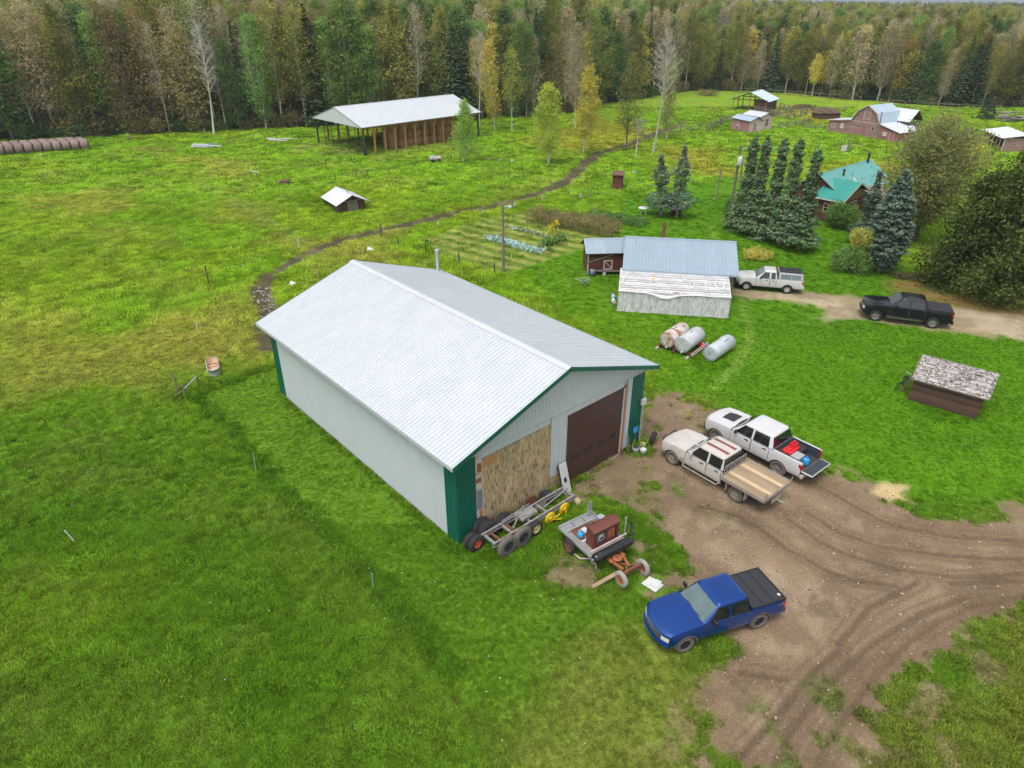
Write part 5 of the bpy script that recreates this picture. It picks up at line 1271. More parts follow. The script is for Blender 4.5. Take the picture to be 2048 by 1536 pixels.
def pickup(name, label, loc, rz, p, mats):
    """p: dimensions; x forward from the middle of the wheelbase, y left, z up"""
    o = thing(name, label, 'pickup truck', loc, rz)
    wb, r = p['wb'], p['r']; xf, xr = wb / 2 + p['fo'], -wb / 2 - p['ro']
    hw0, zs = p['W'] / 2, p['sill']
    xc, xrf, xrr, xb = p['cowl'], p['rooff'], p['roofr'], p['cabr']       # windshield foot, roof front, roof rear, cab back
    zb, zbed, zr, zn, zc = p['belt'], p['bedz'], p['roof'], p['nose'], p['cowlz']
    cf = p.get('cf', .20); flat = p.get('flat', False)
    x_end = xr if not flat else xb
    Ra = r * p.get('arch', 1.22)
    def top(x):
        if x < xb: return zbed
        if x < xc: return zb + (zc - zb) * max(0, (x - xb) / (xc - xb)) ** 3
        t = (x - xc) / (xf - xc); return zc + (zn - zc) * t ** 2.4
    def hw(x):
        t = max(0, (x - (xf - .6)) / .6); u = max(0, ((xr + .25) - x) / .25)
        return hw0 * (1 - .06 * t ** 2 - .02 * u)
    def prof(x, z):
        s = (z - zs) / max(.05, top(x) - zs)
        if s < .12: return .945 + .045 * s / .12
        if s < .62: return .99 + .01 * math.sin(PI * (s - .12) / .5)
        return .99 - .045 * ((s - .62) / .38) ** 1.8
    def bot(x):
        z = zs + .03 * max(0, (x - wb / 2 - .4))
        for xw in (wb / 2, -wb / 2):
            d = abs(x - xw)
            if d < Ra: z = max(z, r + math.sqrt(Ra * Ra - d * d) * p.get('archz', 1.0))
        return z
    def S(x, z, off=0, sgn=1): return (x, sgn * (hw(x) * prof(x, z) + off), z)
    xe = xf - cf
    def fx(y): return xf - cf * min(1, abs(y) / (hw(xe) * .95)) ** 2.6
    b = MB()
    n = 110
    for sgn in (1, -1):
        b.grid(lambda u, v: S(x_end + (xe - x_end) * u, bot(x_end + (xe - x_end) * u) + (top(x_end + (xe - x_end) * u) - bot(x_end + (xe - x_end) * u)) * v, 0, sgn), n, 9)
    def hood(u, v):
        y0 = (v * 2 - 1); xx = xc - .03
        ye = lambda x: hw(x) * prof(x, top(x))
        yy = y0 * ye(xe); x1 = fx(yy); x = xx + (x1 - xx) * u; y = y0 * ye(min(x, xe))
        z = top(min(x, xf)) + p.get('crown', .05) * (1 - abs(y0) ** 2.2) * (1 - .35 * u)
        if p.get('bulge') and abs(y0) < .55: z += p['bulge'] * math.cos(y0 / .55 * PI / 2) ** .7 * (1 - u ** 3)
        z -= .06 * max(0, (u - .90) / .10) ** 2
        return (x, y, z)
    b.grid(hood, 16, 20)
    def fascia(u, v, off=0.0):
        y = (u * 2 - 1) * hw(xe) * .945; x = fx(y)
        zt_ = hood(1, u)[2]; z = zs - .02 + (zt_ - zs + .02) * v
        return (x + off - .05 * (1 - v) ** 2 * 0 + .03 * math.sin(PI * v), y + (0 if abs(u - .5) < .49 else math.copysign(off * .3, y)), z)
    b.grid(fascia, 20, 8)
    if not flat:   # bed rails, inner walls are the liner
        for sgn in (1, -1):
            b.grid(lambda u, v: (xr + (xb - xr) * u, sgn * (hw(xr + (xb - xr) * u) * .945 - .10 * v), zbed + .004), 12, 1)
        if not p.get('gate_open'):
            b.grid(lambda u, v: (xr - .01 * math.sin(PI * v), (u * 2 - 1) * hw(xr) * .96, zs + .05 + (zbed - zs - .05) * v), 6, 4)
            b.grid(lambda u, v: (xr + .09 * v, (u * 2 - 1) * hw(xr) * .94, zbed + .004), 6, 1)
    b.build('body', mats['body'], o)
    if mats.get('low') is not mats['body'] and mats.get('low'):      # dirt-covered lower doors
        for sgn in (1, -1):
            m = MB(); x0, x1 = (xb if flat else -wb / 2 + Ra + .02), wb / 2 - Ra - .02
            m.slab(lambda u, v, t: S(x0 + (x1 - x0) * u, zs + .005 + (zb - zs) * .42 * v, t, sgn), 16, 3, -.004, .005)
            m.build('rocker_panel', mats['low'], o)
    u = MB(); u.span((xr + .1, -hw0 * .70, .34), (xf - .30, hw0 * .70, zs + .28))
    u.span((-wb / 2 - Ra * .98, -hw0 * .74, .55), (-wb / 2 + Ra * .98, hw0 * .74, .86 if flat else zbed - .12)); u.span((wb / 2 - Ra * .98, -hw0 * .74, .5), (wb / 2 + Ra * .98, hw0 * .74, zb - .25))
    u.cyl((wb / 2, -hw0 * .8, r), (wb / 2, hw0 * .8, r), .06); u.cyl((-wb / 2, -hw0 * .8, r), (-wb / 2, hw0 * .8, r), .08)
    u.build('underbody', M['black_mat'], o)
    # greenhouse
    yb, yt = hw(0) * .935, hw0 * .935 - p.get('tumble', .14)
    x0b, x1b, x0t, x1t = xc, xb + .02, xrf, xrr
    NR = 72
    def ring(v):
        zz_ = zb - .02 + (zr - .06 - zb + .02) * v
        a0, a1 = x0b + (x0t - x0b) * v, x1b + (x1t - x1b) * v; yy = yb + (yt - yb) * v
        cx, hx = (a0 + a1) / 2, (a0 - a1) / 2; out = []
        for i in range(NR):
            t = 2 * PI * i / NR; c, s = math.cos(t), math.sin(t); e = .20
            out.append((cx + hx * math.copysign(abs(c) ** e, c), yy * math.copysign(abs(s) ** e, s), zz_ + (zc - zb) * max(0, c) * (1 - v)))
        return out
    rings = [ring(v) for v in (0, .2, .4, .6, .8, .93, 1.0)]
    last = rings[-1]; cxm = (x0t + x1t) / 2
    for k_, dz in ((.975, .03), (.93, .05), (.7, .068), (.35, .078)):
        rings.append([(cxm + (q[0] - cxm) * k_, q[1] * k_, zr - .06 + dz) for q in last])
    c = MB(); vs = [q for rg in rings for q in rg]
    fs = [(k_ * NR + i, k_ * NR + (i + 1) % NR, (k_ + 1) * NR + (i + 1) % NR, (k_ + 1) * NR + i) for k_ in range(len(rings) - 1) for i in range(NR)]
    fs.append(tuple((len(rings) - 1) * NR + i for i in range(NR)))
    c.add(vs, fs, True); cab = c.build('cab', mats['body'], o)
    if p.get('stripes'):
        for yy in (-.30, .30):
            m = MB(); m.span((xrf - .1, yy - .09, zr + .012), (xrr + .08, yy + .09, zr + .0235)); m.build('roof_stripe', M['dash_red'], cab)
    # glass
    def lerp(a, b_, t): return a + (b_ - a) * t
    def screen(u, v, off, rear=False):
        v2 = .06 + .86 * v; w = lerp(yb, yt, v2) * .90 * (u * 2 - 1)
        x = lerp(x1b, x1t, v2) - off if rear else lerp(x0b, x0t, v2) + off
        return (x, w, lerp(zc if not rear else zb, zr - .06, v2))
    m = MB(); m.slab(lambda u, v, t: screen(u, v, t), 8, 4, -.02, .012); ws = m.build('windshield', mats.get('screen', M['glass']), o)
    m = MB()
    for s_ in (-.5, .12): m.beam(screen(.5 + s_ * .6, .02, .03), screen(.5 + s_ * .6 + .28, .10, .03), .02, .02)
    m.build('wiper', M['black'], ws)
    m = MB()
    m.slab(lambda u, v, t: screen(u, v, t, True), 6, 3, -.02, .012); m.build('rear_window', M['glass'], o)
    wins = p['wins']       # list of (x front bottom, x rear bottom, x front top, x rear top)
    for sgn in (1, -1):
        for i, (a, b2, c2, d2) in enumerate(wins):
            x1, x0 = p['doors'][i]
            d = MB(); zd0 = lambda x: max(bot(x) + .02, zs + .04)
            d.slab(lambda u, v, t: S(x0 + .012 + (x1 - x0 - .024) * u, zd0(x0 + .012 + (x1 - x0 - .024) * u) + (zb - .02 - zd0(x0 + .012 + (x1 - x0 - .024) * u)) * v, t, sgn), 10, 7, -.012, .010)
            dr = d.build('door', mats['body'], o)
            e_ = MB(); e_.slab(lambda u, v, t: S(x0 - .014 + (x1 - x0 + .028) * u, zd0(x0 + (x1 - x0) * u) - .012 + (zb - zd0(x0 + (x1 - x0) * u) + .012) * v, t, sgn), 10, 5, -.01, .003); e_.build('door_seam', M['seam'], dr)
            h = MB(); hx = x0 + .16 if (x1 - x0) > .6 else x0 + .12; hz = zb - .16
            h.slab(lambda u, v, t: S(hx + .20 * u, hz + .045 * v, t, sgn), 3, 1, .008, .035); h.build('handle', mats.get('handle', M['black']), dr)
            g = MB()
            def wp(u, v, t):
                v2 = .05 + .86 * v; x = lerp(lerp(b2, a, u), lerp(d2, c2, u), v)
                return (x, sgn * (lerp(yb, yt, v2) + t), lerp(zb, zr - .06, v2))
            g.slab(wp, 5, 4, -.03, .014); g.build('window', M['glass'], dr)
    # door seams
    # mirrors
    for sgn in (1, -1):
        m = MB(); mx = wins[0][0] - .12; m.box((mx, sgn * (hw0 + .10), zb + .11), (.10, .20, .19)); m.beam((mx, sgn * (hw0 * .93), zb + .03), (mx, sgn * (hw0 + .06), zb + .06), .05, .05)
        m.build('mirror', mats.get('mirror', M['black']), o, .03)
    # front: grille, lamps, bumper
    g = MB(); gv0, gv1 = p.get('grille', (.40, .86))
    g.slab(lambda u, v, t: fascia(.5 + (u - .5) * p.get('gw', .62), gv0 + (gv1 - gv0) * v, t), 12, 4, -.02, .012); gr = g.build('grille', mats.get('grille', M['black']), o)
    if p.get('chrome', True):
        g = MB()
        for v in (0.0, .5, 1.0): g.slab(lambda u, w, t: fascia(.5 + (u - .5) * p.get('gw', .62), gv0 + (gv1 - gv0) * (v * .92 + .08 * w), t), 12, 1, .012, .03)
        g.build('grille_bar', M['chrome'], gr)
    for s_ in (0, 1):
        g = MB(); a, c2 = p.get('lampu', (.82, .985)); a, c2 = (a, c2) if s_ else (1 - c2, 1 - a)
        g.slab(lambda u, v, t: fascia(a + (c2 - a) * u, .52 + .30 * v, t), 6, 3, -.02, .016); g.build('headlight', M['lamp'], o)
    g = MB(); g.slab(lambda u, v, t: fascia(.01 + .98 * u, .02 + .30 * v, t), 18, 3, -.05, .09); g.build('front_bumper', mats.get('fbump', mats['body']), o)
    # rear
    if not flat:
        g = MB(); g.span((xr - .14, -hw0 * .93, .46), (xr + .02, hw0 * .93, .66)); g.build('rear_bumper', mats.get('rbump', M['chrome']), o, .03)
        for sgn in (1, -1):
            g = MB(); g.span((xr - .018, sgn * hw0 * .80, zbed - .50), (xr + .02, sgn * hw0 * .965, zbed - .07)); g.span((xr - .01, sgn * (hw0 * .955), zbed - .49), (xr + .14, sgn * (hw0 * .975), zbed - .08)); g.build('tail_light', M['red_lamp'], o)
        fz = zbed - .50
        inn = MB(); y1 = hw0 * .945 - .10
        inn.span((xr + .02, -y1, fz - .05), (xb - .04, y1, fz))
        for sgn in (1, -1): inn.span((xr + .02, sgn * y1, fz), (xb - .04, sgn * (y1 - .03), zbed + .001))
        inn.span((xb - .09, -y1, fz), (xb - .04, y1, zbed + .002))
        for sgn in (1, -1): inn.span((-wb / 2 - .4, sgn * (y1 - .03), fz), (-wb / 2 + .4, sgn * (y1 - .22), fz + .22))
        for i in range(9): inn.span((xr + .05, -y1 * .85 + i * y1 * .2125 - .02, fz), (xb - .1, -y1 * .85 + i * y1 * .2125 + .02, fz + .012))
        inn.build('bed_liner', M['liner'], o)
        if p.get('gate_open'):
            g = MB(); g.span((xr - .58, -y1 - .02, fz - .02), (xr - .01, y1 + .02, fz + .035)); gt = g.build('tailgate', mats['body'], o, .012)
            g = MB(); g.span((xr - .55, -y1 + .04, fz + .036), (xr - .03, y1 - .04, fz + .046)); g.build('tailgate_liner', M['liner'], gt)
            for sgn in (1, -1):
                g = MB(); g.span((xr - .002, sgn * (y1 + .0), fz - .05), (xr + .05, sgn * hw0 * .955, zbed + .004)); g.build('bed_post', mats['body'], o)
    # wheels
    tm, rm = wheel_meshes(r, p.get('tw', .27), p.get('rimr', r * .60), mats.get('tyre', M['tyre']), mats.get('rim', M['alloy']), p.get('spokes', 6))
    for xw in (wb / 2, -wb / 2):
        for sgn in (1, -1):
            w = bpy.data.objects.new('wheel', tm); COL.objects.link(w); w.parent = o
            w.location = (xw, sgn * (hw0 - p.get('tw', .27) / 2 - .015), r)
            st = p.get('steer', 0) if xw > 0 else 0
            w.rotation_euler = (0, RND.uniform(0, 1), (0 if sgn > 0 else PI) + st)
            q = link('rim', rm, w)
    if p.get('flare'):
        for xw in (wb / 2, -wb / 2):
            for sgn in (1, -1):
                m = MB(); m.slab(lambda u, v, t: (xw + (Ra + .06 * v) * math.cos(PI * (.03 + .94 * u)), sgn * (hw0 * .985 + t), r + (Ra + .06 * v) * math.sin(PI * (.03 + .94 * u)) * p.get('archz', 1.0)), 16, 1, -.03, .02)
                m.build('fender_flare', mats.get('flare', M['black_mat']), o)
    return o

# --- white crew-cab flatbed, nearest the door
fF, fR = at(1343, 927), at(1470, 1001)
def axle_mid(a, b_, W, side):
    """middle of the wheelbase from the two near wheel contacts; side: which flank (+1 left, -1 right) faces us"""
    d = (a - b_); ang = math.atan2(d.y, d.x); lat = Vector((-math.sin(ang), math.cos(ang), 0))
    return (a + b_) / 2 - lat * side * (W / 2 - .12), ang
m_, ang = axle_mid(fF, fR, 1.98, 1)
P_FLAT = dict(wb=3.84, fo=.92, ro=1.0, W=1.98, r=.40, sill=.50, cowl=1.18, rooff=.52, roofr=-.92, cabr=-1.06, belt=1.24, bedz=1.05, roof=1.86, nose=1.04, cowlz=1.24, crown=.04, flat=True, stripes=True, flare=False, arch=1.18, tumble=.17,
              wins=[(.86, -.08, .50, -.06), (-.20, -.90, -.18, -.86)], doors=[(1.12, -.13), (-.15, -.99)], rimr=.235, spokes=8, gw=.60)
flat = pickup('pickup_truck', 'dusty white crew cab pickup with an empty wooden flatbed', (m_.x, m_.y, 0), ang, P_FLAT,
              dict(body=M['white_dusty'], low=M['white_muddy'], tyre=M['tyre_dusty'], rim=M['dust_alloy'], fbump=M['frame_grey'], grille=M['black_mat'], screen=M['glass_sky_tint'], handle=M['black'], mirror=M['white_dusty']))
for s in (-1, 1):
    q = MB(); q.tube([(1.25, s * .93, .60), (1.1, s * 1.08, .44), (-.9, s * 1.08, .44), (-1.02, s * .95, .58)], .042, 7); q.build('side_step', M['dust_alloy'], flat)
q = MB(); q.tube([(2.80, -.55, .55), (2.90, -.5, 1.02), (2.90, .5, 1.02), (2.80, .55, .55)], .035, 7); q.build('brush_guard', M['black'], flat)
q = MB(); q.span((2.62, -.97, .78), (2.72, -.82, .98)); q.span((2.62, .82, .78), (2.72, .97, .98)); q.build('turn_signal', M['amber'], flat)
for i in range(9):
    y0 = -1.08 + i * .24
    q = MB(); q.span((-3.42, y0 + .004, 1.06), (-1.16, y0 + .236, 1.10)); q.build('deck_plank', M['plank_new'] if i in (2, 6) else M['plank'], flat)
q = MB()
for s in (-1, 1): q.span((-3.45, s * 1.085, .93), (-1.14, s * 1.135, 1.125)); q.span((-3.4, s * .38, .80), (-1.1, s * .46, 1.055))
q.span((-3.50, -1.135, .93), (-3.45, 1.135, 1.125)); q.span((-1.14, -1.135, .93), (-1.10, 1.135, 1.15))
for x in (-1.6, -2.2, -2.8): q.span((x, -1.08, .96), (x + .06, 1.08, 1.055))
q.build('deck_frame', M['dust_alloy'], flat)
q = MB()
for y in np.linspace(-.86, .86, 9): q.span((-1.12, y - .02, 1.15), (-1.09, y + .02, 1.52))
q.span((-1.12, -.9, 1.48), (-1.09, .9, 1.53)); q.build('headache_rack', M['frame_grey'], flat)
for s in (-1, 1):
    for x in (-1.42, -2.46):
        q = MB(); q.span((x - .01, s * .78, .42), (x + .01, s * 1.08, .94)); q.build('mud_flap', M['white_muddy'], flat)
q = MB()
q.tube([(-3.46, 1.05, 1.12), (-3.5, 1.06, 1.45)], .03, 5); q.tube([(-3.46, -1.05, 1.0), (-3.52, -1.06, 1.42)], .03, 5); q.tube([(-3.5, 0, .62), (-3.9, 0, .62)], .05, 6); q.span((-3.52, -.4, .55), (-3.46, .4, .72)); q.build('hitch', M['dust_alloy'], flat)

# --- white pickup with its tailgate down and a loaded bed
sR = at(1553, 949)
ang_s = math.atan2(at(1420, 868).y - at(1560, 957).y, at(1420, 868).x - at(1560, 957).x)
ang_s = ang
lat = Vector((-math.sin(ang_s), math.cos(ang_s), 0)); fw = Vector((math.cos(ang_s), math.sin(ang_s), 0))
ms = sR + fw * 1.87 - lat * (1.02 - .12)
P_SIL = dict(wb=3.74, fo=.96, ro=1.16, W=2.04, r=.42, sill=.52, cowl=1.10, rooff=.40, roofr=-1.22, cabr=-1.42, belt=1.30, bedz=1.32, roof=1.92, nose=1.15, cowlz=1.31, crown=.05, bulge=.05, gate_open=True, tumble=.19, cf=.24, arch=1.18,
             wins=[(.80, -.14, .38, -.12), (-.26, -1.16, -.24, -1.06)], doors=[(1.02, -.19), (-.21, -1.25)], rimr=.27, spokes=12, gw=.58)
sil = pickup('pickup_truck', 'clean white crew cab pickup with its tailgate down and red tank in the bed', (ms.x, ms.y, 0), ang_s, P_SIL,
             dict(body=M['white_paint'], tyre=M['tyre_dusty'], rim=M['alloy'], fbump=M['black'], grille=M['black'], rbump=M['white_dusty'], handle=M['black'], mirror=M['black']))
q = MB(); q.grid(lambda u, v: (1.30 + .78 * u, (v - .5) * .78, 1.438 - .028 * u + .025 * math.sin(PI * v) - .09 * u * u), 6, 6); q.build('hood_decal', M['black_mat'], sil)
def in_frame(o, p): return o.matrix_basis @ Vector(p)
def bed_thing(nm, lb, cat, o, p):
    w = in_frame(o, p); return thing(nm, lb, cat, w, o.rotation_euler[2])
zf = 1.32 - .5 + .013
t = bed_thing('fuel_tank', 'red plastic fuel tank with a raised pump in the white pickup bed', 'tank', sil, (-1.92, .10, zf))
q = MB(); q.box((0, 0, .26), (.52, .95, .48)); q.build('tank_body', M['red_plastic'], t, .09)
q = MB(); q.box((.02, -.28, .56), (.30, .34, .22)); q.box((0, -.20, .76), (.12, .14, .2)); q.box((.06, -.36, .70), (.10, .10, .14)); q.build('pump', M['red_plastic'], t, .03)
q = MB(); q.box((0, .22, .515), (.22, .22, .06)); q.build('cap', M['red_plastic'], t, .02)
q = MB(); q.tube([(.1, -.28, .80), (-.18, -.42, .72), (-.30, -.34, .45), (-.30, -.05, .3), (-.36, .2, .1)], .018, 6); q.build('hose', M['black'], t)
t = bed_thing('storage_box', 'grey lidded box behind the red tank in the pickup bed', 'box', sil, (-2.42, .30, zf))
q = MB(); q.box((0, 0, .18), (.42, .60, .36)); q.build('box_body', M['grey_plastic'], t, .03)
q = MB(); q.box((0, 0, .38), (.45, .64, .05)); q.build('lid', M['grey_plastic'], t, .015)
t = bed_thing('water_jug', 'bright blue jug next to the lowered tailgate', 'jug', sil, (-2.80, .12, zf))
q = MB(); q.lathe([(.001, 0), (.15, 0), (.17, .05), (.17, .28), (.14, .34), (.06, .38), (.055, .42), (.001, .42)], axis='z', n=16); q.build('jug_body', M['sky_plastic'], t)
q = MB(); q.lathe([(.062, .40), (.062, .45), (.001, .45)], axis='z', n=12); q.build('cap', M['blue_plastic'], t)

# --- blue pickup in front
bF, bR = at(1367, 1301), at(1512, 1254)
m_, ang = axle_mid(bF, bR, 1.84, 1)
P_BLUE = dict(wb=3.25, fo=.94, ro=1.04, W=1.84, r=.37, sill=.46, cowl=.98, rooff=.30, roofr=-1.02, cabr=-1.16, belt=1.16, bedz=1.17, roof=1.74, nose=1.00, cowlz=1.17, crown=.045, tumble=.17, cf=.26, arch=1.22,
              wins=[(.70, -.16, .32, -.14), (-.26, -1.0, -.24, -.92)], doors=[(.92, -.20), (-.22, -1.08)], rimr=.215, spokes=6, gw=.62, flare=True, bulge=.03, grille=(.50, .90), steer=.0)
blue = pickup('pickup_truck', 'blue crew cab pickup with a black folding cover over its bed', (m_.x, m_.y, 0), ang, P_BLUE,
              dict(body=M['blue_paint'], low=M['blue_low'], tyre=M['tyre_dusty'], rim=M['black_mat'], fbump=M['blue_paint'], screen=M['glass_sky_tint'], handle=M['blue_paint'], mirror=M['black'], flare=pm('mud_flare', (.05, .05, .06), (.16, .13, .10), 8, rough=.9), rbump=M['black_mat']))
xb_, xr_ = -1.18, -3.25 / 2 - 1.02
for i in range(3):
    a = xb_ - i * (xb_ - xr_) / 3; c = a - (xb_ - xr_) / 3
    q = MB(); q.span((c + .012, -.80, 1.185), (a - .012, .80, 1.225)); q.build('bed_cover_panel', M['black_mat'], blue, .01)
q = MB()
for s in (-1, 1): q.span((xr_, s * .803, 1.178), (xb_, s * .865, 1.235))
q.span((xr_ - .05, -.865, 1.178), (xr_ - .005, .865, 1.236)); q.build('cover_rail', M['black'], blue)
q = MB(); q.span((xr_ + .05, .55, 1.2255), (xr_ + .16, .66, 1.2275)); q.build('cover_sticker', M['white_plastic'], blue)
for s in (-1, 1):
    q = MB(); yy = s * (1.84 / 2 * .99 + .004)
    for k_, (dx, w_) in enumerate(((0, .05), (.07, .05), (.14, .05), (.21, .05))): q.span((-2.55 + dx, yy - .003, 1.02), (-2.55 + dx + w_, yy + .004, 1.075))
    q.build('badge', M['chrome'], blue)

# --- black pickup on the drive
gF, gR = at(1747, 641), at(1862, 656)
m_, ang = axle_mid(gF, gR, 2.05, 1)
P_GMC = dict(wb=3.80, fo=.98, ro=1.18, W=2.06, r=.43, sill=.54, cowl=1.12, rooff=.42, roofr=-1.22, cabr=-1.42, belt=1.32, bedz=1.36, roof=1.95, nose=1.20, cowlz=1.33, crown=.05, bulge=.04, tumble=.19, cf=.16, arch=1.2,
             wins=[(.82, -.14, .40, -.12), (-.26, -1.16, -.24, -1.06)], doors=[(1.04, -.19), (-.21, -1.25)], rimr=.285, spokes=6, gw=.60, chrome=False)
blk = pickup('pickup_truck', 'glossy black crew cab pickup parked on the gravel drive', (m_.x, m_.y, 0), ang, P_GMC,
             dict(body=M['black_paint'], tyre=M['tyre'], rim=M['alloy'], fbump=M['black_gloss'], grille=M['black_gloss'], rbump=M['black_gloss'], handle=M['black_gloss'], mirror=M['black_gloss'], screen=M['glass']))
q = MB(); q.span((-3.06, -.92, 1.366), (-1.44, .92, 1.40)); q.build('bed_cover', M['black_mat'], blk, .015)
for s in (-1, 1):
    q = MB(); q.span((-1.2, s * .96, .44), (1.2, s * 1.08, .50)); q.build('running_board', M['chrome'], blk)
q = MB(); q.span((-.3, 1.022, .98), (.0, 1.03, 1.02)); q.build('badge', M['chrome'], blk)

# --- small white pickup with a canopy beside the plastic greenhouse
nF_, nR_ = at(1491, 580), at(1572, 587)
m_, ang = axle_mid(nF_, nR_, 1.82, 1)
P_NIS = dict(wb=3.2, fo=.88, ro=1.14, W=1.84, r=.37, sill=.46, cowl=.98, rooff=.30, roofr=-.60, cabr=-.78, belt=1.16, bedz=1.18, roof=1.76, nose=.98, cowlz=1.17, crown=.05, tumble=.17, cf=.30, arch=1.2,
             wins=[(.70, -.08, .32, -.06), (-.22, -.56, -.20, -.52)], doors=[(.92, -.15), (-.17, -.64)], rimr=.22, spokes=6, gw=.44)
nis = pickup('pickup_truck', 'small white extended cab pickup with a black canopy over the bed', (m_.x, m_.y, 0), ang, P_NIS,
             dict(body=M['white_paint'], tyre=M['tyre'], rim=pm('silver_rim', (.5, .5, .5), (.4, .4, .4), 5, rough=.4), fbump=M['black_mat'], grille=M['black'], rbump=M['white_paint'], handle=M['black'], mirror=M['black'], screen=M['glass_sky_tint']))
def topper(u, v, t=0): pass
q = MB(); x0, x1 = -1.6 - 1.12, -.80
q.add([(x0, -.86, 1.19), (x1, -.86, 1.19), (x1, .86, 1.19), (x0, .86, 1.19), (x0 + .10, -.74, 1.70), (x1 + .02, -.74, 1.72), (x1 + .02, .74, 1.72), (x0 + .10, .74, 1.70)],
      [(0, 1, 5, 4), (1, 2, 6, 5), (2, 3, 7, 6), (3, 0, 4, 7), (4, 5, 6, 7), (3, 2, 1, 0)])
cn = q.build('canopy', M['canopy_grey'], nis, .05)
q = MB(); q.span((x0 + .14, -.68, 1.722), (x1 - .03, .68, 1.738)); q.build('canopy_roof', M['black_mat'], cn)
for s in (-1, 1):
    for xa, xb2 in ((x0 + .22, (x0 + x1) / 2 - .02), ((x0 + x1) / 2 + .02, x1 - .16)):
        q = MB(); q.add([(xa, s * .855, 1.27), (xb2, s * .855, 1.27), (xb2, s * .775, 1.60), (xa, s * .775, 1.60)], [(0, 1, 2, 3)])
        q.add([(xa, s * .835, 1.27), (xb2, s * .835, 1.27), (xb2, s * .755, 1.60), (xa, s * .755, 1.60)], [(3, 2, 1, 0)]); q.build('canopy_window', M['glass_sky_tint'], cn)
q = MB()
for y in (-.5, 0, .5): q.span((x0 + .2, y - .02, 1.74), (x1 - .05, y + .02, 1.755))
q.build('canopy_rib', M['black_gloss'], cn)
# ------------------------------------------------------------------ things standing round the workshop
def sw(u, v, z=0.0):
    return Vector((SX + u * math.cos(SA) - v * math.sin(SA), SY + u * math.sin(SA) + v * math.cos(SA), z))
def big_tyre(parent, name, r, w, rr, tyre, rimm, loc, rz=0, rx=0, hub=.35):
    """wheel with its axle along local y, outer side -y"""
    t = MB(); h = w / 2
    t.lathe([(rr, -h * .85), (r * .9, -h), (r * .98, -h * .75), (r, -h * .4), (r, h * .4), (r * .98, h * .75), (r * .9, h), (rr, h * .85)], n=26)
    for i in range(24):
        a = 2 * PI * i / 24; t.box((math.cos(a) * r * .99, 0, math.sin(a) * r * .99), (.03, w * .8, r * .07), Matrix.Rotation(-a, 3, 'Y'))
    o = t.build(name, tyre, parent, loc=loc, rot=(rx, 0, rz))
    q = MB(); q.lathe([(rr * 1.01, h * .8), (rr * 1.01, -h * .84), (rr * .9, -h * .8), (rr * .8, -h * .35), (rr * hub, -h * .30), (rr * hub * .9, -h * .6), (rr * .12, -h * .62)], n=22)
    q.lathe([(rr * .12, -h * .62), (rr * .10, -h * .4), (.001, -h * .4)], n=10)
    q.build('rim', rimm, o)
    q = MB()
    for i in range(6):
        a = PI * i / 3; q.cyl((math.cos(a) * rr * .6, -h * .30, math.sin(a) * rr * .6), (math.cos(a) * rr * .6, -h * .42, math.sin(a) * rr * .6), rr * .05, n=6)
    q.build('bolts', M['frame_grey'], o)
    return o

# stripped trailer chassis along the boarded-up bay
ch = thing('trailer_chassis', 'stripped grey trailer chassis lying along the boarded bay', 'chassis', sw(.7, -1.15), SA)
for y in (-.36, .42):
    q = MB()
    q.span((0, y - .045, .50), (5.05, y + .045, .53)); q.span((0, y - .045, .70), (5.05, y + .045, .73)); q.span((0, y - .012, .53), (5.05, y + .012, .70)); q.build('rail', M['frame_grey'], ch)
for i, x in enumerate((.1, 1.1, 2.2, 3.2, 4.95)):
    q = MB(); q.span((x, -.31, .55), (x + .09, .37, .67)); q.build('cross_member', M['frame_grey'], ch)
q = MB(); q.box((2.35, .05, .80), (.95, .45, .14)); q.box((1.95, .25, .84), (.35, .2, .2)); q.tube([(1.6, .2, .76), (2.0, 0, .92), (2.6, -.15, .86), (3.0, .1, .78)], .025); q.build('axle_hanger', M['frame_grey'], ch, .02)
q = MB(); q.beam((1.3, -.2, .78), (2.6, .55, .82), .06, .05); q.beam((1.2, .45, .77), (2.9, .5, .80), .05, .05); q.beam((3.3, -.1, .77), (5.1, .15, .79), .06, .04); q.build('loose_rail', M['steel'], ch)
for x, rr in ((.56, .50), (1.42, .50)):
    q = MB(); q.cyl((x, -.62, .47), (x, .60, .47), .07); q.build('axle', M['rust'], ch)
    big_tyre(ch, 'wheel', rr, .26, .26, M['tyre_dusty'], M['black_mat'], (x, -.66, rr))
    big_tyre(ch, 'wheel', rr, .26, .26, M['tyre'], M['black_mat'], (x, .62, rr), PI)
big_tyre(ch, 'wheel', .36, .20, .23, M['tyre'], M['cream'], (2.32, -.58, .40))
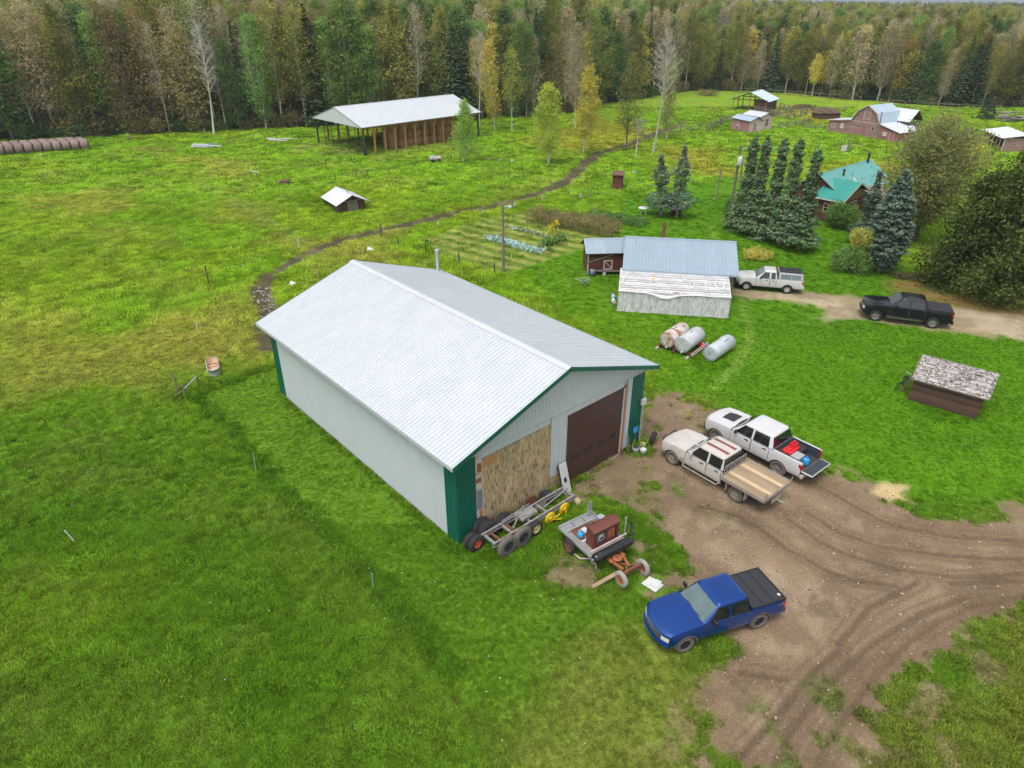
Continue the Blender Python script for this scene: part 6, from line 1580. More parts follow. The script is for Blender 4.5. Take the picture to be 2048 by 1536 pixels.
# loose wheels
t = thing('loose_wheel', 'pair of black tyres with an orange hub at the green corner', 'wheel', sw(.42, -.55), SA)
big_tyre(t, 'outer_tyre', .40, .25, .20, M['tyre'], M['orange_red'], (0, -.16, .40)); big_tyre(t, 'inner_tyre', .39, .25, .20, M['tyre'], M['rust'], (-.05, .13, .39))
t = thing('loose_wheel', 'pair of leaning black tyres with a red hub behind the chassis', 'wheel', sw(1.18, -.28), SA)
big_tyre(t, 'outer_tyre', .43, .24, .20, M['tyre'], M['hot_red'], (.05, -.16, .58), 0, -.12); big_tyre(t, 'inner_tyre', .47, .25, .22, M['tyre'], M['rust'], (-.02, .11, .55), 0, -.1)
def yellow_disc(label, u, v, lug):
    t = thing('coulter_disc', label, 'disc', sw(u, v, .02), SA)
    q = MB(); q.lathe([(.001, -.05), (.09, -.07), (.14, -.03), (.30, -.06), (.315, -.02), (.315, .02), (.001, .02)], o=(0, 0, .33), n=24); q.build('disc', M['yellow'], t)
    q = MB(); q.lathe([(.10, -.12), (.10, -.04)], o=(0, 0, .33), n=12); q.build('hub', M['yellow'], t)
    if lug:
        q = MB(); q.tube([(.1, -.1, .36), (.32, -.14, .34), (.46, -.2, .46)], .035, 6); q.tube([(.1, -.1, .26), (.40, -.2, .16), (.52, -.26, .16)], .035, 6); q.build('fork', M['yellow'], t)
    else:
        q = MB(); q.tube([(0, -.1, .2), (.02, -.16, .02), (.06, -.18, -.02)], .03, 6); q.build('arm', M['yellow'], t)
yellow_disc('yellow implement disc with a fork, leaning on the chassis', 4.02, -1.62, True)
yellow_disc('plain yellow implement disc at the far end of the chassis', 4.98, -1.58, False)
t = thing('rubber_tub', 'round black rubber tub by the boarded bay', 'tub', sw(5.0, -.46), SA)
q = MB(); q.lathe([(.001, .04), (.27, .04), (.33, .5), (.36, .5), (.30, 0), (.001, 0)], axis='z', n=24); q.build('tub_shell', M['black_mat'], t)
q = MB(); q.box((.05, -.02, .12), (.25, .3, .12)); q.build('contents', M['steel'], t, .03)
tag(MB().beam((0, 0, 0), (0, .22, .62), .60, .02).build('rusty_steel_sheet', M['rust_box'], loc=sw(4.12, -.42), rot=(0, 0, SA)), 'square brown rusty steel sheet leaning on the strand board', 'steel sheet')
t = thing('white_container', 'squat white plastic container next to the rusty sheet', 'container', sw(4.55, -.55), SA)
q = MB(); q.box((0, 0, .2), (.34, .30, .40)); q.build('container_body', M['white_plastic'], t, .05)
q = MB(); q.lathe([(.06, .40), (.06, .46), (.001, .46)], axis='z', n=10); q.build('cap', M['white_plastic'], t)
# white tailgate leaning upright against the wall
t = thing('spare_tailgate', 'white truck tailgate stood on end by the overhead door', 'tailgate', sw(6.22, -.62, .02), SA, rx=-.30)
q = MB(); q.span((-.24, -.04, 0), (.26, .03, 1.62)); q.build('outer_skin', M['white_paint'], t, .03)
q = MB(); q.span((-.27, .031, .03), (.24, .08, 1.58)); q.build('inner_panel', M['black_mat'], t)
q = MB(); q.span((-.10, -.052, .62), (.06, -.041, .86)); q.build('handle_recess', M['black'], t)
t = thing('cable_spool', 'small cream wheel-shaped spool in the weeds beyond the chassis', 'spool', sw(5.95, -1.55), SA)
q = MB(); q.lathe([(.05, -.09), (.20, -.10), (.20, -.06), (.08, -.05), (.08, .05), (.20, .06), (.20, .10), (.05, .09)], o=(0, 0, .2), n=16); q.build('flange', M['cream'], t)
q = MB(); q.lathe([(.07, -.12), (.07, .12)], o=(0, 0, .2), n=10); q.build('core', M['white_plastic'], t)

# corner clutter right of the door
t = thing('meter_post', 'white electrical box on a grey conduit at the right workshop corner', 'meter', sw(12.22, -.14), SA)
q = MB(); q.cyl((0, 0, 0), (0, 0, 2.55), .035, n=8); q.build('conduit', M['galv'], t)
q = MB(); q.box((.06, 0, 2.62), (.34, .16, .34)); q.build('box', M['white_plastic'], t, .02)
q = MB(); q.tube([(0, 0, 2.05), (.14, 0, 2.05), (.17, 0, 1.95), (.15, 0, .05)], .022, 6); q.build('elbow_pipe', M['cream'], t)
q = MB(); q.box((0, -.02, .95), (.10, .09, .28)); q.build('junction', M['grey_plastic'], t, .01)
t = thing('shovel', 'blue snow shovel propped head-up against the green corner panel', 'shovel', sw(11.72, -.30), SA, rx=-.12)
q = MB(); q.tube([(0, 0, .05), (.05, 0, 1.0)], .018, 6); q.build('shaft', M['old_wood'], t)
q = MB(); q.grid(lambda u, v: (-.20 + .40 * u + .05, -.03 - .06 * math.sin(PI * u), .98 + .34 * v), 6, 2); q.build('blade', M['sky_plastic'], t)
for nm, (lb, u, v, h, mm) in enumerate((('white pail with a dark coil on it beside the door', 11.42, -.58, .34, 'white_plastic'), ('white bucket lying with blue stripes nearest the camera', 11.62, -.92, .30, 'white_plastic'), ('small pale pail against the green corner', 12.05, -.55, .26, 'cream'))):
    t = thing('bucket', lb, 'bucket', sw(u, v), SA + nm)
    q = MB(); q.lathe([(.001, .01), (.13, .01), (.165, h), (.18, h), (.18, h - .03), (.145, 0), (.001, 0)], axis='z', n=18); q.build('shell', M[mm], t)
    if nm == 0:
        q = MB(); q.lathe([(.06, h + .02), (.11, h + .05), (.15, h + .02), (.11, h - .01), (.06, h + .02)], axis='z', n=14); q.build('coil', M['black'], t)
    if nm == 1:
        q = MB()
        for z in (.09, .19): q.lathe([(.158, z), (.168, z + .045)], axis='z', n=18)
        q.build('stripe', M['blue_plastic'], t)
    q = MB(); q.tube([(.17, 0, h), (.13, .1, h + .05), (0, .17, h + .08), (-.13, .1, h + .05), (-.17, 0, h)], .008, 5); q.build('bail', M['steel'], t)
t = thing('leaning_tyre', 'worn black tyre leaning at the right workshop corner', 'tyre', sw(12.75, -.50), SA + .5)
q = MB(); q.lathe([(.20, -.09), (.33, -.11), (.37, -.06), (.37, .06), (.33, .11), (.20, .09)], o=(0, 0, .36), n=24); q.build('carcass', M['tyre'], t, rot=(.35, 0, 0))
q = MB(); q.lathe([(.19, -.088), (.20, 0), (.19, .088)], o=(0, 0, .36), n=20); q.build('bead', M['tyre_dusty'], t, rot=(.35, 0, 0))
t = thing('metal_bar', 'rusty steel bar leaning by the white door trim', 'bar', sw(11.15, -.28), SA, rx=-.1)
q = MB(); q.tube([(0, 0, 0), (-.05, 0, 1.1)], .03, 6); q.build('rod', M['steel'], t)
q = MB(); q.tube([(.18, 0, 0), (.1, .05, .95)], .015, 5); q.build('thin_rod', M['galv'], t)

# old welder trailer
WA = R(-56.1); w0 = at(1117, 1054, .75)
wt = thing('welder_trailer', 'old rusty engine-driven welder on a grey flat trailer with a black tank', 'trailer', (w0.x, w0.y, 0), WA)
q = MB()
for a, c in (((0, -.03, .66), (2.25, .05, .76)), ((0, 1.86, .66), (2.25, 1.94, .76)), ((-.03, .05, .665), (.05, 1.86, .755)), ((2.17, .05, .665), (2.25, 1.86, .755)), ((.44, .05, .665), (.52, 1.86, .75)), ((1.3, .05, .60), (1.38, 1.86, .67))): q.span(a, c)
q.build('deck_frame', M['steel'], wt)
q = MB(); q.span((.52, .05, .685), (2.17, 1.86, .70)); q.build('deck_plate', M['frame_grey'], wt)
for i in range(3):
    q = MB(); q.span((.05, .07 + i * .60, .70), (.43, .63 + i * .60, .735)); q.build('tray_plate', M['steel'], wt)
q = MB(); q.span((-.01, 0.0, .757), (.03, 1.9, .80)); q.span((.45, .0, .757), (.49, 1.9, .80)); q.build('tray_edge', M['galv'], wt)
# welder housing
q = MB(); q.span((1.42, .38, .72), (1.92, .44, 1.58)); q.build('housing_end', M['rust_box'], wt, .01)
q = MB(); q.span((1.42, 1.74, .72), (1.92, 1.80, 1.58)); q.build('housing_end', M['rust_box'], wt, .01)
q = MB(); q.span((1.40, .44, .72), (1.44, 1.74, 1.58)); q.build('housing_side', M['rust_box'], wt, .01)
q = MB()
for a, c in (((1.90, .44, .72), (1.93, .56, 1.58)), ((1.90, 1.02, .72), (1.93, 1.10, 1.58)), ((1.90, 1.64, .72), (1.93, 1.74, 1.58)), ((1.901, .56, 1.46), (1.929, 1.64, 1.58)), ((1.901, .56, .72), (1.929, 1.64, .86))): q.span(a, c)
q.build('housing_frame', M['rust_box'], wt)
q = MB(); q.prism([(1.36, 1.585), (1.36, 1.62), (1.52, 1.70), (1.80, 1.70), (1.97, 1.62), (1.97, 1.585)], .34, 1.84, 'y'); hd = q.build('hood', M['rust_box'], wt, .015)
q = MB(); q.cyl((1.60, 1.35, 1.70), (1.60, 1.35, 1.77), .06, n=12); q.build('filler_cap', M['rust'], hd)
q = MB(); q.cyl((1.5, .62, 1.70), (1.5, .62, 1.86), .025, n=8); q.build('exhaust', M['rust'], hd)
q = MB(); q.box((1.66, .82, 1.05), (.40, .5, .45)); q.box((1.66, 1.35, 1.0), (.36, .4, .4)); q.build('engine', M['frame_grey'], wt, .04)
q = MB(); q.lathe([(.10, 0), (.17, .01), (.17, .05), (.10, .06)], o=(1.90, .78, 1.16), axis='x', n=18); q.tube([(1.88, .70, 1.3), (1.93, .9, 1.36), (1.93, .98, 1.1), (1.90, .8, .95)], .02); q.build('pulley', M['steel'], wt)
q = MB(); q.box((1.90, 1.36, 1.15), (.02, .42, .5)); q.build('radiator', M['rust_orange'], wt)
# tank, bucket, odds
q = MB(); q.lathe([(.001, 0), (.10, .0), (.19, .05), (.215, .12), (.215, 1.98), (.19, 2.05), (.10, 2.1), (.001, 2.1)], o=(2.45, -.05, .80), axis='y', n=20); tk = q.build('air_tank', M['black_gloss'], wt)
for y in (.3, 1.55):
    q = MB(); q.lathe([(.222, y), (.222, y + .06)], o=(2.45, -.05, .80), axis='y', n=20); q.build('tank_strap', M['black_mat'], tk)
q = MB(); q.cyl((2.45, -.06, .80), (2.45, -.16, .80), .05, n=8); q.cyl((2.5, -.03, .66), (2.5, -.12, .66), .03, n=8); q.tube([(2.45, -.1, .8), (2.4, -.14, .6), (2.36, -.1, .5)], .022); q.build('valve', M['steel'], tk)
q = MB(); q.beam((2.20, 0, 1.0), (2.20, 2.0, 1.02), .05, .05); q.build('tank_rail', M['trim_pale'], wt)
q = MB(); q.span((.60, .30, .71), (1.25, .52, .80)); q.span((1.0, .66, .71), (1.30, .95, .82)); q.build('rusty_part', M['rust'], wt, .02)
q = MB(); q.span((.62, .75, .70), (.95, 1.2, .74)); q.span((1.18, .30, .70), (1.35, .62, .76)); q.build('pale_scrap', M['white_plastic'], wt, .01)
q = MB(); q.tube([(.55, .3, .78), (.6, 1.2, .84), (.75, 1.6, .86), (1.2, 1.75, .9)], .035, 6); q.build('red_pipe', M['rust'], wt)
t = thing('blue_bucket', 'blue pail with a grey lid on the welder trailer deck', 'bucket', wt.matrix_basis @ Vector((.82, 1.74, .702)), WA)
q = MB(); q.lathe([(.001, 0), (.14, 0), (.165, .40), (.001, .40)], axis='z', n=18); q.build('shell', M['blue_plastic'], t)
q = MB(); q.lathe([(.172, .37), (.172, .42), (.12, .425), (.001, .42)], axis='z', n=18); q.build('lid', M['grey_plastic'], t)
t = thing('yellow_bottle', 'small yellow bottle standing by the welder hood', 'bottle', wt.matrix_basis @ Vector((1.20, 1.0, .702)), WA)
q = MB(); q.lathe([(.001, 0), (.05, 0), (.055, .2), (.03, .25), (.03, .30), (.001, .30)], axis='z', n=12); q.build('bottle_body', M['yellow'], t)
q = MB(); q.lathe([(.035, .29), (.035, .33), (.001, .33)], axis='z', n=10); q.build('cap', M['blue_plastic'], t)
t = thing('blue_can', 'light blue can among rusty parts on the welder trailer', 'can', wt.matrix_basis @ Vector((1.06, .40, .805)), WA)
q = MB(); q.lathe([(.001, 0), (.13, 0), (.15, .04), (.15, .16), (.11, .22), (.04, .25), (.001, .25)], axis='z', n=16); q.build('can_body', M['sky_plastic'], t)
q = MB(); q.cyl((.02, 0, .24), (.05, 0, .30), .03, n=8); q.build('spout', M['sky_plastic'], t)
q = MB()
for y in (1.50, 1.64): q.span((.14, y, .76), (.20, y + .05, 1.55))
q.span((.14, 1.501, 1.50), (.20, 1.689, 1.55)); q.build('stake', M['galv'], wt)
q = MB(); q.tube([(1.95, 2.15, .7), (1.92, 2.16, 1.62)], .035, 7); q.build('rack_post', M['galv'], wt)
q = MB()
for k in range(4):
    q.tube([(1.98 + .02 * k, 2.20 + .05 * k, 1.45 - .05 * k), (2.05, 2.35 + .06 * k, 1.3), (2.12 + .03 * k, 2.32 + .05 * k, .8 - .06 * k), (2.0, 2.2, .7), (1.96, 2.2, 1.2)], .018, 5)
q.build('cable', M['black'], wt)
big_tyre(wt, 'wheel', .36, .18, .24, M['tyre'], M['rust'], (.90, -.10, .36)); big_tyre(wt, 'wheel', .36, .18, .24, M['tyre'], M['rust'], (.90, 2.0, .36), PI)
q = MB(); q.cyl((.90, 0, .36), (.90, 1.9, .36), .04); q.build('rear_axle', M['rust'], wt)
q = MB()
q.beam((2.1, .62, .56), (3.35, .80, .50), .10, .10); q.beam((2.1, 1.50, .56), (3.35, 1.15, .50), .10, .10); q.beam((2.75, .60, .55), (2.75, 1.45, .55), .14, .05); q.build('steering_frame', M['rust_orange'], wt)
q = MB(); q.beam((3.5, .55, .44), (3.5, 1.65, .44), .10, .14); q.beam((3.0, .9, .50), (3.6, 1.6, .46), .06, .06); q.beam((3.1, 1.2, .5), (3.6, .8, .46), .06, .06); q.build('front_axle', M['rust'], wt)
q = MB(); q.lathe([(.05, .0), (.22, .0), (.22, .05), (.05, .06)], o=(2.8, .98, .60), axis='z', n=18); q.build('turntable', M['rust_orange'], wt)
big_tyre(wt, 'wheel', .35, .17, .21, M['tyre_pale'], M['rust_orange'], (3.60, .50, .35)); big_tyre(wt, 'wheel', .35, .17, .21, M['tyre_pale'], M['rust_orange'], (3.60, 1.72, .35), PI)
tag(MB().beam((0, 0, .03), (1.05, .25, .42), .18, .045).build('plank_prop', M['plank'], loc=wt.matrix_basis @ Vector((3.05, -.55, 0)), rot=(0, 0, WA + 1.1)), 'weathered plank propped on the welder trailer axle', 'plank')
t = thing('bent_pipe', 'long bent pale pipe lying beside the welder trailer', 'pipe', (0, 0, 0))
P3 = [at(1135, 1101, .10), at(1152, 1110, .09), at(1160, 1117, .09), at(1182, 1117, .10), at(1190, 1124, .08), at(1193, 1138, .05)]
q = MB(); q.tube(P3, .035, 8); q.build('pipe', M['trim_pale'], t)
q = MB(); q.tube([P3[0], P3[0] + Vector((-.05, .03, 0))], .045, 8); q.build('fitting', M['steel'], t)
# torn white sheets on the grass
t = thing('white_sheets', 'two torn white foam sheets lying on the grass by the blue pickup', 'sheet', at(1305, 1170, .02), .75)
for k, (x, y, w, h, a) in enumerate(((0, 0, .62, .72, .05), (.12, -.06, .45, .40, .30))):
    rs = np.random.RandomState(k + 2); pl = []
    for sx, sy, nn in ((1, 0, 9), (0, 1, 9), (-1, 0, 9), (0, -1, 9)):
        for i in range(nn):
            s_ = i / nn * 2 - 1; e = 1 + rs.uniform(-.10, .05)
            pl.append({(1, 0): (w / 2 * e, h / 2 * s_), (0, 1): (-w / 2 * s_, h / 2 * e), (-1, 0): (-w / 2 * e, -h / 2 * s_), (0, -1): (w / 2 * s_, -h / 2 * e)}[(sx, sy)])
    q = MB(); q.prism(pl, .03 + .03 * k, .05 + .03 * k, 'z'); q.build('foam_sheet', M['white_plastic'], t, loc=(x, y, 0), rot=(.02 * k, .03, a))

# fuel tanks
def tank(name, label, a, b_, r, mat, z, legs=False):
    d = b_ - a; ang = math.atan2(d.y, d.x); L = math.hypot(d.x, d.y)
    t = thing(name, label, 'tank', (a.x, a.y, 0), ang)
    q = MB(); q.lathe([(.001, .03), (r * .55, .015), (r * .95, .0), (r, .03), (r, L - .03), (r * .95, L), (r * .55, L - .015), (.001, L - .03)], o=(0, 0, z), axis='x', n=32); q.build('shell', mat, t)
    q = MB()
    for x in (L * .34, L * .67): q.lathe([(r * 1.004, x - .012), (r * 1.012, x), (r * 1.004, x + .012)], o=(0, 0, z), axis='x', n=32)
    q.lathe([(r * .96, -.018), (r * 1.008, -.016), (r * 1.008, .02)], o=(0, 0, z), axis='x', n=32)
    q.build('weld_seam', mat, t)
    return t, L
zr_ = .78
TR = .56
a1, a2 = at(1334, 680, zr_), at(1366, 659, zr_)
t1, L1 = tank('fuel_tank', 'rust stained white fuel tank, farthest of the three tanks', a1, a2, TR, M['tank_rust'], zr_)
q = MB(); q.lathe([(TR * 1.006, L1 * .30), (TR * 1.006, L1 * .40)], o=(0, 0, zr_), axis='x', n=32); q.build('rust_band', M['rust_orange'], t1)
a1, a2 = at(1364, 690, zr_), at(1396, 668, zr_)
t2, L2 = tank('fuel_tank', 'peeling grey fuel tank in the middle, on the rusty skid', a1, a2, TR, M['tank_peel'], zr_)
for tt, LL in ((t1, L1), (t2, L2)):
    q = MB(); q.cyl((LL * .5, 0, zr_ + TR - .02), (LL * .5, 0, zr_ + TR + .08), .06, n=10); q.cyl((.25, 0, zr_ + TR - .02), (.25, 0, zr_ + TR + .05), .04, n=10); q.build('filler', M['steel'], tt)
    q = MB(); q.cyl((-.02, -.1, .34), (-.16, -.1, .34), .04, n=8); q.box((-.18, -.1, .34), (.10, .10, .12)); q.build('valve', M['white_plastic'], tt)
a1, a2 = at(1420, 708, .50), at(1458, 683, .50)
t3, L3 = tank('fuel_tank', 'clean grey fuel tank lying alone on the grass', a1, a2, .52, M['tank'], .50)
q = MB(); q.span((L3 * .55, -.22, .985), (L3 * .55 + .62, .22, 1.07)); q.build('hatch', M['tank'], t3, .02)
q = MB(); q.tube([(-.012, .08, .42), (-.012, .08, .62), (-.012, -.02, .60), (-.012, -.05, .52), (-.012, -.02, .44), (-.012, .08, .42)], .012, 5); q.build('painted_letter', M['grey_wrap'], t3)
ska = t2.rotation_euler[2]; base_ = (t1.location + t2.location) / 2
t = thing('tank_skid', 'rusty steel skid under the two older fuel tanks', 'skid', (base_.x, base_.y, 0), ska)
for y in (-1.22, -.05, 1.15):
    q = MB(); q.beam((-.25, y, .12), (L2 + .25, y, .12), .09, .14); q.build('runner', M['rust'], t)
for x in (.15, L2 - .25):
    q = MB(); q.beam((x, -1.3, .24), (x, 1.25, .24), .10, .10); q.build('cross_beam', M['rust'], t)
for y in (-1.2, 1.1):
    q = MB(); q.cyl((-.42, y, .12), (-.2, y, .12), .10, n=10); q.build('end_fitting', M['trim_pale'], t)
q = MB(); q.beam((-.1, -1.36, .34), (L2 + .1, -1.36, .36), .05, .05); q.beam((-.1, -1.40, .22), (L2 + .1, -1.42, .24), .05, .05); q.build('side_pipe', M['trim_pale'], t)
t = thing('gas_can', 'red fuel can between the skid and the clean tank', 'fuel can', at(1403, 698, 0), .4)
q = MB(); q.lathe([(.001, 0), (.15, 0), (.16, .02), (.16, .36), (.12, .42), (.001, .43)], axis='z', n=18); q.build('can_body', M['red_plastic'], t)
q = MB(); q.cyl((.05, 0, .42), (.08, 0, .52), .035, n=8); q.build('spout', M['white_plastic'], t)
t = thing('dark_pail', 'small dark pail next to the red fuel can', 'pail', at(1411, 697, 0), .4)
q = MB(); q.lathe([(.001, 0), (.12, 0), (.15, .26), (.13, .26), (.11, .03), (.001, .03)], axis='z', n=16); q.build('shell', M['black_mat'], t)
q = MB(); q.tube([(.15, 0, .26), (0, .15, .3), (-.15, 0, .26)], .01, 5); q.build('bail', M['steel'], t)
# ------------------------------------------------------------------ yard trees, shrubs, fences, garden and small things
def base(px, py): p = at(px, py); return (p.x, p.y, float(zt(p.x, p.y)) - .05)
colprof = lambda s: (1.0 - .62 * (s / .45) if s < .45 else .38 - .14 * (s - .45) / .47 if s < .92 else .24 * max(.05, (1 - s) / .08) ** .6) * (.9 + .16 * math.sin(s * 37))
for k, (px, py, row, lb) in enumerate(((1480, 460, 273, 'leftmost'), (1502, 470, 272, 'second from the left'), (1533, 478, 276, 'middle'), (1560, 490, 276, 'second from the right'), (1595, 500, 295, 'rightmost'))):
    H = rise(px, py, row)
    ms_ = spruce('yard_spruce', H, 1.95, 40 + k, L_['yard'], M['bark_tan'], .13 if k in (1, 3, 4) else .07, .24, .26, 1.25, .16, colprof, .32, 16)
    tree('spruce_tree', None, f'dense column-topped spruce, {lb} of the five beside the house', 'tree', base(px, py), k, 1.0, 'spruces beside the house', ms_)
irr = lambda s: (1 - s) ** .8 * (.72 + .28 * math.sin(s * 13)) + .05
for k, (px, py, row, lean, lb) in enumerate(((1322, 432, 306, -.10, 'left'), (1353, 436, 290, .0, 'right'))):
    H = rise(px, py, row); ms_ = spruce('lawn_spruce', H, 1.9, 50 + k, L_['blue'], M['bark_tan'], .15, .26, .26, 1.0, .13, irr, .05, 14)
    tree('spruce_tree', None, f'ragged blue green spruce with a bare tan trunk, {lb} of the lawn pair', 'tree', base(px, py), k * 2, 1.0, None, ms_, lean=(0, lean))
thick = lambda s: (.55 + .45 * min(1, s * 5)) * (1 - s ** 2.2) ** .75
H = rise(1757, 544, 338); ms_ = spruce('blue_spruce', H, 1.75, 55, L_['blue'], M['bark_tan'], .10, .22, .25, 1.5, .15, thick, .25, 18)
tree('spruce_tree', None, 'thick blue spruce on a tan trunk at the end of the drive', 'tree', base(1757, 544), .4, 1.0, None, ms_)
H = rise(1724, 486, 340); ms_ = spruce('blue_spruce_b', H, 1.5, 56, L_['blue'], M['bark_tan'], .06, .26, .25, 1.2, .14, irr, .2, 15)
tree('spruce_tree', None, 'pale blue spruce against the porch behind the thick one', 'tree', base(1724, 486), 1.4, 1.0, None, ms_)
def shrub(label, px, py, r_, h_, n, leaf, lm, seed, name='shrub', top=None):
    s_, f_ = bush('shrub', r_, h_, n, leaf, seed, lm, 14)
    o = tree(name, None, label, 'shrub', base(px, py), seed, 1.0, None, (s_, f_), ('stems', 'foliage')); return o
shrub('round dark green bush in front of the house gable', 1676, 456, 2.0, 3.4, 3200, .24, L_['shrub'], 61)
o = shrub('tall shrub with a golden top beside the blue spruce', 1698, 543, 1.75, 2.9, 3200, .20, L_['shrub'], 62)
s2, f2 = bush('shrub_top', 1.25, 2.4, 1500, .18, 63, L_['gold'], 9); link('golden_top', f2, o, loc=(.3, .5, 2.2))
shrub('low spreading yellow green shrub on the lawn left of the small white pickup', 1513, 516, 1.45, 1.25, 1800, .17, L_['gold'], 64)
shrub('dark green bush left of the five spruces', 1460, 438, 1.1, 3.0, 1500, .2, L_['shrub'], 65)
shrub('low green bush between the spruce trunks', 1478, 452, 1.1, 1.5, 900, .18, L_['shrub'], 66)
for k, (px, py, r_) in enumerate(((1800, 556, .8), (1835, 560, 1.0))): shrub(('ragged weeds under the pines, left clump', 'ragged weeds under the pines, right clump')[k], px, py, r_, .8, 600, .16, L_['scrub'], 67 + k, 'weed_clump')
# willow
H = rise(1826, 482, 244)
ms_ = decid('willow', H, .22, 4.2, 84, 120, .26, 71, .62, M['bark_grey'], L_['willow'], .34, 'round', 2, 1.1)
wl = tree('willow_tree', None, 'large grey green willow with yellowing tufts right of the house', 'tree', base(1826, 482), 0, 1.0, None, ms_)
rs = np.random.RandomState(72); cl = []
for i in range(15):
    a = rs.rand() * 6.28; zc_ = H * rs.uniform(.42, .92); rr = 3.7 * math.sqrt(max(.1, 1 - ((zc_ / H - .6) / .42) ** 2)); cl.append(np.array([math.cos(a) * rr, math.sin(a) * rr, zc_]) + rs.randn(90, 3) * .55)
link('yellow_tufts', leaf_mesh('yellow_tufts', np.concatenate(cl), .24, rs, L_['gold']), wl)
# pines at the right edge
pprof = lambda s: (.75 + .25 * min(1, s * 4)) * (1 - s ** 1.7) ** .8 * (.88 + .12 * math.sin(s * 19))
for k, (px, py, row, r_, lb) in enumerate(((1908, 574, 352, 2.2, 'left and lowest'), (1965, 588, 300, 3.7, 'middle'), (2060, 600, 262, 4.2, 'cut by the right edge'), (2040, 530, 300, 3.0, 'rear'))):
    H = rise(px, py, row); ms_ = decid('big_pine', H, .04, r_ * 1.3, 105, 95, .26, 80 + k, .46, M['bark_grey'], L_['pine'], .26, 'cone', 0, .7)
    tree('pine_tree', None, f'huge dark bushy pine right of the drive, {lb} of the clump', 'tree', base(px, py), k * 1.3, 1.0, 'bushy pines right of the drive', ms_)
H = rise(1970, 238, 186); ms_ = spruce('field_spruce', H, 2.3, 90, L_['spruce'], M['bark_grey'], .03, .35, .38, 1.1, .14)
tree('spruce_tree', None, 'lone dark young spruce in the far pasture beside the log pile', 'tree', base(1970, 238), 0, 1.0, None, ms_)
# single trees in the pasture
def pasture(label, px, py, row, Rc, lm, seed, shape='egg', bs=.25, per=60, nl=46, leaf=.26, bark='bark_white', twigs=0, sig=.42, tr=.12, name='aspen_tree', lean=0):
    H = rise(px, py, row); ms_ = decid(name, H, bs, Rc, nl, per, leaf, seed, sig, M[bark], lm, tr, shape, twigs)
    return tree(name, None, label, 'tree', base(px, py), seed, 1.0, None, ms_, lean=(0, lean))
pasture('young bright green poplar in front of the hay shelter', 926, 326, 208, 1.75, L_['fresh'], 101, 'cone', .16, 70, 44, .24)
pasture('bushy lime green poplar alone in the pasture', 1097, 330, 172, 1.75, L_['lime'], 102, 'col', .20, 95, 48, .26)
pasture('golden yellow aspen right of the lime poplar', 1166, 308, 140, 1.6, L_['yellow'], 103, 'col', .25, 85, 46, .26)
pasture('grey olive thin leaved poplar near the track', 1252, 300, 108, 1.9, L_['olive'], 104, 'egg', .22, 30, 50, .26, 'bark_grey', 4)
pasture('slim dark olive poplar next to the tall bare birch', 1333, 278, 118, 1.1, L_['olive'], 105, 'col', .14, 40, 44, .26, 'bark_white', 3)
pasture('tall bare white birch leaning over the pasture', 1306, 306, 58, 2.4, None, 106, 'egg', .55, 0, 44, .3, 'bark_white', 10, .5, .17, 'birch_tree')
pasture('short broken white birch stem by the track', 1271, 312, 232, .7, L_['tan'], 107, 'egg', .6, 10, 16, .22, 'bark_white', 3, .3, .10, 'birch_tree')
pasture('tan feathery aspen behind the lime poplar', 1150, 258, 48, 2.2, L_['tan'], 108, 'egg', .28, 44, 50, .30, 'bark_white', 5)
pasture('orange aspen just right of the hay shelter', 990, 262, 78, 1.7, L_['orange'], 109, 'col', .2, 46, 44, .32)
pasture('pale trunked olive aspen right of the hay shelter', 1024, 262, 90, 1.6, L_['olive'], 110, 'egg', .35, 40, 40, .32)
pasture('bare white birch clump at the hay shelter end', 958, 256, 60, 1.6, L_['tan'], 111, 'egg', .5, 8, 40, .28, 'bark_white', 6, .4, .14, 'birch_tree')
pasture('yellow green poplar standing out behind the pole shelter', 1543, 180, 62, 2.0, L_['lime'], 112, 'egg', .25, 60, 46, .36)
pasture('tall golden aspen behind the red barn', 1795, 205, 74, 1.9, L_['orange'], 113, 'egg', .22, 66, 48, .36)
pasture('small golden aspen left of the red barn woods', 1624, 192, 112, 1.1, L_['orange'], 114, 'egg', .4, 50, 36, .34)
pasture('tall leaning bare birch left of the golden aspen', 1692, 198, 70, 1.5, L_['tan'], 115, 'egg', .55, 14, 36, .3, 'bark_white', 5, .4, .2, 'birch_tree', .05)
pasture('twin leaning bare birch behind the barn', 1704, 200, 66, 1.5, L_['tan'], 116, 'egg', .55, 14, 36, .3, 'bark_white', 5, .4, .2, 'birch_tree', .12)
pasture('white birch with dead arms left of the hay shelter', 428, 268, 40, 2.4, None, 117, 'egg', .45, 0, 40, .3, 'bark_white', 10, .5, .19, 'birch_tree')
pasture('leaning white birch near the bales', 172, 270, 70, 1.8, L_['brown'], 118, 'egg', .5, 20, 36, .3, 'bark_white', 5, .5, .17, 'birch_tree', -.04)
shrub('low russet scrub at the forest edge left of the pole shelter', 1413, 192, 3.0, 1.9, 1100, .3, L_['scrub'], 121); shrub('russet scrub patch behind the corral', 1610, 218, 3.2, 1.1, 900, .3, L_['scrub'], 122)
shrub('second russet scrub patch nearer the corral rails', 1648, 222, 2.6, .9, 800, .3, L_['scrub'], 123)

